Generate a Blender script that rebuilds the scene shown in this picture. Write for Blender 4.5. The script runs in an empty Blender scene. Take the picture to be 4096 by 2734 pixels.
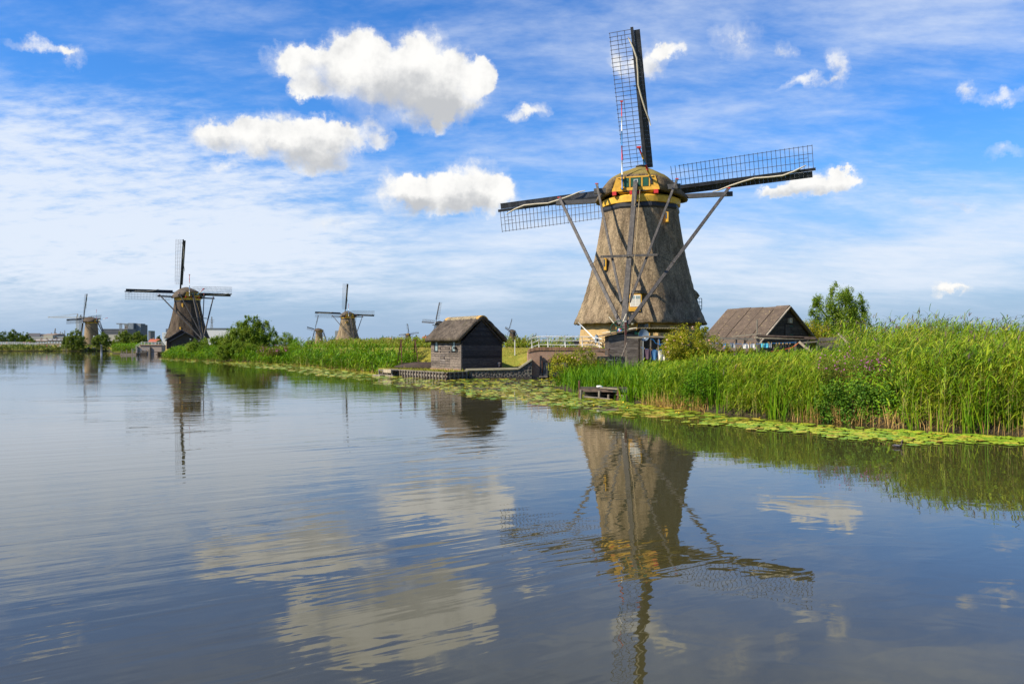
import bpy, math, random
import numpy as np
from mathutils import Vector, Matrix

random.seed(7)
rng = np.random.default_rng(7)
R = math.radians
SC = bpy.context.scene
COL = SC.collection

# ---------------------------------------------------------------- camera
F, HY, CZ = 3186.0, 1386.0, 2.3          # focal length and eye level in photo pixels, eye height in metres
cam_d = bpy.data.cameras.new('camera')
cam_d.sensor_width = 36.0
cam_d.lens = 36.0 * F / 4096.0
cam_d.shift_y = (HY - 1367.0) / 4096.0
cam_d.clip_start = 0.1
cam_d.clip_end = 30000
cam = bpy.data.objects.new('camera', cam_d)
COL.objects.link(cam)
cam.location = (0, 0, CZ)
cam.rotation_euler = (R(90), 0, 0)
SC.camera = cam

# ---------------------------------------------------------------- light and exposure
SUN_AZ = R(68)      # from behind the camera (-Y) towards the left (-X)
SUN_EL = R(41)
sun_dir = Vector((-math.sin(SUN_AZ) * math.cos(SUN_EL), -math.cos(SUN_AZ) * math.cos(SUN_EL), math.sin(SUN_EL)))
sl = bpy.data.lights.new('sun', 'SUN')
sl.energy = 5.0
sl.angle = R(0.53)
sl.color = (1.0, 0.89, 0.72)
so = bpy.data.objects.new('sun', sl)
COL.objects.link(so)
so.rotation_euler = (-sun_dir).to_track_quat('-Z', 'Y').to_euler()
SC.view_settings.view_transform = 'Standard'
SC.view_settings.look = 'None'
SC.view_settings.gamma = 1
SC.view_settings.exposure = 0.75
SC.render.engine = 'CYCLES'
SC.cycles.use_denoising = True
SC.cycles.max_bounces = 5
SC.cycles.diffuse_bounces = 2
SC.cycles.glossy_bounces = 3
SC.cycles.transmission_bounces = 4
SC.cycles.transparent_max_bounces = 8
SC.cycles.caustics_reflective = False
SC.cycles.caustics_refractive = False
SC.cycles.sample_clamp_indirect = 6
SC.cycles.use_adaptive_sampling = True
SC.cycles.adaptive_threshold = 0.015


class NT:
    """small helper for writing node graphs"""
    def __init__(s, tree):
        s.t = tree
        s.n = tree.nodes
        s.l = tree.links

    def node(s, typ, **kw):
        n = s.n.new(typ)
        for k, v in kw.items():
            setattr(n, k, v)
        return n

    def put(s, sock, v):
        if isinstance(v, bpy.types.NodeSocket):
            s.l.new(v, sock)
        elif v is not None:
            sock.default_value = v

    def m(s, op, a, b=None, c=None, clamp=False):
        n = s.n.new('ShaderNodeMath')
        n.operation = op
        n.use_clamp = clamp
        s.put(n.inputs[0], a)
        s.put(n.inputs[1], b)
        if c is not None:
            s.put(n.inputs[2], c)
        return n.outputs[0]

    def sm(s, x, a, b):
        n = s.n.new('ShaderNodeMapRange')
        n.interpolation_type = 'SMOOTHSTEP'
        s.put(n.inputs[0], x)
        n.inputs[1].default_value = a
        n.inputs[2].default_value = b
        return n.outputs[0]

    def lin(s, x, a, b, c=0.0, d=1.0):
        n = s.n.new('ShaderNodeMapRange')
        s.put(n.inputs[0], x)
        for i, v in enumerate((a, b, c, d)):
            n.inputs[i + 1].default_value = v
        return n.outputs[0]

    def mix(s, f, a, b, mode='MIX'):
        n = s.n.new('ShaderNodeMix')
        n.data_type = 'RGBA'
        n.blend_type = mode
        s.put(n.inputs[0], f)
        s.put(n.inputs[6], a)
        s.put(n.inputs[7], b)
        return n.outputs[2]

    def noise(s, vec, scale, detail=4, rough=0.55, dist=0.0, col=False):
        n = s.n.new('ShaderNodeTexNoise')
        if vec is not None:
            s.l.new(vec, n.inputs['Vector'])
        n.inputs['Scale'].default_value = scale
        n.inputs['Detail'].default_value = detail
        n.inputs['Roughness'].default_value = rough
        n.inputs['Distortion'].default_value = dist
        return n.outputs['Color' if col else 'Fac']

    def noise2(s, vec, scale, detail=4, rough=0.55, dist=0.0):
        n = s.n.new('ShaderNodeTexNoise')
        n.noise_dimensions = '2D'
        s.l.new(vec, n.inputs['Vector'])
        n.inputs['Scale'].default_value = scale
        n.inputs['Detail'].default_value = detail
        n.inputs['Roughness'].default_value = rough
        n.inputs['Distortion'].default_value = dist
        return n.outputs['Fac']

    def comb(s, x, y, z):
        n = s.n.new('ShaderNodeCombineXYZ')
        for i, v in enumerate((x, y, z)):
            s.put(n.inputs[i], v)
        return n.outputs[0]

    def sep(s, v):
        n = s.n.new('ShaderNodeSeparateXYZ')
        s.l.new(v, n.inputs[0])
        return n.outputs

    def mapping(s, v, loc=(0, 0, 0), rot=(0, 0, 0), scale=(1, 1, 1)):
        n = s.n.new('ShaderNodeMapping')
        s.l.new(v, n.inputs[0])
        n.inputs[1].default_value = loc
        n.inputs[2].default_value = rot
        n.inputs[3].default_value = scale
        return n.outputs[0]

    def ramp(s, x, stops, interp='LINEAR'):
        n = s.n.new('ShaderNodeValToRGB')
        s.put(n.inputs[0], x)
        cr = n.color_ramp
        cr.interpolation = interp
        while len(cr.elements) < len(stops):
            cr.elements.new(0.5)
        for e, (p, c) in zip(cr.elements, stops):
            e.position = p
            e.color = (c[0], c[1], c[2], 1)
        return n.outputs[0]


# ---------------------------------------------------------------- sky: clear blue, high cirrus and a few cumulus
CIR = (0.475, 0.52, 0.59)      # radiance of cirrus, horizon air, sunlit and shaded cumulus
HOR = (0.215, 0.295, 0.415)
CUM = (0.605, 0.60, 0.585)
GRY = (0.335, 0.345, 0.36)


def make_world():
    w = bpy.data.worlds.new('World')
    SC.world = w
    w.use_nodes = True
    t = NT(w.node_tree)
    t.n.clear()
    out = t.node('ShaderNodeOutputWorld')
    bg = t.node('ShaderNodeBackground')
    t.l.new(bg.outputs[0], out.inputs[0])
    sky = t.node('ShaderNodeTexSky', sky_type='NISHITA')
    sky.sun_disc = False
    sky.sun_elevation = SUN_EL
    sky.sun_rotation = math.atan2(sun_dir.x, sun_dir.y)
    sky.air_density = 1.0
    sky.dust_density = 0.6
    sky.ozone_density = 3.0
    STR = 0.070
    bg.inputs[1].default_value = STR
    hs = t.node('ShaderNodeHueSaturation')
    hs.inputs['Saturation'].default_value = 1.30
    hs.inputs['Value'].default_value = 1.42
    t.l.new(sky.outputs[0], hs.inputs['Color'])
    blue = t.mix(1.0, hs.outputs[0], (0.66, 0.90, 1.17, 1), 'MULTIPLY')
    d = t.node('ShaderNodeTexCoord').outputs['Generated']
    x, y, z = t.sep(d)
    az = t.m('ARCTAN2', x, y)
    el = t.m('ARCSINE', z)
    ae = t.comb(az, el, 0.0)
    # ---- cirrus on a high flat layer
    zz = t.m('ADD', t.m('MAXIMUM', z, 0.0), 0.20)
    flat = t.comb(t.m('DIVIDE', x, zz), t.m('DIVIDE', y, zz), 0.0)
    big = t.noise2(t.mapping(flat, loc=(1.3, 0.4, 0)), 0.85, 2, 0.5)
    streak = t.noise2(t.mapping(flat, rot=(0, 0, R(-42)), scale=(0.8, 1.9, 1)), 1.7, 6, 0.60, 0.2)
    ripple = t.noise2(t.mapping(flat, rot=(0, 0, R(12)), scale=(3.4, 5.6, 1)), 3.0, 5, 0.64, 0.1)
    # veil: a broad thin sheet towards the north-west, thinning overhead
    vx = t.m('DIVIDE', t.m('ADD', az, 0.52), 0.40)
    vy = t.m('DIVIDE', t.m('SUBTRACT', el, 0.155), 0.130)
    veil = t.sm(t.m('ADD', t.m('MULTIPLY', vx, vx), t.m('MULTIPLY', vy, vy)), 1.5, 0.0)
    ux = t.m('DIVIDE', t.m('SUBTRACT', az, 0.16), 0.75)
    uy = t.m('DIVIDE', t.m('SUBTRACT', el, 0.115), 0.075)
    veil2 = t.sm(t.m('ADD', t.m('MULTIPLY', ux, ux), t.m('MULTIPLY', uy, uy)), 1.4, 0.0)
    cov = t.m('ADD', t.m('MULTIPLY_ADD', t.m('SUBTRACT', big, 0.5), 1.0, 0.06), t.m('ADD', t.m('MULTIPLY', veil, 0.60), t.m('MULTIPLY', veil2, 0.48)))
    tex = t.m('ADD', t.m('MULTIPLY', t.m('SUBTRACT', streak, 0.5), 1.5), t.m('MULTIPLY', t.m('SUBTRACT', ripple, 0.5), t.m('MULTIPLY_ADD', veil, 1.2, 0.40)))
    ci = t.sm(t.m('ADD', cov, tex), -0.22, 0.98)
    ci = t.m('MULTIPLY', ci, t.sm(el, 0.0, 0.085))
    ci = t.m('MULTIPLY', ci, 0.92)
    W = 1.0 / STR
    cirrus_col = (CIR[0] * W, CIR[1] * W, CIR[2] * W, 1)
    low = t.m('MULTIPLY', t.sm(el, 0.26, 0.0), 0.95)
    skyc = t.mix(low, blue, (HOR[0] * W, HOR[1] * W, HOR[2] * W, 1))
    c1 = t.mix(ci, skyc, cirrus_col)
    # ---- cumulus: soft lobes with ragged, billowing edges
    K = 4096.0 / 2349.0

    def ang(px, py):
        u = (px * K - 2048) / F
        v = (HY - py * K) / F
        a = math.atan(u)
        return a, math.atan(v * math.cos(a))
    lobes = [
        (1.0, [(668, 136, 50, 32), (735, 162, 70, 48), (815, 120, 56, 50), (885, 160, 92, 64), (985, 140, 60, 58), (1062, 188, 64, 54),
               (930, 222, 124, 58), (1005, 254, 58, 40), (1106, 176, 28, 34), (705, 202, 38, 22), (1016, 288, 18, 22)]),
        (1.0, [(478, 314, 44, 36), (560, 318, 66, 38), (640, 314, 84, 46), (728, 338, 74, 48), (768, 312, 46, 36), (730, 376, 54, 22)]),
        (0.80, [(848, 308, 38, 27), (888, 326, 26, 16)]),
        (1.0, [(918, 446, 54, 42), (944, 418, 26, 22), (1005, 448, 62, 40), (1082, 420, 72, 44), (1138, 444, 44, 36), (1045, 460, 84, 26)]),
        (1.0, [(1900, 420, 60, 28), (1838, 432, 62, 18), (1775, 440, 46, 11), (1928, 414, 30, 20)]),
        (0.88, [(1496, 138, 26, 34), (1536, 118, 24, 15)]),
        (0.60, [(1412, 132, 16, 28), (1450, 160, 40, 28), (1690, 92, 50, 34), (1800, 118, 20, 16), (755, 515, 42, 11), (2300, 350, 40, 15), (510, 386, 40, 8)]),
        (0.72, [(1920, 158, 22, 36), (1850, 188, 44, 12), (1192, 262, 22, 18), (1230, 255, 26, 15), (165, 124, 32, 22), (95, 106, 66, 13), (2300, 222, 50, 14), (2218, 214, 18, 22)]),
        (1.0, [(2168, 658, 20, 12), (2205, 661, 28, 8)]),
        (0.62, [(2118, 465, 32, 12), (2205, 468, 30, 8)]),
    ]
    dark = [(0.95, 930, 236, 150, 62), (0.7, 1012, 268, 60, 40), (0.45, 740, 182, 60, 34), (0.9, 735, 366, 120, 40), (0.55, 560, 344, 120, 26), (0.5, 860, 322, 60, 22), (0.7, 925, 478, 60, 24), (0.75, 1060, 472, 120, 24),
            (0.6, 1860, 446, 120, 16), (0.9, 2140, 470, 110, 20), (0.35, 1500, 160, 40, 22), (0.5, 2190, 668, 60, 7)]
    wa = t.noise2(ae, 30.0, 6, 0.62)
    wb = t.noise2(t.mapping(ae, loc=(3.7, 1.9, 0)), 30.0, 6, 0.62)
    wv = t.comb(t.m('MULTIPLY_ADD', t.m('SUBTRACT', wa, 0.5), 0.040, az), t.m('MULTIPLY_ADD', t.m('SUBTRACT', wb, 0.5), 0.036, el), 0.0)

    wg = t.comb(t.m('MULTIPLY_ADD', t.m('SUBTRACT', wa, 0.5), 0.030, az), t.m('MULTIPLY_ADD', t.m('SUBTRACT', wb, 0.5), 0.026, el), 0.0)

    def lobe(vec, px, py, rx, ry, amp, k, power=False):
        a, e = ang(px, py)
        ra = k * rx * K / F * math.cos(a) ** 2
        re = k * ry * K / F * math.cos(a) * math.cos(e) ** 2
        n = t.node('ShaderNodeVectorMath', operation='MULTIPLY_ADD')
        t.l.new(vec, n.inputs[0])
        n.inputs[1].default_value = (1 / ra, 1 / re, 0)
        n.inputs[2].default_value = (-a / ra, -e / re, 0)
        q = t.node('ShaderNodeVectorMath', operation='DOT_PRODUCT')
        t.l.new(n.outputs[0], q.inputs[0])
        t.l.new(n.outputs[0], q.inputs[1])
        return t.m('MAXIMUM', t.m('MULTIPLY_ADD', q.outputs['Value'], -amp, amp), 0.0)
    tot = None
    for amp, ls in lobes:
        for l_ in ls:
            f_ = lobe(wv, *l_, amp, 1.55)
            tot = f_ if tot is None else t.m('ADD', tot, f_)
    grey = None
    for (amp, px, py, rx, ry) in dark:
        f_ = lobe(wg, px, py, rx, ry, amp, 1.35)
        grey = f_ if grey is None else t.m('ADD', grey, f_)
    fine = t.noise2(ae, 70.0, 7, 0.70)
    mid = t.noise2(ae, 22.0, 4, 0.6)
    mid2 = t.noise2(t.mapping(ae, loc=(0.010, -0.014, 0)), 22.0, 4, 0.6)
    fld = t.m('MULTIPLY_ADD', t.m('SUBTRACT', fine, 0.5), 0.62, tot)
    fld = t.m('MULTIPLY_ADD', t.m('SUBTRACT', mid, 0.5), 0.42, fld)
    crisp, soft = t.sm(fld, 0.26, 1.02), t.sm(fld, 0.24, 1.75)
    halo = t.m('MULTIPLY', t.sm(t.m('MULTIPLY_ADD', t.m('SUBTRACT', mid, 0.5), 0.7, tot), 0.0, 0.75), 0.30)
    gk = t.m('MINIMUM', grey, 1.0)
    mask = t.m('ADD', t.m('MULTIPLY', crisp, t.m('SUBTRACT', 1.0, gk)), t.m('MULTIPLY', soft, gk))
    mask = t.m('MULTIPLY', t.m('MAXIMUM', mask, halo), t.sm(tot, 0.0, 0.2))
    relief = t.m('MULTIPLY', t.m('SUBTRACT', mid, mid2), 1.4)
    edge = t.sm(tot, 1.3, 0.4)
    sh = t.m('SUBTRACT', t.m('MULTIPLY', grey, t.m('SUBTRACT', 1.0, t.m('MULTIPLY', edge, 0.45))), t.m('MULTIPLY_ADD', t.m('SUBTRACT', fine, 0.5), 0.30, relief))
    shade = t.sm(sh, -0.25, 1.12)
    ccol = t.mix(shade, (CUM[0] * W, CUM[1] * W, CUM[2] * W, 1), (GRY[0] * W, GRY[1] * W, GRY[2] * W, 1))
    c2 = t.mix(mask, c1, ccol)
    t.l.new(c2, bg.inputs[0])
    w.cycles.sampling_method = 'MANUAL'
    w.cycles.sample_map_resolution = 256


make_world()

# ---------------------------------------------------------------- geometry helpers


def at(px, py, Y):
    """the point at depth Y that stands at this place of the photograph"""
    return Vector(((px - 2048) / F * Y, Y, CZ + (HY - py) / F * Y))


def xat(px, Y):
    return (px - 2048) / F * Y


class MB:
    """collects polygons for one mesh"""
    def __init__(s):
        s.v = []
        s.f = []
        s.mi = []

    def add(s, vs, fs, mi=0):
        o = len(s.v)
        s.v += [tuple(p) for p in vs]
        s.f += [tuple(i + o for i in f) for f in fs]
        s.mi += [mi] * len(fs)
        return s

    def box(s, c, size, rz=0.0, M=None, mi=0):
        hx, hy, hz = size[0] / 2, size[1] / 2, size[2] / 2
        vs = [Vector((sx * hx, sy * hy, sz * hz)) for sz in (-1, 1) for sy in (-1, 1) for sx in (-1, 1)]
        if rz:
            m = Matrix.Rotation(rz, 3, 'Z')
            vs = [m @ v for v in vs]
        if M is not None:
            vs = [M @ v for v in vs]
        c = Vector(c)
        s.add([v + c for v in vs], [(0, 2, 3, 1), (4, 5, 7, 6), (0, 1, 5, 4), (2, 6, 7, 3), (0, 4, 6, 2), (1, 3, 7, 5)], mi)
        return s

    def beam(s, p, q, w, h, up=(0, 0, 1), w2=None, h2=None, mi=0):
        p, q = Vector(p), Vector(q)
        w2 = w if w2 is None else w2
        h2 = h if h2 is None else h2
        d = (q - p).normalized()
        u = Vector(up)
        if abs(d.dot(u)) > 0.98:
            u = Vector((0, 1, 0)) if abs(d.y) < 0.9 else Vector((1, 0, 0))
        x = d.cross(u).normalized()
        z = x.cross(d).normalized()
        vs = []
        for c, a, b in ((p, w / 2, h / 2), (q, w2 / 2, h2 / 2)):
            vs += [c - x * a - z * b, c + x * a - z * b, c + x * a + z * b, c - x * a + z * b]
        s.add(vs, [(3, 2, 1, 0), (4, 5, 6, 7), (0, 1, 5, 4), (1, 2, 6, 5), (2, 3, 7, 6), (3, 0, 4, 7)], mi)
        return s

    def tube(s, pts, r, n=8, mi=0, cap=True):
        pts = [Vector(p) for p in pts]
        rs = r if isinstance(r, (list, tuple)) else [r] * len(pts)
        vs = []
        ref = Vector((0.3, 0.2, 0.93))
        for i, p in enumerate(pts):
            d = (pts[min(i + 1, len(pts) - 1)] - pts[max(i - 1, 0)]).normalized()
            if abs(d.dot(ref)) > 0.95:
                ref = Vector((0.9, 0.3, 0.1))
            x = d.cross(ref).normalized()
            y = d.cross(x).normalized()
            for k in range(n):
                a = 2 * math.pi * k / n
                vs.append(p + (x * math.cos(a) + y * math.sin(a)) * rs[i])
        fs = []
        for i in range(len(pts) - 1):
            for k in range(n):
                k2 = (k + 1) % n
                fs.append((i * n + k, i * n + k2, (i + 1) * n + k2, (i + 1) * n + k))
        if cap:
            fs.append(tuple(range(n)))
            fs.append(tuple((len(pts) - 1) * n + k for k in reversed(range(n))))
        s.add(vs, fs, mi)
        return s

    def prism(s, poly, off, mi=0):
        n = len(poly)
        off = Vector(off)
        vs = [Vector(p) for p in poly] + [Vector(p) + off for p in poly]
        fs = [tuple(reversed(range(n))), tuple(range(n, 2 * n))]
        for i in range(n):
            j = (i + 1) % n
            fs.append((i, j, n + j, n + i))
        s.add(vs, fs, mi)
        return s

    def ring(s, prof, n, a0=0.0, a1=2 * math.pi, rfun=None, mi=0):
        """surface of revolution about z through (r, z) points"""
        full = abs(a1 - a0 - 2 * math.pi) < 1e-6
        m = n if full else n + 1
        vs = []
        for (r, z) in prof:
            for k in range(m):
                a = a0 + (a1 - a0) * k / n
                rr = r if rfun is None else r * rfun(a)
                vs.append((rr * math.cos(a), rr * math.sin(a), z))
        fs = []
        for i in range(len(prof) - 1):
            for k in range(n):
                k2 = (k + 1) % m
                fs.append((i * m + k, i * m + k2, (i + 1) * m + k2, (i + 1) * m + k))
        s.add(vs, fs, mi)
        return s

    def torus(s, c, R_, r, axis='y', n=28, k=6, mi=0, M=None):
        vs, fs = [], []
        for i in range(n):
            a = 2 * math.pi * i / n
            for j in range(k):
                b = 2 * math.pi * j / k
                q = R_ + r * math.cos(b)
                p = Vector((q * math.cos(a), r * math.sin(b), q * math.sin(a)))
                if M is not None:
                    p = M @ p
                vs.append(p + Vector(c))
        for i in range(n):
            for j in range(k):
                i2, j2 = (i + 1) % n, (j + 1) % k
                fs.append((i * k + j, i * k + j2, i2 * k + j2, i2 * k + j))
        s.add(vs, fs, mi)
        return s

    def mesh(s, name, mats, smooth=False):
        me = bpy.data.meshes.new(name)
        me.from_pydata(s.v, [], s.f)
        if not isinstance(mats, (list, tuple)):
            mats = [mats]
        for m_ in mats:
            me.materials.append(MAT[m_])
        if len(mats) > 1:
            me.polygons.foreach_set('material_index', s.mi)
        if smooth:
            me.polygons.foreach_set('use_smooth', [True] * len(me.polygons))
        me.update()
        return me

    def build(s, name, mats, parent=None, smooth=False):
        return link(name, s.mesh(name, mats, smooth), parent)


def link(name, me, parent=None, loc=None, rot=None, scale=None):
    o = bpy.data.objects.new(name, me)
    COL.objects.link(o)
    if parent is not None:
        o.parent = parent
    if loc is not None:
        o.location = loc
    if rot is not None:
        o.rotation_euler = rot
    if scale is not None:
        o.scale = scale
    return o


def tag(o, label, cat, group=None, kind=None):
    if label:
        o['label'] = label
    if cat:
        o['category'] = cat
    if group:
        o['group'] = group
    if kind:
        o['kind'] = kind
    return o


def thing(name, label, cat, loc=(0, 0, 0), rz=0.0, group=None, scale=None):
    o = link(name, None, None, loc, (0, 0, rz), scale)
    o.empty_display_size = 0.3
    return tag(o, label, cat, group)


def structure(o):
    o['kind'] = 'structure'
    return o


def copy_tree(o, parent=None):
    c = o.copy()
    COL.objects.link(c)
    c.parent = parent
    for ch in list(o.children):
        copy_tree(ch, c)
    return c


class TM:
    """big triangle soups (leaves, reeds): numpy arrays straight into a mesh"""
    def __init__(s):
        s.v, s.t, s.m, s.n = [], [], [], 0

    def add(s, v, t, mi=0):
        v = np.asarray(v, np.float32).reshape(-1, 3)
        t = np.asarray(t, np.int32).reshape(-1, 3)
        s.v.append(v)
        s.t.append(t + s.n)
        s.m.append(np.full(len(t), mi, np.int32))
        s.n += len(v)

    def mesh(s, name, mats):
        v = np.concatenate(s.v)
        t = np.concatenate(s.t)
        mi = np.concatenate(s.m)
        me = bpy.data.meshes.new(name)
        me.vertices.add(len(v))
        me.vertices.foreach_set('co', v.ravel())
        me.loops.add(len(t) * 3)
        me.loops.foreach_set('vertex_index', t.ravel())
        me.polygons.add(len(t))
        me.polygons.foreach_set('loop_start', np.arange(0, len(t) * 3, 3, dtype=np.int32))
        me.polygons.foreach_set('loop_total', np.full(len(t), 3, np.int32))
        for m_ in (mats if isinstance(mats, (list, tuple)) else [mats]):
            me.materials.append(MAT[m_])
        me.polygons.foreach_set('material_index', mi)
        me.update()
        me.validate()
        return me

    def build(s, name, mats, parent=None):
        return link(name, s.mesh(name, mats), parent)


# ---------------------------------------------------------------- materials
MAT = {}


def new_mat(name):
    m = bpy.data.materials.new(name)
    m.use_nodes = True
    t = NT(m.node_tree)
    b = t.n['Principled BSDF']
    MAT[name] = m
    return t, b


def mk(name, c1, c2=None, scale=6.0, detail=5, rough=0.8, bump=0.0, bscale=None, stretch=(1, 1, 1), spec=0.3, var=0.0, c3=None, thr=(0.35, 0.65), metal=0.0, bdist=0.02):
    t, b = new_mat(name)
    b.inputs['Roughness'].default_value = rough
    b.inputs['Specular IOR Level'].default_value = spec
    b.inputs['Metallic'].default_value = metal
    co = t.node('ShaderNodeTexCoord').outputs['Object']
    oi = t.node('ShaderNodeObjectInfo')
    off = t.node('ShaderNodeVectorMath', operation='ADD')
    t.l.new(co, off.inputs[0])
    t.l.new(t.comb(t.m('MULTIPLY', oi.outputs['Random'], 37.0), t.m('MULTIPLY', oi.outputs['Random'], 91.0), t.m('MULTIPLY', oi.outputs['Random'], 53.0)), off.inputs[1])
    v = t.mapping(off.outputs[0], scale=stretch)
    col = (*c1, 1)
    if c2 is not None:
        n = t.noise(v, scale, detail, 0.6)
        col = t.mix(t.sm(n, thr[0], thr[1]), (*c1, 1), (*c2, 1))
    if c3 is not None:
        n3 = t.noise(v, scale * 2.7, detail, 0.65)
        col = t.mix(t.sm(n3, 0.56, 0.70), col, (*c3, 1))
    if var:
        f = t.lin(oi.outputs['Random'], 0, 1, 1 - var, 1 + var)
        col = t.mix(1.0, col, t.comb(f, f, f), 'MULTIPLY')
    t.put(b.inputs['Base Color'], col)
    if bump:
        bn = t.node('ShaderNodeBump')
        bn.inputs['Strength'].default_value = bump
        bn.inputs['Distance'].default_value = bdist
        t.l.new(t.noise(v, bscale or scale * 3, 6, 0.65), bn.inputs['Height'])
        t.l.new(bn.outputs[0], b.inputs['Normal'])
    return t, b


def leaf_mat(name, cols, trans=0.28, rough=0.55, spec=0.14):
    """foliage: every leaf its own tone, some light coming through"""
    t, b = new_mat(name)
    g = t.node('ShaderNodeNewGeometry')
    pos = t.node('ShaderNodeNewGeometry').outputs['Position']
    n = t.noise(pos, 0.55, 3, 0.55)
    f = t.m('ADD', t.m('MULTIPLY', g.outputs['Random Per Island'], 0.72), t.m('MULTIPLY', t.m('SUBTRACT', n, 0.42), 1.15), clamp=True)
    k = len(cols) - 1
    col = t.ramp(f, [(i / k, c) for i, c in enumerate(cols)])
    b.inputs['Roughness'].default_value = rough
    b.inputs['Specular IOR Level'].default_value = spec
    t.l.new(col, b.inputs['Base Color'])
    tr = t.node('ShaderNodeBsdfTranslucent')
    t.l.new(t.mix(1.0, col, (1.25, 1.15, 0.45, 1), 'MULTIPLY'), tr.inputs[0])
    mx = t.node('ShaderNodeMixShader')
    mx.inputs[0].default_value = trans
    t.l.new(b.outputs[0], mx.inputs[1])
    t.l.new(tr.outputs[0], mx.inputs[2])
    t.l.new(mx.outputs[0], t.n['Material Output'].inputs[0])


def brick_mat(name, c1, c2, mortar, cyl=None, bw=0.22, bh=0.065, patch=None, bump=0.5):
    t, b = new_mat(name)
    b.inputs['Roughness'].default_value = 0.9
    co = t.node('ShaderNodeTexCoord').outputs['Object']
    x, y, z = t.sep(co)
    if cyl:
        u = t.m('MULTIPLY', t.m('ARCTAN2', y, x), cyl)
    else:
        u = t.m('ADD', x, t.m('MULTIPLY', y, 0.77))
    vec = t.comb(u, z, 0.0)
    br = t.node('ShaderNodeTexBrick')
    t.l.new(vec, br.inputs['Vector'])
    br.inputs['Color1'].default_value = (*c1, 1)
    br.inputs['Color2'].default_value = (*c2, 1)
    br.inputs['Mortar'].default_value = (*mortar, 1)
    br.inputs['Scale'].default_value = 1.0
    br.inputs['Mortar Size'].default_value = 0.008
    br.inputs['Brick Width'].default_value = bw
    br.inputs['Row Height'].default_value = bh
    n = t.noise(co, 1.1, 6, 0.65)
    col = t.mix(t.m('MULTIPLY', t.sm(n, 0.45, 0.75), 0.55), br.outputs[0], (c1[0] * 0.45, c1[1] * 0.42, c1[2] * 0.4, 1))
    if patch:
        n2 = t.noise(co, 0.8, 3, 0.5)
        col = t.mix(t.sm(n2, 0.60, 0.63), col, (*patch, 1))
    t.l.new(col, b.inputs['Base Color'])
    bn = t.node('ShaderNodeBump')
    bn.inputs['Strength'].default_value = bump
    bn.inputs['Distance'].default_value = 0.01
    t.l.new(br.outputs['Fac'], bn.inputs['Height'])
    bn.invert = True
    t.l.new(bn.outputs[0], b.inputs['Normal'])


def thatch_mat(name, c1, c2, c3, moss=None, mossamt=0.0, fine=10.0):
    t, b = new_mat(name)
    b.inputs['Roughness'].default_value = 0.95
    b.inputs['Specular IOR Level'].default_value = 0.15
    co = t.node('ShaderNodeTexCoord').outputs['Object']
    n1 = t.noise(co, 0.55, 5, 0.6)
    n2 = t.noise(t.mapping(co, scale=(1, 1, 0.6)), fine, 5, 0.75)
    n3 = t.noise(t.mapping(co, scale=(1, 1, 0.12)), 3.0, 4, 0.6)
    col = t.mix(t.sm(n1, 0.35, 0.68), (*c1, 1), (*c2, 1))
    col = t.mix(t.m('MULTIPLY', t.sm(n3, 0.5, 0.72), 0.45), col, (*c3, 1))
    n4 = t.noise(t.mapping(co, scale=(1, 1, 0.05)), 2.2, 5, 0.65)
    n5 = t.noise(co, 0.9, 4, 0.6)
    col = t.mix(1.0, col, t.ramp(n4, [(0.36, (0.55, 0.54, 0.53)), (0.52, (1, 1, 1)), (0.66, (1.2, 1.19, 1.17))]), 'MULTIPLY')
    col = t.mix(t.m('MULTIPLY', t.sm(n5, 0.55, 0.70), 0.35), col, (0.085, 0.078, 0.040, 1))
    col = t.mix(1.0, col, t.ramp(n2, [(0.34, (0.42, 0.41, 0.40)), (0.50, (1, 1, 1)), (0.66, (1.55, 1.5, 1.42))]), 'MULTIPLY')
    if moss:
        nz = t.sep(t.node('ShaderNodeNewGeometry').outputs['Normal'])[2]
        mm = t.m('MULTIPLY', t.sm(t.m('ADD', nz, t.m('MULTIPLY', t.m('SUBTRACT', n1, 0.5), 1.3)), 0.50, 0.85), mossamt)
        col = t.mix(mm, col, t.mix(n2, (*[q * 0.5 for q in moss], 1), (*[q * 1.5 for q in moss], 1)))
    t.l.new(col, b.inputs['Base Color'])
    bn = t.node('ShaderNodeBump')
    bn.inputs['Strength'].default_value = 0.9
    bn.inputs['Distance'].default_value = 0.06
    t.l.new(t.m('ADD', n2, t.m('MULTIPLY', n3, 0.6)), bn.inputs['Height'])
    t.l.new(bn.outputs[0], b.inputs['Normal'])


thatch_mat('thatch', (0.225, 0.175, 0.112), (0.160, 0.120, 0.078), (0.27, 0.21, 0.135))
thatch_mat('thatch_cap', (0.155, 0.115, 0.072), (0.11, 0.082, 0.053), (0.19, 0.145, 0.09), moss=(0.21, 0.16, 0.035), mossamt=0.8)
thatch_mat('thatch_grey', (0.096, 0.079, 0.062), (0.066, 0.054, 0.043), (0.125, 0.104, 0.080), fine=11)
thatch_mat('thatch_dark', (0.088, 0.068, 0.050), (0.060, 0.046, 0.035), (0.115, 0.09, 0.065), fine=6)
thatch_mat('thatch_ridge', (0.27, 0.22, 0.14), (0.21, 0.175, 0.11), (0.30, 0.23, 0.11), fine=12)
mk('lichen', (0.50, 0.26, 0.03), (0.30, 0.20, 0.08), 5, bump=0.5)
brick_mat('brick_ochre', (0.36, 0.235, 0.085), (0.44, 0.30, 0.12), (0.26, 0.20, 0.12), cyl=5.0, patch=(0.46, 0.31, 0.13))
brick_mat('brick_tower', (0.20, 0.135, 0.075), (0.26, 0.18, 0.10), (0.17, 0.14, 0.09), cyl=4.0, bw=0.3, bh=0.1)
brick_mat('brick_red', (0.29, 0.145, 0.085), (0.36, 0.19, 0.115), (0.30, 0.25, 0.19))
mk('brick_piece', (0.29, 0.165, 0.095), (0.22, 0.13, 0.075), 9, var=0.28, bump=0.4, rough=0.9)
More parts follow.
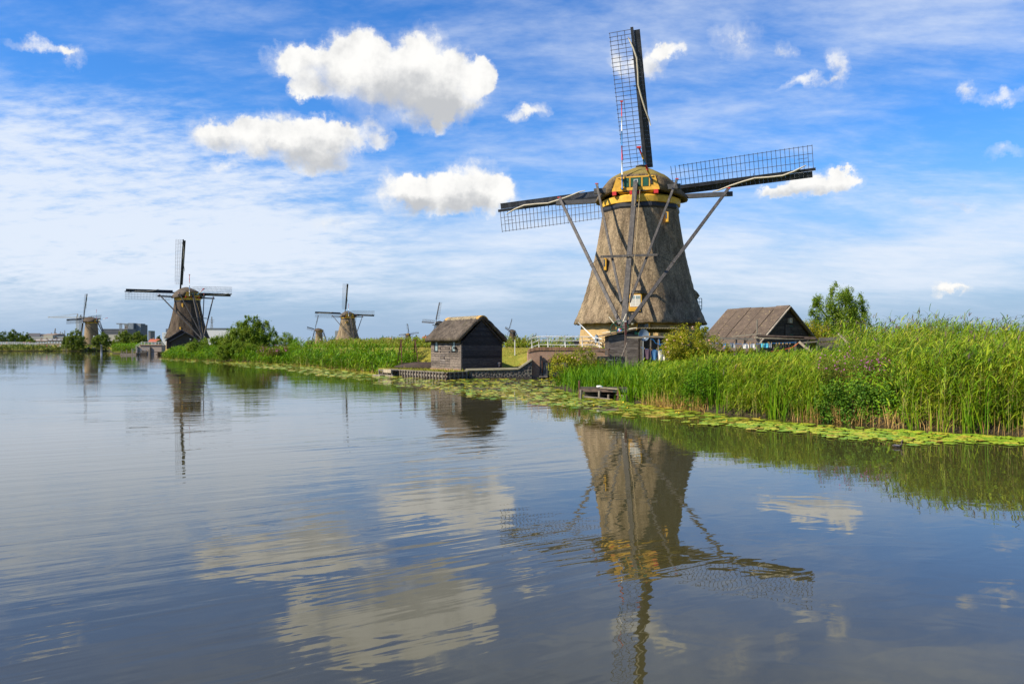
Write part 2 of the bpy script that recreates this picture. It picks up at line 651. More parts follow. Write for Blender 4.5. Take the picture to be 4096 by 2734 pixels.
mk('mortar', (0.26, 0.23, 0.18), (0.20, 0.19, 0.15), 6, rough=0.95, bump=0.4)
mk('yellow_paint', (0.62, 0.35, 0.04), (0.50, 0.27, 0.03), 3, rough=0.6, var=0.12, bump=0.15, c3=(0.42, 0.26, 0.06))
mk('yellow_ring', (0.66, 0.40, 0.05), (0.55, 0.31, 0.03), 2.2, rough=0.55, bump=0.1, c3=(0.45, 0.27, 0.05))
mk('green_paint', (0.012, 0.085, 0.05), (0.01, 0.06, 0.04), 4, rough=0.45, var=0.1)
mk('teal_paint', (0.04, 0.13, 0.13), None, rough=0.45)
mk('black_paint', (0.017, 0.018, 0.021), (0.028, 0.029, 0.033), 3, rough=0.5, var=0.15, bump=0.15)
mk('sail_board', (0.016, 0.018, 0.022), (0.032, 0.034, 0.040), 4, rough=0.42, var=0.35, bump=0.15)
mk('peeling_black', (0.012, 0.013, 0.015), (0.02, 0.02, 0.022), 4, rough=0.55, c3=(0.36, 0.40, 0.38), stretch=(0.5, 0.5, 2.5))
mk('beam_grey', (0.078, 0.072, 0.068), (0.044, 0.041, 0.040), 4, rough=0.7, bump=0.3, stretch=(1, 1, 0.25), c3=(0.20, 0.175, 0.14))
mk('beam_dark', (0.045, 0.046, 0.050), (0.068, 0.068, 0.070), 4, rough=0.6, bump=0.2)
mk('lattice_wood', (0.055, 0.045, 0.038), (0.085, 0.07, 0.05), 5, rough=0.75, var=0.2)
mk('sail_cloth', (0.52, 0.47, 0.36), (0.40, 0.36, 0.28), 9, rough=0.95, bump=0.6, stretch=(3, 3, 0.8))
mk('red_paint', (0.48, 0.028, 0.028), None, rough=0.45)
mk('blue_paint', (0.035, 0.20, 0.46), None, rough=0.45)
mk('white_paint', (0.74, 0.73, 0.68), (0.66, 0.64, 0.58), 6, rough=0.45)
mk('cream_paint', (0.70, 0.64, 0.48), (0.60, 0.54, 0.40), 6, rough=0.5)
mk('far_white', (0.52, 0.53, 0.54), None, rough=0.6)
mk('rope', (0.42, 0.32, 0.17), (0.33, 0.25, 0.13), 20, rough=0.95)
mk('curtain', (0.55, 0.53, 0.47), (0.45, 0.43, 0.38), 14, stretch=(6, 6, 0.5))
mk('plank_weathered', (0.165, 0.133, 0.106), (0.072, 0.059, 0.050), 3.0, detail=8, rough=0.85, bump=0.4, stretch=(1, 1, 4), var=0.35, c3=(0.25, 0.21, 0.17), bdist=0.01)
mk('plank_tarred', (0.030, 0.027, 0.027), (0.058, 0.050, 0.045), 2.2, detail=8, rough=0.7, bump=0.35, stretch=(1, 1, 5), var=0.6, c3=(0.15, 0.12, 0.095), bdist=0.01)
mk('plank_dark', (0.055, 0.044, 0.036), (0.030, 0.024, 0.020), 2.5, detail=8, rough=0.85, bump=0.35, stretch=(1, 1, 4), var=0.35, c3=(0.13, 0.11, 0.09), bdist=0.01)
mk('plank_grey', (0.175, 0.150, 0.132), (0.085, 0.070, 0.062), 2.5, detail=8, rough=0.85, bump=0.4, stretch=(1, 1, 5), var=0.22, c3=(0.25, 0.22, 0.19), bdist=0.01)
mk('timber_pale', (0.36, 0.305, 0.215), (0.25, 0.205, 0.145), 4, detail=8, rough=0.85, bump=0.3, stretch=(1, 1, 1), var=0.2)
mk('timber_grey', (0.215, 0.185, 0.145), (0.125, 0.108, 0.088), 4, detail=8, rough=0.9, bump=0.4, var=0.22)
mk('timber_brown', (0.150, 0.105, 0.080), (0.085, 0.060, 0.048), 4, detail=8, rough=0.85, bump=0.3, var=0.2)
mk('wet_wood', (0.030, 0.025, 0.020), (0.055, 0.045, 0.035), 4, rough=0.6, bump=0.3)
mk('boat_wood', (0.045, 0.028, 0.021), (0.028, 0.018, 0.014), 3, rough=0.75, bump=0.25, c3=(0.07, 0.048, 0.036))
mk('rust', (0.135, 0.060, 0.035), (0.085, 0.042, 0.028), 6, rough=0.9, bump=0.4)
mk('concrete', (0.36, 0.325, 0.225), (0.28, 0.25, 0.165), 3, rough=0.95, bump=0.4, c3=(0.42, 0.36, 0.19))
mk('wall_mortar', (0.17, 0.160, 0.125), (0.11, 0.104, 0.080), 4, rough=0.95, bump=0.5)
mk('field_stone', (0.040, 0.041, 0.044), (0.075, 0.062, 0.052), 5, rough=0.75, bump=0.4, var=0.5, c3=(0.11, 0.075, 0.05))
mk('corrugated', (0.108, 0.080, 0.060), (0.078, 0.058, 0.044), 2.0, rough=0.9, bump=0.3, var=0.10, c3=(0.20, 0.155, 0.085))
mk('corrugated_light', (0.27, 0.23, 0.15), (0.20, 0.17, 0.11), 4, rough=0.9, var=0.1)
mk('slate_roof', (0.135, 0.120, 0.112), (0.105, 0.094, 0.090), 6, rough=0.8, bump=0.2)
mk('red_tile', (0.38, 0.105, 0.060), (0.30, 0.085, 0.05), 9, rough=0.85)
mk('dish_grey', (0.15, 0.20, 0.25), (0.13, 0.175, 0.22), 3, rough=0.35)
mk('steel', (0.42, 0.44, 0.45), (0.34, 0.36, 0.37), 5, rough=0.4, metal=0.3)
mk('rubber', (0.018, 0.018, 0.019), None, rough=0.7)
mk('bag_black', (0.012, 0.012, 0.014), None, rough=0.6)
mk('towel_purple', (0.135, 0.085, 0.115), (0.11, 0.07, 0.095), 18, rough=0.98, bump=0.4)
mk('towel_blue', (0.075, 0.20, 0.40), (0.06, 0.17, 0.34), 18, rough=0.98, bump=0.4)
mk('towel_white', (0.70, 0.67, 0.61), (0.62, 0.59, 0.54), 18, rough=0.98, bump=0.3)
mk('cloth_bright_blue', (0.04, 0.26, 0.60), None, rough=0.9)
mk('cloth_turquoise', (0.13, 0.50, 0.56), (0.05, 0.36, 0.55), 6, rough=0.9)
mk('cloth_grey', (0.30, 0.32, 0.33), None, rough=0.9)
mk('cloth_dark', (0.030, 0.027, 0.036), None, rough=0.9)
mk('line_blue', (0.03, 0.22, 0.55), None, rough=0.6)
mk('line_orange', (0.60, 0.12, 0.04), None, rough=0.6)
mk('peg', (0.45, 0.30, 0.12), None, rough=0.8)
mk('facade_grey', (0.24, 0.25, 0.255), (0.21, 0.22, 0.225), 0.05, rough=0.8)
mk('facade_cream', (0.36, 0.34, 0.29), None, rough=0.8)
mk('facade_dark', (0.085, 0.105, 0.135), (0.11, 0.125, 0.15), 0.05, rough=0.7)
mk('facade_slate', (0.12, 0.125, 0.145), (0.16, 0.155, 0.165), 0.08, rough=0.7)
mk('facade_tan', (0.30, 0.245, 0.20), None, rough=0.8)
mk('facade_brown', (0.20, 0.145, 0.10), None, rough=0.8)
mk('window_dark', (0.05, 0.065, 0.085), None, rough=0.2)
mk('window_light', (0.45, 0.50, 0.54), None, rough=0.3)
mk('crane_grey', (0.20, 0.21, 0.22), None, rough=0.6)
mk('crane_pale', (0.38, 0.37, 0.34), None, rough=0.6)
mk('bark', (0.085, 0.065, 0.048), (0.05, 0.04, 0.03), 8, rough=0.95, bump=0.6, stretch=(1, 1, 0.3))
mk('duck_brown', (0.105, 0.080, 0.062), (0.065, 0.052, 0.044), 22, rough=0.8)
mk('duck_grey', (0.11, 0.115, 0.135), None, rough=0.7)
mk('beak', (0.16, 0.11, 0.05), None, rough=0.5)
mk('sign_white', (0.75, 0.75, 0.72), None, rough=0.5)

leaf_mat('reed_leaf', [(0.030, 0.080, 0.003), (0.085, 0.175, 0.005), (0.165, 0.270, 0.008), (0.27, 0.33, 0.016), (0.44, 0.36, 0.06)])
leaf_mat('reed_fresh', [(0.022, 0.085, 0.003), (0.070, 0.180, 0.004), (0.150, 0.285, 0.007), (0.27, 0.355, 0.014)])
leaf_mat('reed_stem', [(0.12, 0.14, 0.025), (0.22, 0.20, 0.06), (0.33, 0.25, 0.10)], trans=0.12)
leaf_mat('reed_dry', [(0.28, 0.17, 0.050), (0.42, 0.27, 0.085), (0.52, 0.37, 0.14)], trans=0.15)
leaf_mat('plume', [(0.060, 0.042, 0.045), (0.10, 0.07, 0.06), (0.16, 0.12, 0.08)], trans=0.2)
leaf_mat('cattail_blade', [(0.044, 0.140, 0.005), (0.105, 0.240, 0.006), (0.21, 0.32, 0.011), (0.35, 0.34, 0.03)])
leaf_mat('willow_leaf', [(0.060, 0.130, 0.010), (0.120, 0.210, 0.014), (0.205, 0.285, 0.028), (0.30, 0.35, 0.065)], trans=0.36)
leaf_mat('willow_dark', [(0.055, 0.100, 0.012), (0.105, 0.165, 0.020), (0.170, 0.230, 0.036), (0.25, 0.29, 0.075)], trans=0.34)
leaf_mat('tree_leaf', [(0.030, 0.062, 0.010), (0.055, 0.100, 0.013), (0.095, 0.145, 0.018), (0.15, 0.185, 0.024)], trans=0.22)
leaf_mat('rose_leaf', [(0.075, 0.125, 0.006), (0.17, 0.220, 0.008), (0.29, 0.30, 0.014), (0.40, 0.34, 0.03), (0.40, 0.24, 0.05)], trans=0.3)
leaf_mat('bramble_leaf', [(0.020, 0.065, 0.007), (0.050, 0.130, 0.010), (0.100, 0.195, 0.014), (0.16, 0.24, 0.022)], trans=0.25)
leaf_mat('herb_leaf', [(0.065, 0.120, 0.014), (0.12, 0.165, 0.02), (0.19, 0.155, 0.035), (0.23, 0.105, 0.045)], trans=0.3)
leaf_mat('pink_flower', [(0.42, 0.10, 0.33), (0.55, 0.18, 0.45)], trans=0.3)
leaf_mat('rose_flower', [(0.62, 0.30, 0.24), (0.72, 0.52, 0.42)], trans=0.3)
leaf_mat('white_flower', [(0.70, 0.68, 0.55), (0.75, 0.74, 0.66)], trans=0.2)
leaf_mat('yellow_flower', [(0.70, 0.50, 0.03), (0.75, 0.60, 0.08)], trans=0.2)
leaf_mat('mown_grass', [(0.16, 0.155, 0.022), (0.27, 0.215, 0.035), (0.36, 0.27, 0.055), (0.40, 0.30, 0.09)], trans=0.2)
leaf_mat('lawn_grass', [(0.10, 0.155, 0.016), (0.19, 0.215, 0.025), (0.29, 0.25, 0.045), (0.34, 0.26, 0.06)], trans=0.2)
leaf_mat('weed_leaf', [(0.080, 0.135, 0.010), (0.14, 0.205, 0.014), (0.225, 0.260, 0.024), (0.35, 0.30, 0.08)], trans=0.25)
leaf_mat('lily_leaf', [(0.120, 0.230, 0.012), (0.205, 0.310, 0.014), (0.32, 0.355, 0.020), (0.42, 0.35, 0.035), (0.30, 0.18, 0.03)], trans=0.12, rough=0.45, spec=0.3)


def pad_mat():
    t, b = new_mat('lily_pad')
    oi = t.node('ShaderNodeObjectInfo')
    col = t.ramp(oi.outputs['Random'], [(0, (0.125, 0.235, 0.012)), (0.35, (0.21, 0.315, 0.014)), (0.7, (0.32, 0.355, 0.020)), (0.9, (0.42, 0.35, 0.035)), (1, (0.30, 0.19, 0.03))])
    n = t.noise(t.node('ShaderNodeNewGeometry').outputs['Position'], 9, 3)
    col = t.mix(t.m('MULTIPLY', t.sm(n, 0.55, 0.75), 0.5), col, (0.36, 0.30, 0.06, 1))
    t.l.new(col, b.inputs['Base Color'])
    b.inputs['Roughness'].default_value = 0.42
    b.inputs['Specular IOR Level'].default_value = 0.35


pad_mat()


def glass_mat():
    t, b = new_mat('glass')
    b.inputs['Base Color'].default_value = (0.05, 0.06, 0.065, 1)
    b.inputs['Roughness'].default_value = 0.06
    b.inputs['Specular IOR Level'].default_value = 0.8
    t, b = new_mat('glass_sky')
    b.inputs['Base Color'].default_value = (0.20, 0.27, 0.28, 1)
    b.inputs['Roughness'].default_value = 0.08
    b.inputs['Specular IOR Level'].default_value = 0.8


glass_mat()


def water_mat():
    t, b = new_mat('water')
    b.inputs['Base Color'].default_value = (0.042, 0.037, 0.014, 1)
    b.inputs['Roughness'].default_value = 0.015
    b.inputs['IOR'].default_value = 1.52
    b.inputs['Specular IOR Level'].default_value = 0.5
    b.inputs['Specular Tint'].default_value = (0.97, 1.0, 0.93, 1)
    pos = t.node('ShaderNodeNewGeometry').outputs['Position']
    x, y, z = t.sep(pos)
    a = R(31)      # the ripple crests run this way over the canal
    w1 = t.noise2(t.mapping(t.mapping(pos, rot=(0, 0, -a)), scale=(0.16, 1.5, 1)), 1.0, 3, 0.5, 0.4)
    w2 = t.noise2(t.mapping(t.mapping(pos, rot=(0, 0, -a - 0.10)), scale=(0.40, 3.6, 1)), 1.0, 2, 0.5, 0.4)
    w3 = t.noise2(t.mapping(pos, rot=(0, 0, 0.10), scale=(1.1, 2.0, 1)), 1.0, 2, 0.5, 0.5)
    patch = t.sm(t.noise2(t.mapping(pos, rot=(0, 0, -a), scale=(0.05, 0.13, 1)), 1.0, 2, 0.5), 0.38, 0.66)
    # the open water on the left is ruffled by the breeze, the lee of the reeds lies calm
    lee = t.sm(t.m('SUBTRACT', x, t.m('MULTIPLY', y, 0.02)), 3.2, -4.0)
    far = t.sm(y, 70.0, 8.0)
    amp = t.m('MULTIPLY', t.m('ADD', 0.07, t.m('MULTIPLY', lee, 0.93)), t.m('ADD', 0.25, t.m('MULTIPLY', far, 0.75)))
    amp = t.m('MULTIPLY', amp, t.m('ADD', 0.30, t.m('MULTIPLY', patch, 0.9)))
    h = t.m('MULTIPLY', t.m('ADD', t.m('MULTIPLY', w1, 0.0200), t.m('MULTIPLY', w2, 0.0065)), amp)
    calm = t.m('ADD', 0.25, t.m('MULTIPLY', far, 0.75))
    h = t.m('ADD', h, t.m('MULTIPLY', t.m('MULTIPLY', w3, 0.0019), calm))
    bn = t.node('ShaderNodeBump')
    bn.inputs['Strength'].default_value = 1.0
    bn.inputs['Distance'].default_value = 1.0
    t.l.new(h, bn.inputs['Height'])
    t.l.new(bn.outputs[0], b.inputs['Normal'])


water_mat()


def ground_mat():
    t, b = new_mat('ground')
    b.inputs['Roughness'].default_value = 0.95
    b.inputs['Specular IOR Level'].default_value = 0.1
    pos = t.node('ShaderNodeNewGeometry').outputs['Position']
    z = t.sep(pos)[2]
    n = t.noise(pos, 0.25, 5, 0.6)
    n2 = t.noise(pos, 2.6, 6, 0.7)
    col = t.mix(t.sm(n, 0.3, 0.7), (0.10, 0.14, 0.018, 1), (0.22, 0.19, 0.032, 1))
    col = t.mix(t.m('MULTIPLY', t.sm(n2, 0.45, 0.75), 0.55), col, (0.33, 0.25, 0.06, 1))
    col = t.mix(t.sm(z, 0.42, 0.15), col, (0.040, 0.032, 0.020, 1))
    t.l.new(col, b.inputs['Base Color'])
    bn = t.node('ShaderNodeBump')
    bn.inputs['Strength'].default_value = 0.8
    bn.inputs['Distance'].default_value = 0.08
    t.l.new(n2, bn.inputs['Height'])
    t.l.new(bn.outputs[0], b.inputs['Normal'])


ground_mat()


def person_mat(name, shirt, legs, hair):
    t, b = new_mat(name)
    z = t.sep(t.node('ShaderNodeTexCoord').outputs['Object'])[2]
    col = t.ramp(t.m('DIVIDE', z, 1.8), [(0, (0.05, 0.045, 0.04)), (0.05, legs), (0.52, shirt), (0.835, (0.45, 0.26, 0.18)), (0.92, hair)], 'CONSTANT')
    t.l.new(col, b.inputs['Base Color'])
    b.inputs['Roughness'].default_value = 0.85


person_mat('person_red', (0.42, 0.035, 0.04), (0.06, 0.08, 0.13), (0.06, 0.04, 0.03))
person_mat('person_white', (0.62, 0.62, 0.60), (0.05, 0.06, 0.10), (0.10, 0.06, 0.03))
person_mat('person_blue', (0.05, 0.10, 0.24), (0.22, 0.19, 0.15), (0.05, 0.035, 0.03))
person_mat('person_orange', (0.55, 0.16, 0.05), (0.06, 0.06, 0.08), (0.16, 0.09, 0.04))
person_mat('person_black', (0.03, 0.03, 0.035), (0.05, 0.05, 0.06), (0.55, 0.53, 0.50))
# ---------------------------------------------------------------- land and water
def dep(py):
    """depth of a point of the water's surface"""
    return F * CZ / (py - HY)


SHORE = [(-420, 392), (xat(0, 392), 392), (xat(330, 400), 400), (xat(432, 404), 404), (xat(444, 300), 300), (xat(446, 264), 264), (xat(556, 258), 258),
         (xat(575, 240), 240), (xat(640, 236), 236), (xat(650, 190), 190), (xat(656, 156), 156), (xat(760, 141), 141), (xat(872, 126), 126),
         (xat(1000, 117), 117), (xat(1177, 104), 104), (xat(1400, 80), 80), (xat(1550, 67.5), 67.5), (xat(1600, 65), 65), (xat(1790, 58), 58), (xat(1869, 59.5), 59.5),
         (xat(2128, 60), 60), (1.6, 60.6), (5.2, 60.6), (5.4, 56.5), (4.6, 50), (xat(2212, 45), 45), (xat(2330, 38.8), 38.8), (xat(2580, 31.5), 31.5),
         (xat(2877, 27.3), 27.3), (xat(3313, 24), 24), (xat(4096, 20.6), 20.6), (19, 17), (34, 8), (60, 3)]
BACK = [(60, -1.2), (8, -1.2), (-6, -1.4), (-26, 6), (-70, 60), (-200, 215), (-420, 340)]
WATER_POLY = np.array(SHORE + BACK)


def seg_dist(P, A, B):
    d = B - A
    t = np.clip(((P - A) @ d) / (d @ d), 0, 1)
    q = P - (A + t[:, None] * d)
    return np.sqrt((q * q).sum(1))


def inland(x, y):
    """distance to the water's edge, negative on the water"""
    P = np.stack([np.ravel(x), np.ravel(y)], 1).astype(float)
    n = len(WATER_POLY)
    best = np.full(len(P), 1e9)
    inside = np.zeros(len(P), bool)
    for i in range(n):
        A, B = WATER_POLY[i], WATER_POLY[(i + 1) % n]
        best = np.minimum(best, seg_dist(P, A, B))
        c = ((A[1] > P[:, 1]) != (B[1] > P[:, 1]))
        with np.errstate(divide='ignore', invalid='ignore'):
            xi = (B[0] - A[0]) * (P[:, 1] - A[1]) / (B[1] - A[1]) + A[0]
        inside ^= c & (P[:, 0] < xi)
    return np.where(inside, -best, best).reshape(np.shape(x))


MILL_X, MILL_Y, MILL_Z = 11.0, 68.0, 2.1
DIKE = [(-34.0, 140.0), (-22.0, 104.0), (-12.0, 82.0), (-6.0, 74.0), (1.0, 70.5), (6.0, 69.0)]


def smooth01(x):
    x = np.clip(x, 0, 1)
    return x * x * (3 - 2 * x)


def ground_z(x, y):
    x = np.asarray(x, float)
    y = np.asarray(y, float)
    s = inland(x, y)
    z = np.interp(s, [-8, -1.2, 0, 0.5, 1.6, 6, 14, 60], [-1.8, -0.8, -0.12, 0.22, 0.42, 0.52, 0.6, 0.8])
    P = np.stack([x.ravel(), y.ravel()], 1)
    dd = np.full(len(P), 1e9)
    for i in range(len(DIKE) - 1):
        dd = np.minimum(dd, seg_dist(P, np.array(DIKE[i]), np.array(DIKE[i + 1])))
    dd = dd.reshape(x.shape)
    dk = 2.2 * smooth01((7.5 - dd) / 4.6)
    dm = np.hypot(x - MILL_X, y - MILL_Y)
    md = MILL_Z * smooth01((13.0 - dm) / 4.5)
    gate = smooth01(s / 1.2)
    z = np.where(s > 0, np.maximum(z, np.maximum(dk, md) * gate), z)
    far = np.interp(s, [0, 2.5, 7, 26, 32, 60, 90], [0, 0.5, 1.3, 3.1, 3.2, 3.2, 0.8]) * smooth01((-190 - x) / 8) * smooth01((y - 380) / 8)
    z = np.where(s > 0, np.maximum(z, far), z)
    # the polder behind and the bank on which mill two stands
    dm2 = np.hypot(x + 85.8, y - 210.6)
    z = np.where(s > 0, np.maximum(z, 1.7 * smooth01((24 - dm2) / 8) * gate), z)
    return z


def make_land():
    a1 = np.radians(np.concatenate([np.arange(-38, 38.01, 0.28), np.arange(41, 322, 3.5)]))
    r1 = 1.6 * 1.021 ** np.arange(0, 420)
    A, Rr = np.meshgrid(a1, r1)
    X, Y = Rr * np.sin(A), Rr * np.cos(A)
    Z = ground_z(X, Y)
    n, k = X.shape
    idx = np.arange(n * k).reshape(n, k)
    nx = np.roll(idx, -1, axis=1)
    q = np.stack([idx[:-1], nx[:-1], nx[1:], idx[1:]], -1).reshape(-1, 4)
    v = np.stack([X, Y, Z], -1).reshape(-1, 3)
    keep = (v[q][:, :, 2].max(1) > -0.9)
    q = q[keep]
    tri = np.concatenate([q[:, [0, 2, 1]], q[:, [0, 3, 2]]])
    used = np.unique(tri)
    remap = np.zeros(len(v), np.int32)
    remap[used] = np.arange(len(used))
    T = TM()
    T.add(v[used], remap[tri])
    me = T.mesh('ground', 'ground')
    me.polygons.foreach_set('use_smooth', np.ones(len(me.polygons), bool))
    o = link('ground', me)
    structure(o)
    tag(o, 'flat green and straw coloured polder land with its low dike', 'ground')


make_land()
m = MB()
m.add([(-9000, -60, 0), (9000, -60, 0), (9000, 9000, 0), (-9000, 9000, 0)], [(0, 1, 2, 3)])
o = structure(m.build('water', 'water'))
tag(o, 'calm grey blue canal water mirroring sky and windmills', 'water')
m = MB()
m.add([(-9000, -60, -2.2), (9000, -60, -2.2), (9000, 9000, -2.2), (-9000, 9000, -2.2)], [(0, 1, 2, 3)])
structure(m.build('canal_bed', 'ground'))


def gz(x, y):
    return float(ground_z(np.array([x]), np.array([y]))[0])


# ---------------------------------------------------------------- windmills
T_AX = R(11)            # tilt of the windshaft
L_SAIL = 14.29
HUB = Vector((0, 4.5, 14.30))
_cache = {}


def sail_pieces():
    """meshes of one sail, shared by every mill: the spar runs along +z, lattice on -x, boards on +x"""
    if 'sail' in _cache:
        return _cache['sail']

    def tw(r):
        return R(24 - 20 * (r - 2) / 12.3)
    spar = MB().beam((0, 0, 0.2), (0, 0, L_SAIL), 0.34, 0.34, up=(0, 1, 0), w2=0.24, h2=0.22).mesh('sail', 'sail_board')
    bar = MB().beam((0.10, 0, 0), (-2.06, 0, 0), 0.046, 0.04).mesh('lattice_bar', 'lattice_wood')
    rails = []
    for off, r0 in ((0.68, 2.25), (1.33, 2.25), (1.98, 3.0)):
        b = MB()
        rs = np.linspace(r0, 14.15, 12)
        for i in range(11):
            p = [(-off * math.cos(tw(r)), -off * math.sin(tw(r)) + 0.03, r) for r in rs[i:i + 2]]
            b.beam(p[0], p[1], 0.04, 0.034, up=(0, 1, 0))
        rails.append(b.mesh('lattice_rail', 'lattice_wood'))
    pb = MB()
    pb.box((0.40, 0, 0), (0.52, 0.022, 0.352))
    pb.box((0.40, 0.022, 0.168), (0.54, 0.05, 0.030))
    pb.box((0.40, 0.02, 0.02), (0.30, 0.03, 0.20))
    pb.box((0.655, 0.0, 0), (0.035, 0.06, 0.352))
    board = pb.mesh('wind_board', 'sail_board')
    cloth_pts = [(-0.42, 0.02, 13.55), (-0.28, -0.2, 13.2), (-0.02, -0.26, 12.5), (0.20, -0.28, 11.6), (0.17, -0.26, 10.4), (0.10, -0.25, 9.3), (0.26, -0.24, 8.3), (0.48, -0.22, 7.2), (0.74, -0.14, 6.2), (0.80, 0.06, 5.7)]
    cl = MB().tube(cloth_pts, [0.035, 0.06, 0.075, 0.08, 0.078, 0.075, 0.075, 0.072, 0.065, 0.04], 7).mesh('rolled_sailcloth', 'sail_cloth', True)
    strap = MB()
    for (x, r) in ((0.18, 11.55), (0.10, 9.25)):
        strap.box((x - 0.1, -0.27, r), (0.62, 0.035, 0.05))
    st = strap.mesh('cloth_strap', 'black_paint')
    lat = MB()
    nb = 33
    bars = []
    for i in range(nb):
        r = 2.35 + (14.12 - 2.35) * i / (nb - 1)
        bars.append((r, tw(r)))
        a = tw(r)
        lat.beam((0.1 * math.cos(a), 0.1 * math.sin(a), r), (-2.06 * math.cos(a), -2.06 * math.sin(a), r), 0.05, 0.045)
    for off, r0 in ((0.68, 2.25), (1.33, 2.25), (1.98, 3.0)):
        rs = np.linspace(r0, 14.15, 6)
        for i in range(5):
            p = [(-off * math.cos(tw(r)), -off * math.sin(tw(r)) + 0.03, r) for r in rs[i:i + 2]]
            lat.beam(p[0], p[1], 0.045, 0.04, up=(0, 1, 0))
    bd = MB()
    rs = np.linspace(2.2, 14.2, 8)
    for i in range(7):
        for (ra, rb) in ((rs[i], rs[i + 1]),):
            a, b_ = tw(ra) * 0.8, tw(rb) * 0.8
            bd.add([(0.12, -0.03, ra), (0.66 * math.cos(a), 0.66 * math.sin(a), ra), (0.66 * math.cos(b_), 0.66 * math.sin(b_), rb), (0.12, -0.03, rb),
                    (0.12, 0.0, ra), (0.66 * math.cos(a), 0.66 * math.sin(a) + 0.03, ra), (0.66 * math.cos(b_), 0.66 * math.sin(b_) + 0.03, rb), (0.12, 0.0, rb)],
                   [(0, 1, 2, 3), (7, 6, 5, 4), (0, 4, 5, 1), (1, 5, 6, 2), (2, 6, 7, 3), (3, 7, 4, 0)])
    half = MB().beam((-1.0, 0.02, 13.75 - 0.85), (-1.0, 0.02, 13.75), 0.036, 0.034, up=(0, 1, 0)).mesh('lattice_rail', 'lattice_wood')
    _cache['sail'] = dict(spar=spar, bar=bar, rails=rails, board=board, cloth=cl, strap=st, bars=bars, half=half,
                          lat=lat.mesh('lattice', 'lattice_wood'), boards=bd.mesh('wind_board', 'sail_board'), tw=tw)
    return _cache['sail']


def add_sails(root, theta, level, cloth=True):
    S = sail_pieces()
    names = 4
    for k in range(names):
        off = Vector((0, 0.18 if k % 2 == 0 else -0.18, 0))
        M = Matrix.Translation(HUB) @ Matrix.Rotation(T_AX, 4, 'X') @ Matrix.Translation(off) @ Matrix.Rotation(theta + k * math.pi / 2, 4, 'Y')
        sp = link('sail', S['spar'], root)
        sp.matrix_local = M
        if level == 2:
            for (r, a) in S['bars']:
                link('lattice_bar', S['bar'], sp, (0, 0, r), (0, 0, a))
            for rm in S['rails']:
                link('lattice_rail', rm, sp)
            link('lattice_rail', S['half'], sp)
            for i in range(33):
                r = 2.25 + 0.362 * i
                link('wind_board', S['board'], sp, (0.0, 0.0, r), (0, 0, S['tw'](r) * 0.8))
        else:
            link('lattice', S['lat'], sp)
            link('wind_board', S['boards'], sp)
        if cloth:
            link('rolled_sailcloth', S['cloth'], sp)
            if level == 2:
                link('cloth_strap', S['strap'], sp)
    h = MB()
    ax = Matrix.Rotation(T_AX, 3, 'X')
    h.tube([HUB + ax @ Vector((0, y, 0)) for y in (-2.2, -0.45, -0.44, 0.5)], [0.28, 0.30, 0.42, 0.40], 10)
    h.build('windshaft', 'black_paint', root, True)
    h = MB()
    h.tube([HUB + ax @ Vector((0, y, 0)) for y in (0.5, 0.52, 0.62)], [0.3, 0.22, 0.18], 12)
    h.build('shaft_head', 'white_paint', root, True)


def oct_r(a):
    s = math.pi / 4
    d = ((a + math.pi / 2 + s / 2) % s) - s / 2
    return 0.84 / math.cos(d) * 0.955 + 0.16


PROFILE = [(2.14, 5.67), (2.75, 5.38), (3.53, 5.06), (4.3, 4.79), (5.17, 4.54), (6.0, 4.32), (6.8, 4.12), (7.84, 3.86), (8.9, 3.66), (9.87, 3.49), (10.9, 3.32), (11.95, 3.17)]


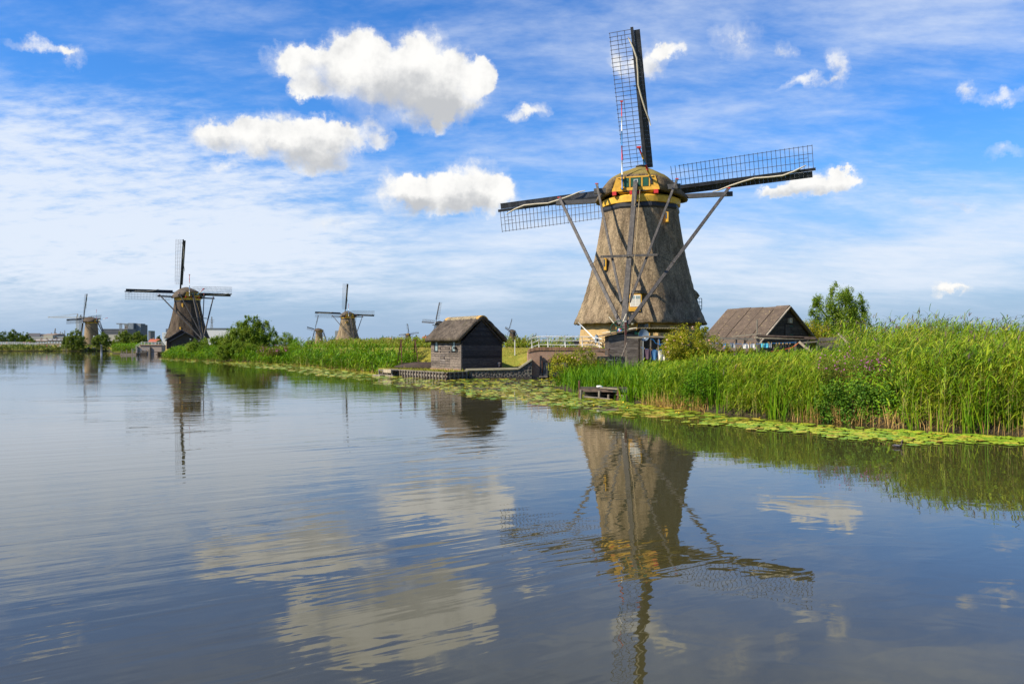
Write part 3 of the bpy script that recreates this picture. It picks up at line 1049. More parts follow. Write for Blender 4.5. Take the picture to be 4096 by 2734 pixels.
def cap_mesh(root, mat='thatch_cap'):
    # (y, half width, eave z, ridge z, exponent)
    st = [(-3.02, 2.06, 12.98, 14.22, 5.0), (-2.75, 2.4, 12.92, 14.48, 3.2), (-2.2, 2.95, 12.80, 14.85, 2.1), (-1.5, 3.45, 12.68, 15.18, 1.65), (-0.6, 3.82, 12.60, 15.45, 1.42), (0.4, 3.92, 12.58, 15.62, 1.35),
          (1.4, 3.75, 12.60, 15.64, 1.36), (2.3, 3.35, 12.68, 15.52, 1.5), (3.0, 2.75, 12.80, 15.30, 1.8), (3.35, 2.25, 12.95, 15.15, 2.2)]
    nu = 30
    b = MB()
    rows = []
    for sgn in (1.0, 0.86):
        for (y, w, z0, zr, e) in st:
            row = []
            for i in range(nu + 1):
                a = math.pi * i / nu
                c, s = math.cos(a), math.sin(a)
                x = math.copysign(abs(c) ** (2 / e), c) * w
                z = z0 + (zr - z0) * abs(s) ** (2 / e)
                if sgn < 1:
                    x *= (w - 0.34) / w
                    z = z0 + (z - z0) * (zr - z0 - 0.34) / (zr - z0) - 0.05
                # straw is never quite even
                x += 0.03 * math.sin(7.1 * y + 3 * z + i)
                z += 0.025 * math.sin(5.3 * x + 2.3 * y)
                row.append((x, y, z))
            rows.append(row)
    n = len(st)
    vs = [p for r_ in rows for p in r_]
    m_ = nu + 1
    fs = []
    for i in range(n - 1):
        for j in range(nu):
            fs.append((i * m_ + j, (i + 1) * m_ + j, (i + 1) * m_ + j + 1, i * m_ + j + 1))
            k = n + i
            fs.append((k * m_ + j + 1, (k + 1) * m_ + j + 1, (k + 1) * m_ + j, k * m_ + j))
        for j in (0, nu):
            f = (i * m_ + j, (n + i) * m_ + j, (n + i + 1) * m_ + j, (i + 1) * m_ + j)
            fs.append(f if j == 0 else tuple(reversed(f)))
    for i in (0, n - 1):
        for j in range(nu):
            f = (i * m_ + j, i * m_ + j + 1, (n + i) * m_ + j + 1, (n + i) * m_ + j)
            fs.append(f if i == 0 else tuple(reversed(f)))
    b.add(vs, fs)
    cap = b.build('thatched_cap', mat, root, True)
    # closing boards at the rotor end and floor of the cap
    fr = MB()
    fr.prism([(-2.0, 3.28, 12.7), (2.0, 3.28, 12.7), (1.9, 3.28, 13.9), (1.1, 3.28, 14.75), (0, 3.28, 15.05), (-1.1, 3.28, 14.75), (-1.9, 3.28, 13.9)], (0, 0.08, 0))
    fr.build('breast_board', 'black_paint', root)
    fl = MB()
    fl.ring([(0.05, 12.86), (3.25, 12.86), (3.25, 12.96), (0.05, 12.96)], 40)
    fl.build('cap_floor', 'plank_dark', root)
    return cap


def gable(root, level):
    g = MB()
    tw_, bw_ = 1.58, 1.95
    yb = -3.10
    g.prism([(-bw_, yb, 12.98), (bw_, yb, 12.98), (tw_, yb, 14.10), (-tw_, yb, 14.10)], (0, 0.07, 0))
    ga = g.build('gable_board', 'yellow_paint', root)
    if level:
        MB().prism([(-1.95, yb - 0.05, 12.93), (1.95, yb - 0.05, 12.93), (1.90, yb - 0.05, 13.20), (-1.90, yb - 0.05, 13.20)], (0, 0.05, 0)).build('sill_board', 'yellow_paint', ga)
        for x0, x1 in ((-0.98, -0.55), (-0.36, 0.42), (0.62, 1.05)):
            MB().box(((x0 + x1) / 2, yb - 0.02, 13.62), (x1 - x0, 0.06, 0.72)).build('shutter', 'green_paint', ga)
        w = MB()
        for (cx, cz, sx, sz) in ((0.03, 13.82, 0.30, 0.03), (0.03, 13.56, 0.30, 0.03), (-0.12, 13.69, 0.03, 0.29), (0.18, 13.69, 0.03, 0.29)):
            w.box((cx, yb - 0.07, cz), (sx, 0.05, sz))
        w.build('window_frame', 'white_paint', ga)
        MB().box((0.03, yb - 0.055, 13.69), (0.27, 0.02, 0.24)).build('pane', 'glass', ga)
        for x in (-1.06, -0.46, 0.52, 1.14):
            MB().box((x, yb - 0.025, 13.62), (0.10, 0.07, 0.84)).build('gable_batten', 'yellow_paint', ga)
        MB().box((0, yb - 0.03, 14.05), (2.9, 0.08, 0.11)).build('gable_batten', 'yellow_paint', ga)
        MB().prism([(-1.5, yb + 0.0, 12.93), (1.5, yb + 0.0, 12.93), (1.2, yb + 0.55, 12.55), (-1.2, yb + 0.55, 12.55)], (0, 0.06, 0.03)).build('gable_skirt', 'yellow_paint', ga)
        for x, w_ in ((-1.74, 0.33), (-0.38, 0.20), (0.28, 0.20), (1.66, 0.36)):
            MB().box((x, yb + 0.05, 12.78), (w_, 0.36, 0.30)).build('beam_end', 'red_paint', ga)
    return ga


def tail_gear(root, level):
    """the beams, braces and winding wheel by which the cap is turned"""
    foot = Vector((0.0, -9.35, 1.55))
    TL = {}
    ls = MB().beam((-7.55, 0.55, 12.92), (7.55, 0.55, 12.92), 0.34, 0.36)
    ls.build('long_cross_beam', 'beam_dark', root)
    MB().beam((-3.55, -2.45, 13.2), (3.55, -2.45, 13.2), 0.34, 0.40).build('short_cross_beam', 'beam_dark', root)
    MB().beam((0.02, -3.25, 13.52), foot + Vector((0, 0, -0.1)), 0.40, 0.34, up=(1, 0, 0), w2=0.44, h2=0.42).build('tail_pole', 'beam_grey', root)
    for s in (-1, 1):
        br = MB().beam((s * 7.2, 0.35, 13.32), foot + Vector((s * 0.24, 0.25, 0.30)), 0.22, 0.26, up=(0, 1, 0), w2=0.26, h2=0.30)
        br = br.build('long_brace', 'beam_grey', root)
        MB().box((s * 7.22, 0.36, 13.36), (0.30, 0.30, 0.09)).build('brace_cap', 'red_paint', br)
        br = MB().beam((s * 3.28, -2.72, 13.72), foot + Vector((s * 0.30, 0.95, 2.0)), 0.17, 0.20, up=(0, 1, 0)).build('short_brace', 'beam_grey', root)
        MB().box((s * 3.28, -2.70, 13.76), (0.24, 0.24, 0.08)).build('brace_cap', 'red_paint', br)
    MB().beam((-2.2, -6.75, 7.22), (2.2, -6.75, 7.22), 0.16, 0.17).build('cross_bar', 'beam_grey', root)
    wx = -0.22
    c = foot + Vector((wx, -0.42, -0.15))
    wl = MB()
    wl.torus(c, 0.70, 0.028, n=30, k=6)
    wl.torus(c, 0.27, 0.025, n=18, k=6)
    for k in range(6):
        a = R(8 + 60 * k)
        d = Vector((math.cos(a), 0, math.sin(a)))
        wl.beam(c + d * 0.1, c + d * 0.70, 0.06, 0.06, up=(0, 1, 0))
    wl = wl.build('winding_wheel', 'green_paint', root)
    for k in range(6):
        a = R(8 + 60 * k)
        d = Vector((math.cos(a), 0, math.sin(a)))
        MB().tube([c + d * 0.68, c + d * (1.30 if k != 4 else 1.1)], [0.042, 0.03], 7).build('wheel_handle', 'cream_paint', wl)
    hubm = ('red_paint', 'white_paint', 'blue_paint')
    for k in range(6):
        a0, a1 = R(60 * k + 30), R(60 * k + 90)
        q = [c + Vector((0, -0.06, 0))] + [c + Vector((0.15 * math.cos(a0 + (a1 - a0) * i / 3), -0.06, 0.15 * math.sin(a0 + (a1 - a0) * i / 3))) for i in range(4)]
        MB().prism(q, (0, 0.05, 0)).build('hub_segment', hubm[(0, 1, 2, 0, 1, 2)[k]], wl)
    if level:
        for s in (-1, 1):
            MB().tube([(s * 2.15, -6.75, 7.2), (s * 3.35, -5.3, 6.7)], 0.02, 5).build('wind_rope', 'rubber', root)
        MB().tube([(0.42, -3.6, 12.9), (0.5, -6.0, 9.0), (0.46, -7.4, 6.0), (0.32, -8.6, 3.4), (0.1, -9.2, 1.9)], 0.022, 5).build('hoist_rope', 'rope', root)
        MB().tube([(0.05, -4.4, 12.9), (0.2, -4.6, 10.4)], 0.018, 5).build('hoist_rope', 'rope', root)
        MB().tube([(-0.55, -8.9, 0.6), (-0.55, -8.9, 3.0)], 0.035, 6).build('anchor_post', 'black_paint', root)


def banded_pole(root, name, p, q, r, cols):
    p, q = Vector(p), Vector(q)
    n = len(cols)
    base = None
    for i, c in enumerate(cols):
        a, b = p.lerp(q, i / n), p.lerp(q, (i + 1) / n)
        m_ = MB().tube([a, b], [r * (1 - 0.25 * i / n), r * (1 - 0.25 * (i + 1) / n)], 8)
        if base is None:
            base = m_.build(name, c, root, True)
        else:
            m_.build('pole_band', c, base, True)
    MB().box(q + Vector((0, 0, 0.02)), (r * 4, r * 2.4, r * 1.4)).build('pole_cap', 'red_paint', base)


def mill(label, X, Y, Z, psi, theta, level, body='thatch', dz=0.0, name='thatched_windmill', front=False, yellow=True, tower_mat='thatch', cap_mat='thatch_cap', octrot=0.0, drop=0.0):
    """level 2: every bar and board; 1: parts only; 0: distant"""
    root = thing(name, label, 'windmill', (X, Y, Z), psi, group='windmills along the canal')
    n = 96 if level == 2 else 48
    if body == 'thatch':
        b = MB()
        prof = []
        for i, (z, r) in enumerate(PROFILE):
            prof.append((r, z))
        zz = np.linspace(2.14, 11.95, 30)
        rr = np.interp(zz, [p[0] for p in PROFILE], [p[1] for p in PROFILE])
        # smooth the profile a little
        rs = rr.copy()
        rs[1:-1] = (rr[:-2] + 2 * rr[1:-1] + rr[2:]) / 4
        prof = [(4.75, 2.42), (5.25, 2.16), (5.60, 2.06)] + [(float(r), float(z)) for r, z in zip(rs, zz)]

        def rf(a):
            return oct_r(a + octrot)
        b.ring(prof, n, rfun=rf)
        # uneven straw
        b.v = [(x * (1 + 0.004 * math.sin(9 * z + 5 * math.atan2(y, x))), y * (1 + 0.004 * math.sin(9 * z + 5 * math.atan2(y, x))), z + 0.03 * math.sin(23 * math.atan2(y, x)) * (1 if z < 2.3 else 0)) for x, y, z in b.v]
        b.build('thatched_body', tower_mat, root, True)
        b = MB().ring([(5.42, -1.2 - drop), (5.28, 0.0), (4.98, 2.36), (4.7, 2.42)], n, rfun=rf)
        b.build('brick_base', 'brick_ochre', root, False)
    else:
        b = MB().ring([(4.3, -2 - drop), (4.1, 0), (3.62, 5.0), (3.30, 9), (3.12, 11.95)], 48)
        b.build('brick_tower', 'brick_tower', root, True)
        w = MB().box((-2.2, -3.1, 4.6), (0.8, 0.6, 1.3), rz=R(-35))
        w.build('window', 'white_paint', root)
    if body == 'thatch':
        def rf2(a):
            return oct_r(a + octrot) * 1.02
        MB().ring([(3.18, 11.55), (3.24, 11.70), (3.20, 12.00), (3.0, 12.02)], n, rfun=rf2).build('black_collar', 'black_paint', root)
    MB().ring([(3.00, 11.98), (3.30, 12.04), (3.34, 12.52), (3.05, 12.70)], 56).build('ring_fascia', 'yellow_ring' if yellow else 'beam_dark', root)
    cap_mesh(root, cap_mat)
    gable(root, level)
    tail_gear(root, level)
    add_sails(root, theta, level)
    return root


MAIN = mill('large thatched windmill with yellow gable nearest the water, tail beams facing us', MILL_X, MILL_Y, MILL_Z, R(-17), R(-4.25), 2)
MI = (Matrix.Translation((MILL_X, MILL_Y, MILL_Z)) @ Matrix.Rotation(R(-17), 4, 'Z')).inverted()


def ml(px, py, yl):
    """where the ray of a photo pixel meets the plane y = yl of the main mill"""
    o_ = MI @ Vector((0, 0, CZ))
    d_ = MI.to_3x3() @ Vector(((px - 2048) / F, 1, (HY - py) / F))
    k = (yl - o_.y) / d_.y
    return o_ + d_ * k


def main_mill_details():
    r = MAIN
    banded_pole(r, 'flagpole', (-1.06, -3.35, 13.05), (-1.10, -3.38, 20.2), 0.055, ['blue_paint', 'white_paint', 'red_paint', 'blue_paint', 'white_paint', 'red_paint'])
    for z in (13.2, 13.95):
        MB().box((-1.06, -3.25, z), (0.34, 0.26, 0.08)).build('pole_bracket', 'yellow_paint', r)
    banded_pole(r, 'hoist_boom', (1.28, -3.0, 13.70), ml(2556, 590, -5.6), 0.085, ['blue_paint', 'yellow_paint', 'red_paint', 'blue_paint', 'yellow_paint', 'red_paint'])
    MB().box((1.28, -3.12, 13.62), (0.2, 0.08, 0.42)).build('hatch', 'rubber', r)
    MB().ring([(0.05, 15.68), (0.42, 15.64), (0.44, 15.56), (0.05, 15.54)], 14).build('ridge_plate', 'beam_dark', r)
    # lower window with its apron under an eyebrow of straw
    y = -5.02
    a, b_ = ml(2519, 1226, y), ml(2563, 1179, y)
    w = MB().box(((a.x + b_.x) / 2, y + 0.35, (a.z + b_.z) / 2), (b_.x - a.x + 0.14, 0.7, b_.z - a.z + 0.14))
    win = w.build('window', 'yellow_paint', r)
    fw = (b_.x - a.x)
    fh = (b_.z - a.z)
    for k in range(2):
        cx = a.x + fw * (0.26 + 0.48 * k)
        MB().box((cx, y - 0.01, (a.z + b_.z) / 2), (fw * 0.46, 0.05, fh)).build('window_frame', 'white_paint', win)
        for (ix, iz) in ((-1, 0), (1, 0), (-1, -1), (1, -1), (-1, 1), (1, 1)):
            MB().box((cx + ix * fw * 0.098, y - 0.03, (a.z + b_.z) / 2 + iz * fh * 0.30), (fw * 0.165, 0.03, fh * 0.27)).build('pane', 'curtain' if iz <= 0 else 'glass_sky', win)
    c, d = ml(2516, 1245, y - 0.05), ml(2563, 1227, y - 0.05)
    for k in range(3):
        MB().box(((c.x + d.x) / 2, y + 0.2 - 0.05 * k, d.z - (d.z - c.z) * (k + 0.5) / 3), (d.x - c.x, 0.6, (d.z - c.z) / 3 - 0.02)).build('apron_board', 'yellow_paint', win)
    br = MB()
    e = [(a.x - 0.7, -4.5, a.z + 0.9), (a.x - 0.25, -5.05, b_.z + 0.12), (b_.x + 0.25, -5.05, b_.z + 0.12), (b_.x + 0.7, -4.5, a.z + 0.9)]
    top = [(a.x + 0.0, -4.35, b_.z + 0.75), (b_.x - 0.0, -4.35, b_.z + 0.75)]
    br.add([e[0], e[1], e[2], e[3], top[0], top[1], (a.x - 0.25, -4.4, b_.z + 0.08), (b_.x + 0.25, -4.4, b_.z + 0.08)],
           [(0, 1, 4), (1, 2, 5, 4), (2, 3, 5), (1, 6, 7, 2), (0, 6, 1), (2, 7, 3)])
    br.build('window_eyebrow', 'thatch', r, True)
    # slit windows higher up
    for (x0, y0, x1, y1, yl) in ((2417, 1080, 2424, 1032, -3.55), (2665, 887, 2672, 847, -2.6)):
        p, q = ml(x0, y0, yl), ml(x1, y1, yl)
        f = MB()
        cx, cz = (p.x + q.x) / 2, (p.z + q.z) / 2
        f.box((cx, yl + 0.25, cz), (abs(q.x - p.x) + 0.06, 0.6, abs(q.z - p.z)))
        f = f.build('slit_window', 'yellow_paint', r)
        MB().box((cx - 0.06, yl - 0.055, cz + 0.1), (0.10, 0.02, abs(q.z - p.z) * 0.6)).build('pane', 'glass', f)
    # casement standing open on the right flank
    p, q = ml(2787, 1238, -1.0), ml(2807, 1193, -1.0)
    f = MB()
    for x in (p.x, q.x):
        f.box((x, -1.0, (p.z + q.z) / 2), (0.055, 0.05, q.z - p.z))
    for k in range(4):
        f.box(((p.x + q.x) / 2, -1.0, p.z + (q.z - p.z) * k / 3), (q.x - p.x, 0.045, 0.045))
    f.box(((p.x + q.x) / 2, -1.0, (p.z + q.z) / 2), (0.03, 0.04, q.z - p.z))
    f.build('open_casement', 'teal_paint', r)
    dm = MB()
    dm.prism([(4.2, -1.4, 5.2), (4.72, -1.4, 4.75), (4.92, -1.4, 4.45), (4.3, -1.4, 3.6)], (0, 1.3, 0))
    dm.build('dormer', 'thatch', r)
    # door with fanlight in the brick base
    y = -5.03
    a, b_ = ml(2545, 1330, y), ml(2600, 1288, y)
    dr = MB().box(((a.x + b_.x) / 2, y + 0.1, 1.15), (b_.x - a.x, 0.3, 2.3))
    dr = dr.build('door', 'yellow_paint', r)
    for k in range(5):
        MB().box((a.x + (b_.x - a.x) * (0.18 + 0.16 * k), y - 0.06, b_.z - 0.26), (0.15, 0.03, 0.28)).build('pane', 'glass', dr)
    MB().box(((a.x + b_.x) / 2, y - 0.06, 0.85), ((b_.x - a.x) * 0.8, 0.04, 1.5)).build('door_leaf', 'green_paint', dr)
    MB().box((-1.02, -5.03, 1.3), (0.55, 0.2, 1.1)).build('base_window', 'yellow_paint', r)
    MB().box((-1.02, -5.14, 1.3), (0.40, 0.03, 0.9)).build('base_pane', 'glass', r)
    # lamp beside the door and the slanting drain pipe
    p = ml(2530, 1293, -5.2)
    MB().ring([(0.02, -0.13), (0.11, -0.10), (0.15, 0.0), (0.11, 0.10), (0.02, 0.13)], 12).build('wall_lamp', 'cream_paint', r, True).location = p
    p, q = ml(2313, 1289, -5.2), ml(2380, 1357, -6.3)
    MB().tube([p, q], 0.045, 8).build('drain_pipe', 'white_paint', r, True)


main_mill_details()

M2 = mill('thatched windmill with black cottage across the left bay', -85.8, 210.6, 2.46, R(45), R(-1.2), 2, tower_mat='thatch_dark', cap_mat='thatch_grey', drop=1.5, octrot=R(30))
M3 = mill('thatched windmill behind the reeds near centre left, sails upright', -76.5, 371.1, 3.4, R(28), R(0.9), 1, drop=4, octrot=R(28), cap_mat='thatch_grey')
M4 = mill('stout brick windmill at far left between two round willows', -232.9, 441.1, 3.2, R(83), R(-4.2), 1, body='brick', name='brick_windmill', cap_mat='thatch_dark', drop=4)
M5 = mill('small brick windmill seen sideways behind the left sail of another mill', -186.5, 770.0, 4.6, R(70), R(8), 0, body='brick', name='brick_windmill', cap_mat='thatch_dark', drop=6)
M6 = mill('tiny distant windmill above the weeds left of the boathouse', -142.9, 1095.2, 5.66, R(-7), R(-5.8), 0, drop=7, cap_mat='thatch_dark', tower_mat='thatch_dark', yellow=False)
M7 = mill('windmill half hidden behind the boathouse roof, front towards us', -48.8, 545.3, 4.3, R(140), R(-4), 0, drop=5, cap_mat='thatch_dark', tower_mat='thatch_dark', yellow=False)
M8 = mill('tiny distant windmill between boathouse and bridge railing', 0.6, 911.0, 6.4, R(112), R(-14), 0, drop=8, cap_mat='thatch_dark', tower_mat='thatch_dark', yellow=False)
banded_pole(M2, 'flagpole', (-0.9, -3.35, 13.05), (-0.9, -3.38, 18.6), 0.09, ['white_paint', 'white_paint', 'blue_paint', 'white_paint', 'red_paint', 'red_paint'])
banded_pole(M2, 'hoist_boom', (1.28, -3.0, 13.4), (1.6, -6.4, 14.9), 0.12, ['blue_paint', 'white_paint', 'red_paint'])
banded_pole(M4, 'flagpole', (-0.6, -3.4, 13.05), (-0.6, -3.4, 19.5), 0.09, ['white_paint', 'red_paint', 'blue_paint', 'white_paint', 'red_paint'])
banded_pole(M4, 'hoist_boom', (0.6, -3.4, 13.6), (0.6, -9.0, 15.0), 0.12, ['white_paint', 'blue_paint', 'white_paint', 'red_paint'])
banded_pole(M3, 'flagpole', (-0.6, -3.4, 13.05), (-0.6, -3.4, 18.5), 0.09, ['white_paint', 'blue_paint', 'white_paint', 'red_paint'])
for zz_, s_ in ((10.6, 1.0), (4.3, 1.2)):
    a_ = R(-90 - 45)
    rr_ = float(np.interp(zz_, [p[0] for p in PROFILE], [p[1] for p in PROFILE])) * 0.95
    MB().box((rr_ * math.cos(a_), rr_ * math.sin(a_), zz_), (0.42, 0.4, 1.05 * s_), rz=R(-45)).build('slit_window', 'yellow_paint', M2)
MB().box((-1.6, -3.35, 10.2), (0.8, 0.5, 1.1)).build('slit_window', 'yellow_paint', M3)
# ---------------------------------------------------------------- quay, boathouse, wall, bridge


def frame_of(p, ang_):
    """matrix of a local frame at p, x turned by ang_ from world x"""
    return Matrix.Translation(Vector(p)) @ Matrix.Rotation(ang_, 4, 'Z')


# grass platform in front of the boathouse
QL, QC, QR = (xat(1562, 63.5), 63.5), (xat(1784, 55.2), 55.2), (xat(1868, 57.3), 57.3)
plat = [QL, QC, QR, (xat(1900, 58.0), 58.0), (1.3, 58.2), (1.3, 63.0), (-3.0, 70), (-9.5, 71), (-11.2, 67)]
m = MB()
m.prism([(x, y, -1.0) for x, y in plat], (0, 0, 1.52))
o = m.build('lawn', 'ground')
structure(o)


def boathouse():
    be = R(35)
    r = thing('boathouse', 'small black plank boathouse with thatched roof beside the stone wall', 'boathouse', (xat(1845.6, 59), 59, 0.55), be)
    # local: x along the gable wall (to the right, back), y along the ridge (to the left, back)
    w, l, he, hr = 3.55, 4.6, 2.12, 3.78
    MB().box((w / 2, l / 2, 0.03), (w + 0.06, l + 0.06, 0.16)).build('brick_plinth', 'brick_red', r)
    core = MB()
    core.prism([(0.05, 0.05, 0.1), (w - 0.05, 0.05, 0.1), (w - 0.05, 0.05, he), (w / 2, 0.05, hr - 0.05), (0.05, 0.05, he)], (0, l - 0.1, 0))
    core.build('wall_core', 'plank_tarred', r)
    nb, z0 = 19, 0.12
    step = (hr - z0) / nb
    for i in range(nb):
        a, b = z0 + i * step, z0 + (i + 1) * step + 0.03

        def hw(z):
            return w / 2 if z <= he else max(0.02, w / 2 * (hr - z) / (hr - he))
        wa, wb = hw(a), hw(min(b, hr))
        cx = w / 2
        mm = MB()
        mm.add([(cx - wa, -0.075, a), (cx + wa, -0.075, a), (cx + wb, -0.012, b), (cx - wb, -0.012, b),
                (cx - wa, 0.05, a), (cx + wa, 0.05, a), (cx + wb, 0.05, b), (cx - wb, 0.05, b)],
               [(0, 1, 2, 3), (7, 6, 5, 4), (0, 4, 5, 1), (1, 5, 6, 2), (2, 6, 7, 3), (3, 7, 4, 0)])
        mm.build('plank', 'plank_tarred', r)
    # long wall on the left: bays of weathered boards, a pair of doors in the middle
    bays = [(0.05, 1.62, 'wall'), (1.62, 2.36, 'door'), (2.36, 3.10, 'door'), (3.10, 4.55, 'wall')]
    rows = 11
    rs = (he - 0.1) / rows
    doors = {}
    for bi, (y0, y1, kind) in enumerate(bays):
        par = r
        if kind == 'door':
            par = MB().box((-0.0, (y0 + y1) / 2, he / 2), (0.05, y1 - y0 - 0.02, he - 0.15)).build('door', 'plank_tarred', r)
            doors[bi] = par
        for k in range(rows):
            za, zb = 0.1 + k * rs, 0.1 + (k + 1) * rs + 0.02
            segs = [(y0 + 0.008, y1 - 0.008)]
            if kind == 'wall' and k >= rows - 4:
                wy0, wy1 = (0.80, 1.34) if bi == 0 else (3.42, 3.98)
                segs = [(y0 + 0.008, wy0), (wy1, y1 - 0.008)]
            for (ya, yb) in segs:
                mm = MB()
                mm.add([(-0.045, ya, za), (-0.045, yb, za), (-0.015, yb, zb), (-0.015, ya, zb), (0.05, ya, za), (0.05, yb, za), (0.05, yb, zb), (0.05, ya, zb)],
                       [(3, 2, 1, 0), (4, 5, 6, 7), (0, 1, 5, 4), (1, 2, 6, 5), (2, 3, 7, 6), (3, 0, 4, 7)])
                mm.build('plank', 'plank_weathered' if (bi, k) not in ((2, 5), (2, 3), (2, 2), (1, 9), (2, 9), (1, 10), (2, 10)) else 'plank_grey', par)
    for bi, (ya, yb) in ((0, (0.80, 1.34)), (3, (3.42, 3.98))):
        zb, zt = 0.1 + (rows - 4) * rs, he
        wn = MB()
        wn.box((0.0, ya + 0.03, (zb + zt) / 2), (0.12, 0.06, zt - zb))
        wn.box((0.0, yb - 0.03, (zb + zt) / 2), (0.12, 0.06, zt - zb))
        wn.box((-0.02, (ya + yb) / 2, zb + 0.02), (0.18, yb - ya + 0.1, 0.05))
        wn = wn.build('window', 'black_paint', r)
        MB().box((0.0, (ya + yb) / 2, (zb + zt) / 2 + 0.02), (0.02, yb - ya - 0.12, zt - zb - 0.05)).build('pane', 'glass_sky', wn)
    for bi, y in ((1, 1.68), (2, 3.04)):
        for z in (1.62, 1.36):
            MB().box((-0.06, y, z), (0.03, 0.10, 0.10)).build('hinge', 'black_paint', doors[bi])
    MB().box((-0.06, 2.42, 0.86), (0.03, 0.05, 0.12)).build('handle', 'black_paint', doors[2])
    lp = MB().box((-0.20, 0.62, 1.66), (0.22, 0.16, 0.18), rz=0.5).build('floodlight', 'black_paint', r)
    MB().box((-0.32, 0.66, 1.66), (0.03, 0.16, 0.16), rz=0.5).build('lamp_glass', 'glass_sky', lp)
    MB().box((0.0, -0.0, he / 2 + 0.05), (0.12, 0.12, he)).build('corner_board', 'plank_grey', r)
    MB().box((w, 0.0, he / 2 + 0.05), (0.12, 0.12, he)).build('corner_board', 'plank_dark', r)
    mt = MB().box((3.30, -0.08, 0.50), (0.22, 0.09, 0.12)).build('power_socket', 'steel', r)
    MB().box((3.30, -0.07, 0.33), (0.07, 0.06, 0.24)).build('socket_pipe', 'steel', mt)
    # roof: thick straw with a rounded ridge
    ov, th = 0.40, 0.24
    nseg = 12
    outer, inner = [], []
    for i in range(-nseg, nseg + 1):
        t_ = i / nseg
        x = w / 2 + t_ * (w / 2 + ov)
        z = hr + 0.36 - abs(t_) ** 1.12 * (hr - he + 0.10)
        if abs(t_) < 0.16:
            z = hr + 0.36 - 0.16 ** 1.12 * (hr - he + 0.10) * (0.35 + 0.65 * (abs(t_) / 0.16) ** 2)
        outer.append((x, z))
        inner.append((w / 2 + t_ * (w / 2 + ov - 0.06), z - th - 0.04))
    ya, yb = -0.22, l + 0.28
    ny = 14
    rb = MB()
    for lst in (outer, inner):
        for j in range(ny + 1):
            y = ya + (yb - ya) * j / ny
            for k, (x, z) in enumerate(lst):
                rb.v.append((x + 0.02 * math.sin(9 * y + k), y + (0.03 * math.sin(5 * z + 3 * x) if j in (0, ny) else 0), z + 0.018 * math.sin(6.3 * y + 2.1 * k)))
    n_ = len(outer)
    o2 = (ny + 1) * n_
    for j in range(ny):
        for k in range(n_ - 1):
            rb.f.append((j * n_ + k, j * n_ + k + 1, (j + 1) * n_ + k + 1, (j + 1) * n_ + k))
            rb.f.append((o2 + (j + 1) * n_ + k, o2 + (j + 1) * n_ + k + 1, o2 + j * n_ + k + 1, o2 + j * n_ + k))
        for k in (0, n_ - 1):
            f = (j * n_ + k, (j + 1) * n_ + k, o2 + (j + 1) * n_ + k, o2 + j * n_ + k)
            rb.f.append(f if k == 0 else tuple(reversed(f)))
    for j in (0, ny):
        for k in range(n_ - 1):
            f = (j * n_ + k, o2 + j * n_ + k, o2 + j * n_ + k + 1, j * n_ + k + 1)
            rb.f.append(f if j == 0 else tuple(reversed(f)))
    rb.mi = [0] * len(rb.f)
    roof = rb.build('thatched_roof', 'thatch_grey', r, True)
    # ridge of separate capping pieces
    npc = 12
    for j in range(npc):
        y0 = ya - 0.02 + (yb - ya + 0.04) * j / npc
        y1 = ya - 0.02 + (yb - ya + 0.04) * (j + 1) / npc - 0.012
        arc = []
        for k in range(7):
            t_ = -0.20 + 0.40 * k / 6
            x = w / 2 + t_ * (w / 2 + ov) * 1.02
            z = hr + 0.39 - 0.16 ** 1.12 * (hr - he + 0.10) * (0.30 + 0.80 * (abs(t_) / 0.16) ** 2) * 0.92
            arc.append((x, z))
        pc = MB()
        poly = [(x, y0, z) for x, z in arc] + [(x, y0, z - 0.10) for x, z in reversed(arc)]
        pc.prism(poly, (0, y1 - y0, 0))
        pc.build('ridge_piece', 'lichen' if j in (0, npc - 1) else 'thatch_ridge', roof)
    # bargeboards under the straw of the gable
    for s in (-1, 1):
        MB().beam((w / 2, -0.10, hr - 0.02), (w / 2 + s * (w / 2 + 0.14), -0.10, he - 0.16), 0.06, 0.22, up=(0, 1, 0)).build('bargeboard', 'plank_dark', r)


boathouse()


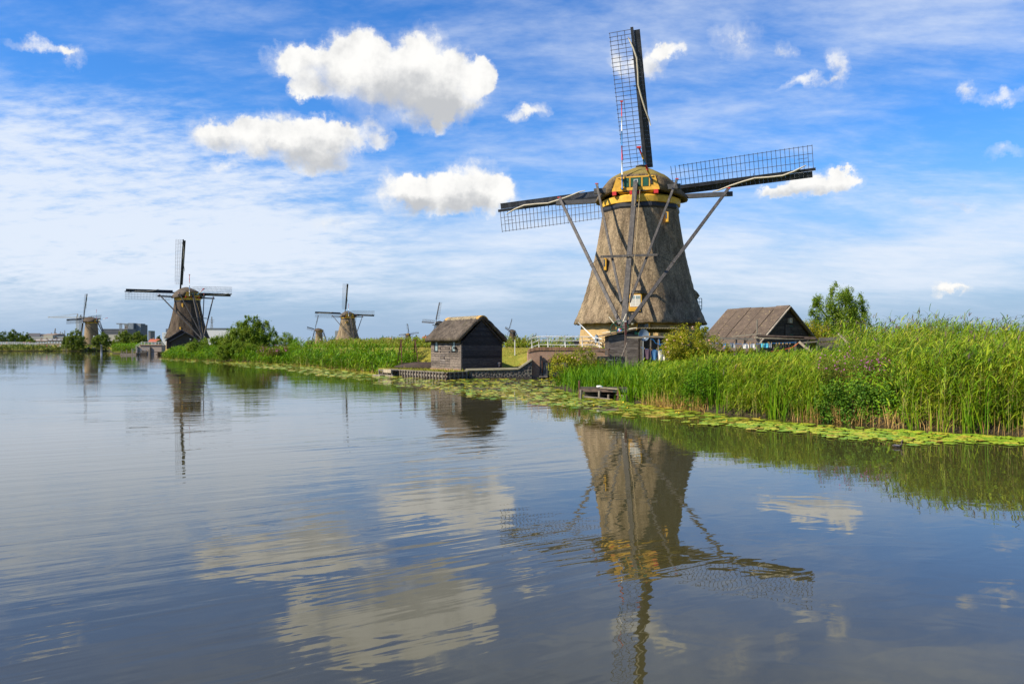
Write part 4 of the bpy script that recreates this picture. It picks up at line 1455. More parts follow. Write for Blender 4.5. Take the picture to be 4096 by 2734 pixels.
def revetment():
    r = thing('timber_revetment', 'low weathered timber edging along the grass in front of the boathouse', 'revetment', (0, 0, 0))
    A, B, C_ = Vector((*QL, 0)), Vector((*QC, 0)), Vector((*QR, 0))
    for (p, q, n) in ((A, B, 20), (B, C_, 5)):
        d = (q - p)
        nrm = Vector((d.y, -d.x, 0)).normalized()
        for (z, h, t_) in ((0.50, 0.09, 0.10), (0.24, 0.14, 0.08)):
            k = 3 if n > 9 else 1
            for i in range(k):
                a, b = p.lerp(q, i / k), p.lerp(q, (i + 1) / k - 0.004)
                MB().beam(a + nrm * (t_ / 2 + 0.02) + Vector((0, 0, z)), b + nrm * (t_ / 2 + 0.02) + Vector((0, 0, z)), t_, h).build('rail_plank', 'timber_grey', r)
        for i in range(n):
            c = p.lerp(q, (i + 0.5) / n) + nrm * 0.135
            MB().box((c.x, c.y, 0.14), (0.11, 0.09, 0.70), rz=math.atan2(d.y, d.x)).build('post', 'timber_grey', r)
        back = MB().beam(p + nrm * 0.01 + Vector((0, 0, 0.12)), q + nrm * 0.01 + Vector((0, 0, 0.12)), 0.03, 0.76)
        back.build('back_board', 'timber_brown', r)
    # small landing at the left end
    p = A.lerp(B, 0.02)
    d = (B - A).normalized()
    nrm = Vector((d.y, -d.x, 0)).normalized()
    j = thing('landing_stage', 'little plank landing stage at the left end of the timber edging', 'jetty', (p.x, p.y, 0), math.atan2(d.y, d.x))
    MB().box((0.6, -0.55, 0.46), (2.4, 0.7, 0.10)).build('deck_plank', 'timber_grey', j)
    MB().box((1.4, -0.9, 0.42), (1.5, 0.12, 0.26)).build('side_board', 'timber_pale', j)
    MB().box((1.2, -0.95, 0.06), (2.9, 0.14, 0.14)).build('lower_rail', 'timber_grey', j)
    MB().box((0.4, -1.2, 0.06), (1.5, 0.5, 0.10)).build('step_board', 'timber_grey', j)
    for x in (-0.4, 0.4, 1.3, 2.1):
        MB().box((x, -0.86, 0.1), (0.10, 0.10, 0.75)).build('post', 'timber_grey', j)


revetment()


def stone_wall():
    r = thing('stone_wall', 'dark rubble stone wall with pale coping between boathouse and brick bridge', 'wall', (xat(1869, 57.5), 57.5, 0))
    W = xat(2127, 57.7) - xat(1869, 57.5)
    # top line: level, then rising to the bridge
    xs = [0, W * 0.79, W]
    zs = [0.60, 0.68, 1.34]
    core = MB()
    core.prism([(0, 0, -0.5), (W, 0, -0.5), (W, 0, zs[2]), (xs[1], 0, zs[1]), (0, 0, zs[0])], (0, 0.42, 0))
    core.build('wall_core', 'wall_mortar', r)
    for i in range(2):
        a, b = Vector((xs[i] - (0.12 if i == 0 else 0), 0.2, zs[i] + 0.04)), Vector((xs[i + 1], 0.2, zs[i + 1] + 0.04))
        MB().beam(a, b, 0.62, 0.12).build('coping_stone', 'concrete', r)
    MB().box((-0.06, 0.2, 0.1), (0.26, 0.60, 1.0)).build('end_pier', 'concrete', r)
    rr = random.Random(5)
    meshes = []
    for k in range(7):
        n = rr.choice((6, 7, 8))
        b = MB()
        ring0, ring1 = [], []
        for i in range(n):
            a = 2 * math.pi * i / n + rr.uniform(-0.2, 0.2)
            q = rr.uniform(0.86, 1.08)
            ring0.append((q * math.cos(a), 0.0, q * math.sin(a)))
            ring1.append((q * 0.78 * math.cos(a), -1.0, q * 0.78 * math.sin(a)))
        b.add(ring0 + ring1 + [(0, -1.18, 0)], [(i, (i + 1) % n, n + (i + 1) % n, n + i) for i in range(n)] + [(n + i, n + (i + 1) % n, 2 * n) for i in range(n)])
        b.f = [tuple(reversed(f)) for f in b.f]
        meshes.append(b.mesh('stone', 'field_stone', True))
    placed = []
    tries = 0
    while tries < 9000 and len(placed) < 150:
        tries += 1
        x = rr.uniform(0.18, W - 0.1)
        top = float(np.interp(x, xs, zs)) - 0.10
        z = rr.uniform(0.12, top)
        s = rr.uniform(0.085, 0.150) if tries < 4000 else rr.uniform(0.05, 0.085)
        if z + s > top + 0.03 or z - s < 0.06:
            continue
        if all((x - a) ** 2 + (z - c) ** 2 > ((s + q) * 0.94) ** 2 for a, c, q in placed):
            placed.append((x, z, s))
            link('stone', rr.choice(meshes), r, (x, 0.012, z), (0, rr.uniform(0, 6.28), 0), (s, 0.045, s))
    MB().box((W / 2, -0.06, 0.04), (W, 0.16, 0.14)).build('footing', 'wet_wood', r)


stone_wall()


def bridge():
    x0, x1, Y = xat(2112, 58), xat(2445, 58), 58.0
    r = thing('brick_bridge', 'red brick arched bridge with dark sluice gate below the mill', 'bridge', (x0, Y, 0))
    W = x1 - x0
    top = 2.17
    # face with an arch cut out: strips above the arch curve
    ax0, ax1, az = 1.25, 4.6, 0.0
    cx, hw = (ax0 + ax1) / 2, (ax1 - ax0) / 2

    def arch(x):
        t_ = (x - cx) / hw
        return 0.75 + 0.72 * math.sqrt(max(0.0, 1 - t_ * t_)) if abs(t_) < 1 else -0.6
    face = MB()
    xs = [0, ax0 - 0.001] + [cx - hw * math.cos(math.pi * i / 18) for i in range(19)] + [ax1 + 0.001, W]

    def topz(x):
        return top - 0.16 * max(0.0, 1 - x / 0.9) ** 2 - 0.25 * max(0.0, (x - W + 1.5) / 1.5) ** 2 - 0.12
    for a, b in zip(xs[:-1], xs[1:]):
        if b - a < 1e-5:
            continue
        za = arch(a + 1e-4) if ax0 < (a + b) / 2 < ax1 else -0.6
        zb = arch(b - 1e-4) if ax0 < (a + b) / 2 < ax1 else -0.6
        face.prism([(a, 0, za), (b, 0, zb), (b, 0, topz(b)), (a, 0, topz(a))], (0, 3.4, 0))
    face.build('brick_face', 'brick_red', r)
    # upright bricks along the top and around the arch
    bm = MB().box((0, 0, 0), (0.062, 0.30, 0.24)).mesh('brick', 'brick_piece')
    nb = int(W / 0.072)
    for i in range(nb):
        x = 0.036 + i * 0.072
        link('brick', bm, r, (x, 0.11, topz(x) + 0.10), (0, 0, 0))
    na = 44
    b2 = MB().box((0, 0, 0), (0.058, 0.10, 0.26)).mesh('brick', 'brick_piece')
    for i in range(na):
        t_ = math.pi * (i + 0.5) / na
        x, z = cx - (hw + 0.12) * math.cos(t_), 0.75 + (0.72 + 0.12) * math.sin(t_)
        nx, nz = -math.cos(t_) / hw, math.sin(t_) / 0.72
        link('brick', b2, r, (x, -0.005, z), (0, math.atan2(nx, nz), 0))
    # sluice gate
    g = MB().box((0.93, -0.16, 0.78), (0.17, 0.2, 1.72)).build('gate_post', 'black_paint', r)
    MB().box((1.25, -0.14, 0.62), (0.34, 0.12, 1.0)).build('gate_frame', 'beam_dark', r)
    for k in range(7):
        MB().box((2.9, 0.10, 0.18 + 0.15 * k), (3.1, 0.07, 0.142)).build('gate_plank', 'plank_grey', r)
    MB().box((1.1, -0.22, 0.13), (0.62, 0.22, 0.08)).build('sill', 'timber_grey', r)
    for k in range(4):
        MB().box((0.93 + 0.12 * k, -0.2, -0.1), (0.05, 0.1, 0.42)).build('pile', 'wet_wood', r)
    MB().tube([(1.0, -0.28, 1.3), (1.03, -0.30, 0.9), (1.0, -0.28, 0.5)], 0.025, 5).build('chain', 'rust', r)
    MB().box((W / 2, 1.7, top - 0.16), (W - 0.1, 3.2, 0.10)).build('deck', 'mortar', r)


bridge()


def railing():
    Y = 58.7
    r = thing('bridge_railing', 'white painted tube railing along the brick bridge', 'railing', (0, 0, 0))
    pts = [(2113, 1358), (2146, 1346), (2191, 1345), (2260, 1346), (2328, 1346), (2369, 1346), (2407, 1356)]
    m2 = [(2118, 1375), (2152, 1361), (2191, 1361), (2260, 1362), (2328, 1362), (2371, 1362), (2407, 1372)]
    m3 = [(2118, 1391), (2155, 1378), (2191, 1378), (2260, 1379), (2328, 1378), (2376, 1378), (2407, 1387)]
    for l_, rad in ((pts, 0.028), (m2, 0.022), (m3, 0.022)):
        MB().tube([at(x, y, Y) for x, y in l_], rad, 7).build('rail', 'white_paint', r, True)
    for x, yt, yb in ((2127, 1353, 1400), (2155, 1362, 1393), (2191, 1345, 1394), (2260, 1346, 1394), (2328, 1346, 1394), (2396, 1352, 1398)):
        MB().tube([at(x + 1.5, yb, Y), at(x, yt, Y)], 0.028, 7).build('post', 'white_paint', r, True)
    a = thing('white_marker_post', 'lone white marker post in the weeds beside the bridge', 'post', (xat(2059, 66), 66, 1.7))
    MB().box((0, 0, 0.5), (0.075, 0.075, 1.25)).build('shaft', 'white_paint', a)
    MB().box((0, 0, 1.14), (0.10, 0.10, 0.04)).build('cap', 'white_paint', a)


railing()


def bicycle(label, loc, rz, frame, bag):
    r = thing('bicycle', label, 'bicycle', loc, rz, 'bicycles parked by the mill')
    for x in (-0.52, 0.52):
        wh = MB().torus((x, 0, 0.34), 0.315, 0.022, n=24, k=6).build('wheel', 'rubber', r, True)
        sp = MB()
        for k in range(10):
            a = 2 * math.pi * k / 10
            sp.tube([(x, 0, 0.34), (x + 0.31 * math.cos(a), 0, 0.34 + 0.31 * math.sin(a))], 0.004, 4, cap=False)
        sp.build('spokes', 'steel', wh)
        mg = MB()
        ar = [R(20 + 13 * k) for k in range(11)]
        for a, b in zip(ar[:-1], ar[1:]):
            mg.beam((x + 0.365 * math.cos(a), 0, 0.34 + 0.365 * math.sin(a)), (x + 0.365 * math.cos(b), 0, 0.34 + 0.365 * math.sin(b)), 0.05, 0.008)
        mg.build('mudguard', frame, wh)
    f = MB()
    f.tube([(-0.52, 0, 0.34), (-0.08, 0, 0.31), (0.36, 0, 0.72), (0.33, 0, 0.86)], 0.022, 7)
    f.tube([(-0.08, 0, 0.31), (-0.20, 0, 0.84)], 0.020, 7)
    f.tube([(-0.18, 0, 0.74), (0.34, 0, 0.80)], 0.018, 7)
    f.tube([(-0.52, 0, 0.34), (-0.18, 0, 0.72)], 0.014, 6)
    f.tube([(0.33, 0, 0.92), (0.40, 0, 0.62), (0.52, 0, 0.34)], 0.018, 7)
    f.build('frame', frame, r, True)
    s = MB()
    s.add([(-0.36, -0.09, 0.90), (-0.36, 0.09, 0.90), (-0.05, 0.02, 0.91), (-0.05, -0.02, 0.91), (-0.34, -0.07, 0.95), (-0.34, 0.07, 0.95), (-0.07, 0.015, 0.94), (-0.07, -0.015, 0.94)],
          [(3, 2, 1, 0), (4, 5, 6, 7), (0, 1, 5, 4), (1, 2, 6, 5), (2, 3, 7, 6), (3, 0, 4, 7)])
    s.build('saddle', 'rubber', r)
    MB().tube([(0.16, -0.27, 1.02), (0.30, -0.22, 1.05), (0.33, 0, 0.98), (0.30, 0.22, 1.05), (0.16, 0.27, 1.02)], 0.014, 6).build('handlebar', 'steel', r, True)
    c = MB()
    c.tube([(-0.08, -0.07, 0.31), (0.06, -0.07, 0.22)], 0.012, 6)
    c.box((0.08, -0.11, 0.22), (0.09, 0.08, 0.02))
    c.build('pedal_crank', 'steel', r)
    k = MB()
    for y in (-0.06, 0, 0.06):
        k.tube([(-0.26, y, 0.70), (-0.80, y, 0.70)], 0.008, 5)
    k.tube([(-0.78, 0.05, 0.70), (-0.53, 0.05, 0.36)], 0.007, 5)
    k.build('carrier', 'steel', r)
    if bag:
        for s_ in (-1, 1):
            b = MB()
            b.add([(-0.74, s_ * 0.07, 0.38), (-0.40, s_ * 0.07, 0.38), (-0.36, s_ * 0.07, 0.72), (-0.78, s_ * 0.07, 0.72), (-0.72, s_ * 0.22, 0.40), (-0.42, s_ * 0.22, 0.40), (-0.40, s_ * 0.20, 0.70), (-0.74, s_ * 0.20, 0.70)],
                  [(0, 1, 2, 3), (7, 6, 5, 4), (0, 4, 5, 1), (1, 5, 6, 2), (2, 6, 7, 3), (3, 7, 4, 0)])
            b.build('pannier_bag', 'bag_black', r)
    return r


def gy(px, Y):
    x = xat(px, Y)
    return (x, Y, gz(x, Y))


bicycle('dark green bicycle with black panniers behind the white railing', (xat(2277, 62.2), 62.2, 2.07), R(172), 'green_paint', True)
bicycle('black bicycle leaning by the ochre brick mill base', (xat(2370, 62.0), 62.0, 2.07), R(10), 'black_paint', False)
bicycle('bicycle with pale blue child seat at the right end of the railing', (xat(2405, 61.2), 61.2, 2.05), R(205), 'black_paint', False)
cs = thing('child_seat', 'pale blue child seat cover on a bicycle beside the railing', 'seat', (xat(2386, 61.3), 61.3, 2.95))
MB().tube([(0, 0, -0.35), (0.02, 0, -0.1), (0.0, 0, 0.18), (-0.02, 0, 0.28)], [0.13, 0.16, 0.14, 0.06], 9).build('seat_shell', 'dish_grey', cs, True)
MB().box((0, -0.08, -0.05), (0.2, 0.16, 0.05)).build('seat_cushion', 'cloth_grey', cs)


# ---------------------------------------------------------------- boat, frames, jetty
def boat():
    p0 = at(1578, 1462, 64.5)
    r = thing('rowing_boat', 'dark brown upturned wooden boat on the grass left of the boathouse', 'boat', (p0.x, 64.5, 0.52), R(-4))
    b = MB()
    n, k = 14, 9
    Ln = 4.6
    for i in range(n + 1):
        t_ = i / n
        wd = 0.62 * math.sin(min(1.0, t_ * 1.5) * math.pi / 2) ** 0.8 + 0.01
        ht = 0.12 + 0.36 * math.sin(min(1.0, t_ * 2.2) * math.pi / 2)
        for j in range(k + 1):
            a = math.pi * j / k
            b.v.append((t_ * Ln, -wd * math.cos(a), ht * math.sin(a) ** 0.55 + 0.04 + 0.05 * (1 - t_)))
    for i in range(n):
        for j in range(k):
            q = i * (k + 1) + j
            b.f.append((q, q + k + 1, q + k + 2, q + 1))
    b.f.append(tuple(n * (k + 1) + j for j in range(k + 1)))
    b.mi = [0] * len(b.f)
    b.build('hull', 'boat_wood', r, True)
    g = MB()
    for s in (-1, 1):
        pts = []
        for i in range(n + 1):
            t_ = i / n
            wd = 0.62 * math.sin(min(1.0, t_ * 1.5) * math.pi / 2) ** 0.8 + 0.03
            pts.append((t_ * Ln, s * wd, 0.07 + 0.05 * (1 - t_)))
        g.tube(pts, 0.03, 5)
    g.build('gunwale', 'wet_wood', r)
    MB().beam((0.3, 0, 0.42), (4.5, 0, 0.60), 0.05, 0.06).build('keel', 'boat_wood', r)


boat()


def a_frame(label, px, feet, Y):
    top = at(px, 1360, Y)
    r = thing('rusty_frame', label, 'frame', (top.x, Y, 0), 0, 'rusty frames left of the boathouse')
    for (fx, fy) in feet:
        f = at(fx, fy, Y + (0.8 if fx == feet[0][0] else -0.4)) - Vector((top.x, Y, 0))
        MB().beam((0, 0, top.z), f, 0.085, 0.085, up=(0, 1, 0)).build('leg', 'rust', r)
    MB().box((0, 0, top.z + 0.02), (0.34, 0.12, 0.07)).build('cross_piece', 'rust', r)


a_frame('rusty iron A-frame standing in the reeds left of the boathouse', 1604, ((1588, 1466), (1608, 1472)), 66)
a_frame('rusty iron A-frame with splayed leg nearest the boathouse wall', 1660, ((1654, 1470), (1677, 1472)), 66.2)


mk('timber_old', (0.085, 0.070, 0.048), (0.045, 0.037, 0.027), 5, rough=0.9, bump=0.4, var=0.3, c3=(0.16, 0.14, 0.06))
mk('wet_teal', (0.035, 0.060, 0.052), (0.05, 0.06, 0.05), 6, rough=0.7)


def jetty():
    p = at(2318, 1560, 35.2)
    r = thing('old_jetty', 'rotting wooden jetty half swallowed by the reeds', 'jetty', (p.x, 35.2, 0), R(-9))
    rr = random.Random(3)
    for i in range(5):
        MB().box((1.35 + rr.uniform(-0.05, 0.05), 0.12 + 0.26 * i, 0.45 + rr.uniform(-0.015, 0.015)), (2.8 + rr.uniform(-0.2, 0.1), 0.23, 0.05)).build('deck_plank', 'timber_old', r)
    MB().box((0.75, -0.02, 0.38), (1.5, 0.07, 0.13)).build('edge_board', 'timber_brown', r)
    MB().box((2.15, -0.05, 0.38), (1.35, 0.06, 0.15)).build('edge_board', 'wet_teal', r)
    MB().beam((0.9, -0.02, 0.50), (1.75, -0.1, 0.44), 0.09, 0.05).build('loose_plank', 'timber_pale', r)
    MB().tube([(0.2, -0.2, 0.10), (0.9, -0.3, 0.06), (1.35, -0.4, 0.01)], 0.04, 6).build('lower_pole', 'timber_grey', r)
    MB().tube([(1.6, -0.1, 0.20), (2.2, -0.15, 0.12), (2.9, -0.1, 0.08)], 0.03, 6).build('lower_pole', 'timber_grey', r)
    for x, z in ((0.05, 0.4), (0.86, 0.36), (1.26, 0.2), (1.70, 0.5)):
        MB().tube([(x, -0.05, -0.6), (x + 0.02, -0.07, z)], 0.055 if z < 0.45 else 0.075, 7).build('pile', 'timber_grey' if z < 0.45 else 'rust', r)
    MB().tube([(-0.02, 0.2, -0.6), (-0.02, 0.2, 0.80)], 0.045, 7).build('iron_post', 'rust', r)
    MB().box((1.5, 1.0, 0.2), (2.7, 0.06, 0.45)).build('back_board', 'wet_wood', r)
    c = thing('white_bucket', 'small white plastic bottle lying on the old jetty', 'bottle', (0, 0, 0))
    c.name = 'plastic_bottle'
    q = Matrix.Translation(r.location) @ Matrix.Rotation(R(-9), 4, 'Z') @ Vector((0.86, 0.25, 0.53))
    c.location = q
    MB().tube([(-0.13, 0, 0), (-0.11, 0, 0), (0.06, 0, 0), (0.11, 0, 0)], [0.02, 0.055, 0.055, 0.02], 8).build('body', 'white_paint', c, True)
    MB().tube([(0.11, 0, 0), (0.15, 0, 0)], 0.022, 7).build('cap', 'blue_paint', c)


jetty()


# ---------------------------------------------------------------- shack, washing, barn
def shack():
    Y = 52.0
    x0, x1 = xat(2434, Y), xat(2553, Y)
    z0 = 0.45
    r = thing('plank_shack', 'grey weathered plank shack with sloping roof in front of the mill', 'shed', (x0, Y, z0))
    W = x1 - x0
    hl = at(0, 1341, Y).z - z0
    hr_ = at(0, 1317, Y).z - z0
    core = MB()
    core.prism([(0.03, 0.06, 0), (W - 0.03, 0.06, 0), (W - 0.03, 0.06, hr_ - 0.02), (0.03, 0.06, hl - 0.02)], (0, 2.2, 0))
    core.build('wall_core', 'plank_dark', r)
    n = 13
    for i in range(n):
        st = 0.205
        a, b = i * st, (i + 1) * st - 0.012
        pl = [(0, 0, a), (W, 0, a)]
        zr, zl = min(b, hr_), min(b, hl)
        if a >= hl - 0.01:
            xs = (a - hl) / (hr_ - hl) * W
            if xs >= W - 0.1:
                continue
            pl = [(max(0.0, xs), 0, a), (W, 0, a), (W, 0, zr)] + ([] if b > hr_ else [(min(W, (b - hl) / (hr_ - hl) * W), 0, b)])
            if len(pl) < 3:
                continue
        else:
            pl += [(W, 0, min(b, hr_))]
            if b > hl:
                pl += [((b - hl) / (hr_ - hl) * W, 0, b), (0, 0, hl)]
            else:
                pl += [(0, 0, b)]
        MB().prism(pl, (0, 0.05, 0)).build('plank', 'plank_grey', r)
    MB().box((W + 0.03, 0.02, 1.2), (0.10, 0.12, 2.4)).build('corner_post', 'plank_dark', r)
    # right flank, and the roof with a corrugated edge running on over the lean-to
    MB().prism([(-0.38, -0.2, hl - 0.05), (W + 0.05, -0.2, hr_ + 0.06), (W + 0.05, -0.2, hr_ + 0.12), (-0.38, -0.2, hl + 0.02)], (0, 2.7, 0)).build('roof', 'corrugated', r)
    # lean-to
    lx = xat(2700, Y) - x0
    MB().box(((W + lx) / 2, 2.6, 1.3), (lx - W, 0.1, 2.6)).build('back_wall', 'plank_dark', r)
    MB().box((lx, 1.5, 1.2), (0.1, 2.2, 2.4)).build('side_wall', 'plank_dark', r)
    MB().box(((W + lx) / 2, 0.75, 1.92), (lx - W, 0.06, 0.85)).build('upper_panel', 'plank_dark', r)
    cr = MB()
    nn = 60
    vs = []
    for (y, dz) in ((-0.15, 0.0), (2.7, -0.25)):
        for k in range(nn + 1):
            x = W + 0.06 + (lx - W + 0.15) * k / nn
            vs.append((x, y, hr_ + 0.11 + dz + 0.035 * math.sin(k * 2 * math.pi / 4)))
    fs = [(k, k + 1, nn + 2 + k, nn + 1 + k) for k in range(nn)]
    cr.add(vs, fs)
    cr.add([(v[0], v[1], v[2] - 0.02) for v in vs], [tuple(reversed(f)) for f in fs])
    cr.add([vs[k] for k in range(nn + 1)] + [(vs[k][0], vs[k][1], vs[k][2] - 0.05) for k in range(nn + 1)], [(k, nn + 1 + k, nn + 2 + k, k + 1) for k in range(nn)])
    cr.build('corrugated_roof', 'corrugated_light', r)
    # framed window inside the lean-to
    wn = MB()
    wx0, wx1 = xat(2603, Y) - x0, xat(2672, Y) - x0
    for k in range(4):
        x = wx0 + (wx1 - wx0) * k / 3
        wn.box((x, 1.2, 1.15), (0.05, 0.05, 0.95))
    for z in (0.70, 1.18, 1.60):
        wn.box(((wx0 + wx1) / 2, 1.2, z), (wx1 - wx0, 0.05, 0.05))
    wn = wn.build('window', 'timber_grey', r)
    for k in range(3):
        MB().box((wx0 + (wx1 - wx0) * (k + 0.5) / 3, 1.22, 1.15), ((wx1 - wx0) / 3 - 0.05, 0.01, 0.9)).build('pane', 'glass', wn)
    lamp = MB().box((W - 0.18, -0.06, hr_ - 0.22), (0.14, 0.1, 0.16)).build('wall_lamp', 'green_paint', r)
    # dish
    d = thing('satellite_dish', 'grey blue satellite dish beside the plank shack', 'satellite dish', at(2575, 1340, 51.2))
    MZ = Matrix.Rotation(R(28), 3, 'X') @ Matrix.Rotation(R(0), 3, 'Z')
    b = MB()
    n2 = 26
    prof = [(0.0, 0.05), (0.12, 0.043), (0.24, 0.02), (0.355, -0.03), (0.362, -0.035), (0.355, -0.02), (0.24, 0.032), (0.12, 0.056), (0.0, 0.064)]
    vs, fs = [], []
    for (rr_, y) in prof:
        for k in range(n2):
            a = 2 * math.pi * k / n2
            vs.append(Vector((rr_ * math.cos(a), y, rr_ * 1.08 * math.sin(a))))
    for i in range(len(prof) - 1):
        for k in range(n2):
            k2 = (k + 1) % n2
            fs.append((i * n2 + k, i * n2 + k2, (i + 1) * n2 + k2, (i + 1) * n2 + k))
    MX = Matrix.Rotation(R(-14), 3, 'X') @ Matrix.Rotation(R(12), 3, 'Z')
    b.add([MX @ v for v in vs], fs)
    b.build('reflector', 'dish_grey', d, True)
    MB().tube([(0, -0.02, -0.36), (0, -0.34, -0.22)], 0.014, 6).build('arm', 'steel', d)
    MB().tube([(0, -0.32, -0.22), (0, -0.40, -0.17)], [0.03, 0.045], 8).build('receiver', 'white_paint', d, True)
    MB().tube([(0, 0.08, 0), (0, 0.22, -0.1), (0, 0.24, -2.65)], 0.03, 7).build('mast', 'steel', d)
    # post in front of the shack, its upper half painted, with a stick leaning on it
    p = at(2504, 1285, 50.6)
    q = thing('tall_post', 'tall wooden post with dark red top in front of the shack', 'post', (p.x, 50.6, 0.4))
    MB().box((0.0, 0, 0.85), (0.12, 0.12, 1.7)).build('lower_shaft', 'timber_grey', q)
    MB().box((-0.04, 0, 2.10), (0.10, 0.10, 2.75)).build('shaft', 'timber_brown', q)
    MB().box((-0.02, -0.06, 3.05), (0.11, 0.03, 0.80)).build('painted_board', 'red_brown', q)
    MB().box((-0.04, 0, p.z - 0.4), (0.12, 0.12, 0.05)).build('cap', 'white_paint', q)
    a, b_ = at(2508, 1371, 50.3), at(2469, 1462, 49.6)
    MB().tube([a, (a + b_) / 2 + Vector((0.03, 0, 0)), b_ - Vector((0, 0, 0.3))], 0.035, 6).build('leaning_stick', 'timber_grey', None)
    tag(bpy.data.objects['leaning_stick'], 'grey stick leaning against the tall post by the shack', 'stick')


mk('red_brown', (0.085, 0.022, 0.018), (0.06, 0.02, 0.016), 5, rough=0.6)
shack()


def black_screen():
    Y = 49.0
    a, b = at(2388, 1478, Y), at(2500, 1424, Y)
    r = thing('board_screen', 'black board screen with peeling paint left of the shack', 'screen', (a.x, Y, a.z - 0.25))
    h = b.z - a.z + 0.25
    for k in range(5):
        MB().box(((b.x - a.x) / 2, 0, h * (k + 0.5) / 5), (b.x - a.x, 0.05, h / 5 - 0.012)).build('board', 'peeling_black', r)
    for x in (0.08, (b.x - a.x) - 0.08):
        MB().box((x, 0.07, h / 2 - 0.2), (0.1, 0.08, h + 0.2)).build('post', 'plank_dark', r)
    p, q = at(2300, 1411, 53.5), at(2438, 1396, 51.5)
    f = thing('timber_handrail', 'dark brown sloping timber handrail between bridge and shack', 'handrail', (p.x, 53.5, 0.4))
    d = Vector((p.x, 53.5, 0.4))
    MB().beam(p - d, q - d, 0.12, 0.09).build('rail', 'timber_brown', f)
    for t_ in (0.05, 0.5, 0.97):
        c = p.lerp(q, t_) - d
        MB().box((c.x, c.y, c.z / 2 - 0.05), (0.11, 0.11, c.z + 0.05)).build('post', 'timber_brown', f)
    MB().beam(p.lerp(q, 0.05) - d - Vector((0, 0, 0.45)), q - d - Vector((0, 0, 0.45)), 0.05, 0.14).build('rail', 'timber_brown', f)


black_screen()


def hang(name, label, mat, px0, px1, py0, py1, Y, cat='towel', group='washing on the line by the shack', pegs=True, ragged=0.0):
    a, b = at(px0, py0, Y), at(px1, py1, Y)
    w, h = b.x - a.x, a.z - b.z
    r = thing(name, label, cat, ((a.x + b.x) / 2, Y, a.z), 0, group)
    n, k = 8, 6
    rr = random.Random(int(px0))
    ph = rr.uniform(0, 6)
    vs = []
    for j in range(k + 1):
        for i in range(n + 1):
            u, v = i / n, j / k
            x = (u - 0.5) * w * (1 - 0.10 * v * rr.uniform(0.6, 1.0))
            y = 0.05 * v * math.sin(u * 9 + ph) + 0.02 * math.sin(u * 17 + ph)
            z = -v * h * (1 + ragged * math.sin(u * 11 + ph)) - 0.02 * math.sin(u * math.pi)
            vs.append((x, y, z))
    fs = [(j * (n + 1) + i, j * (n + 1) + i + 1, (j + 1) * (n + 1) + i + 1, (j + 1) * (n + 1) + i) for j in range(k) for i in range(n)]
    b_ = MB().add(vs, fs)
    b_.add([(x, y + 0.012, z) for x, y, z in vs], [tuple(reversed(f)) for f in fs])
    b_.build('cloth', mat, r, True)
    if pegs:
        for s in (-0.42, 0.42):
            MB().box((s * w, -0.005, 0.02), (0.025, 0.03, 0.10)).build('peg', 'peg', r)


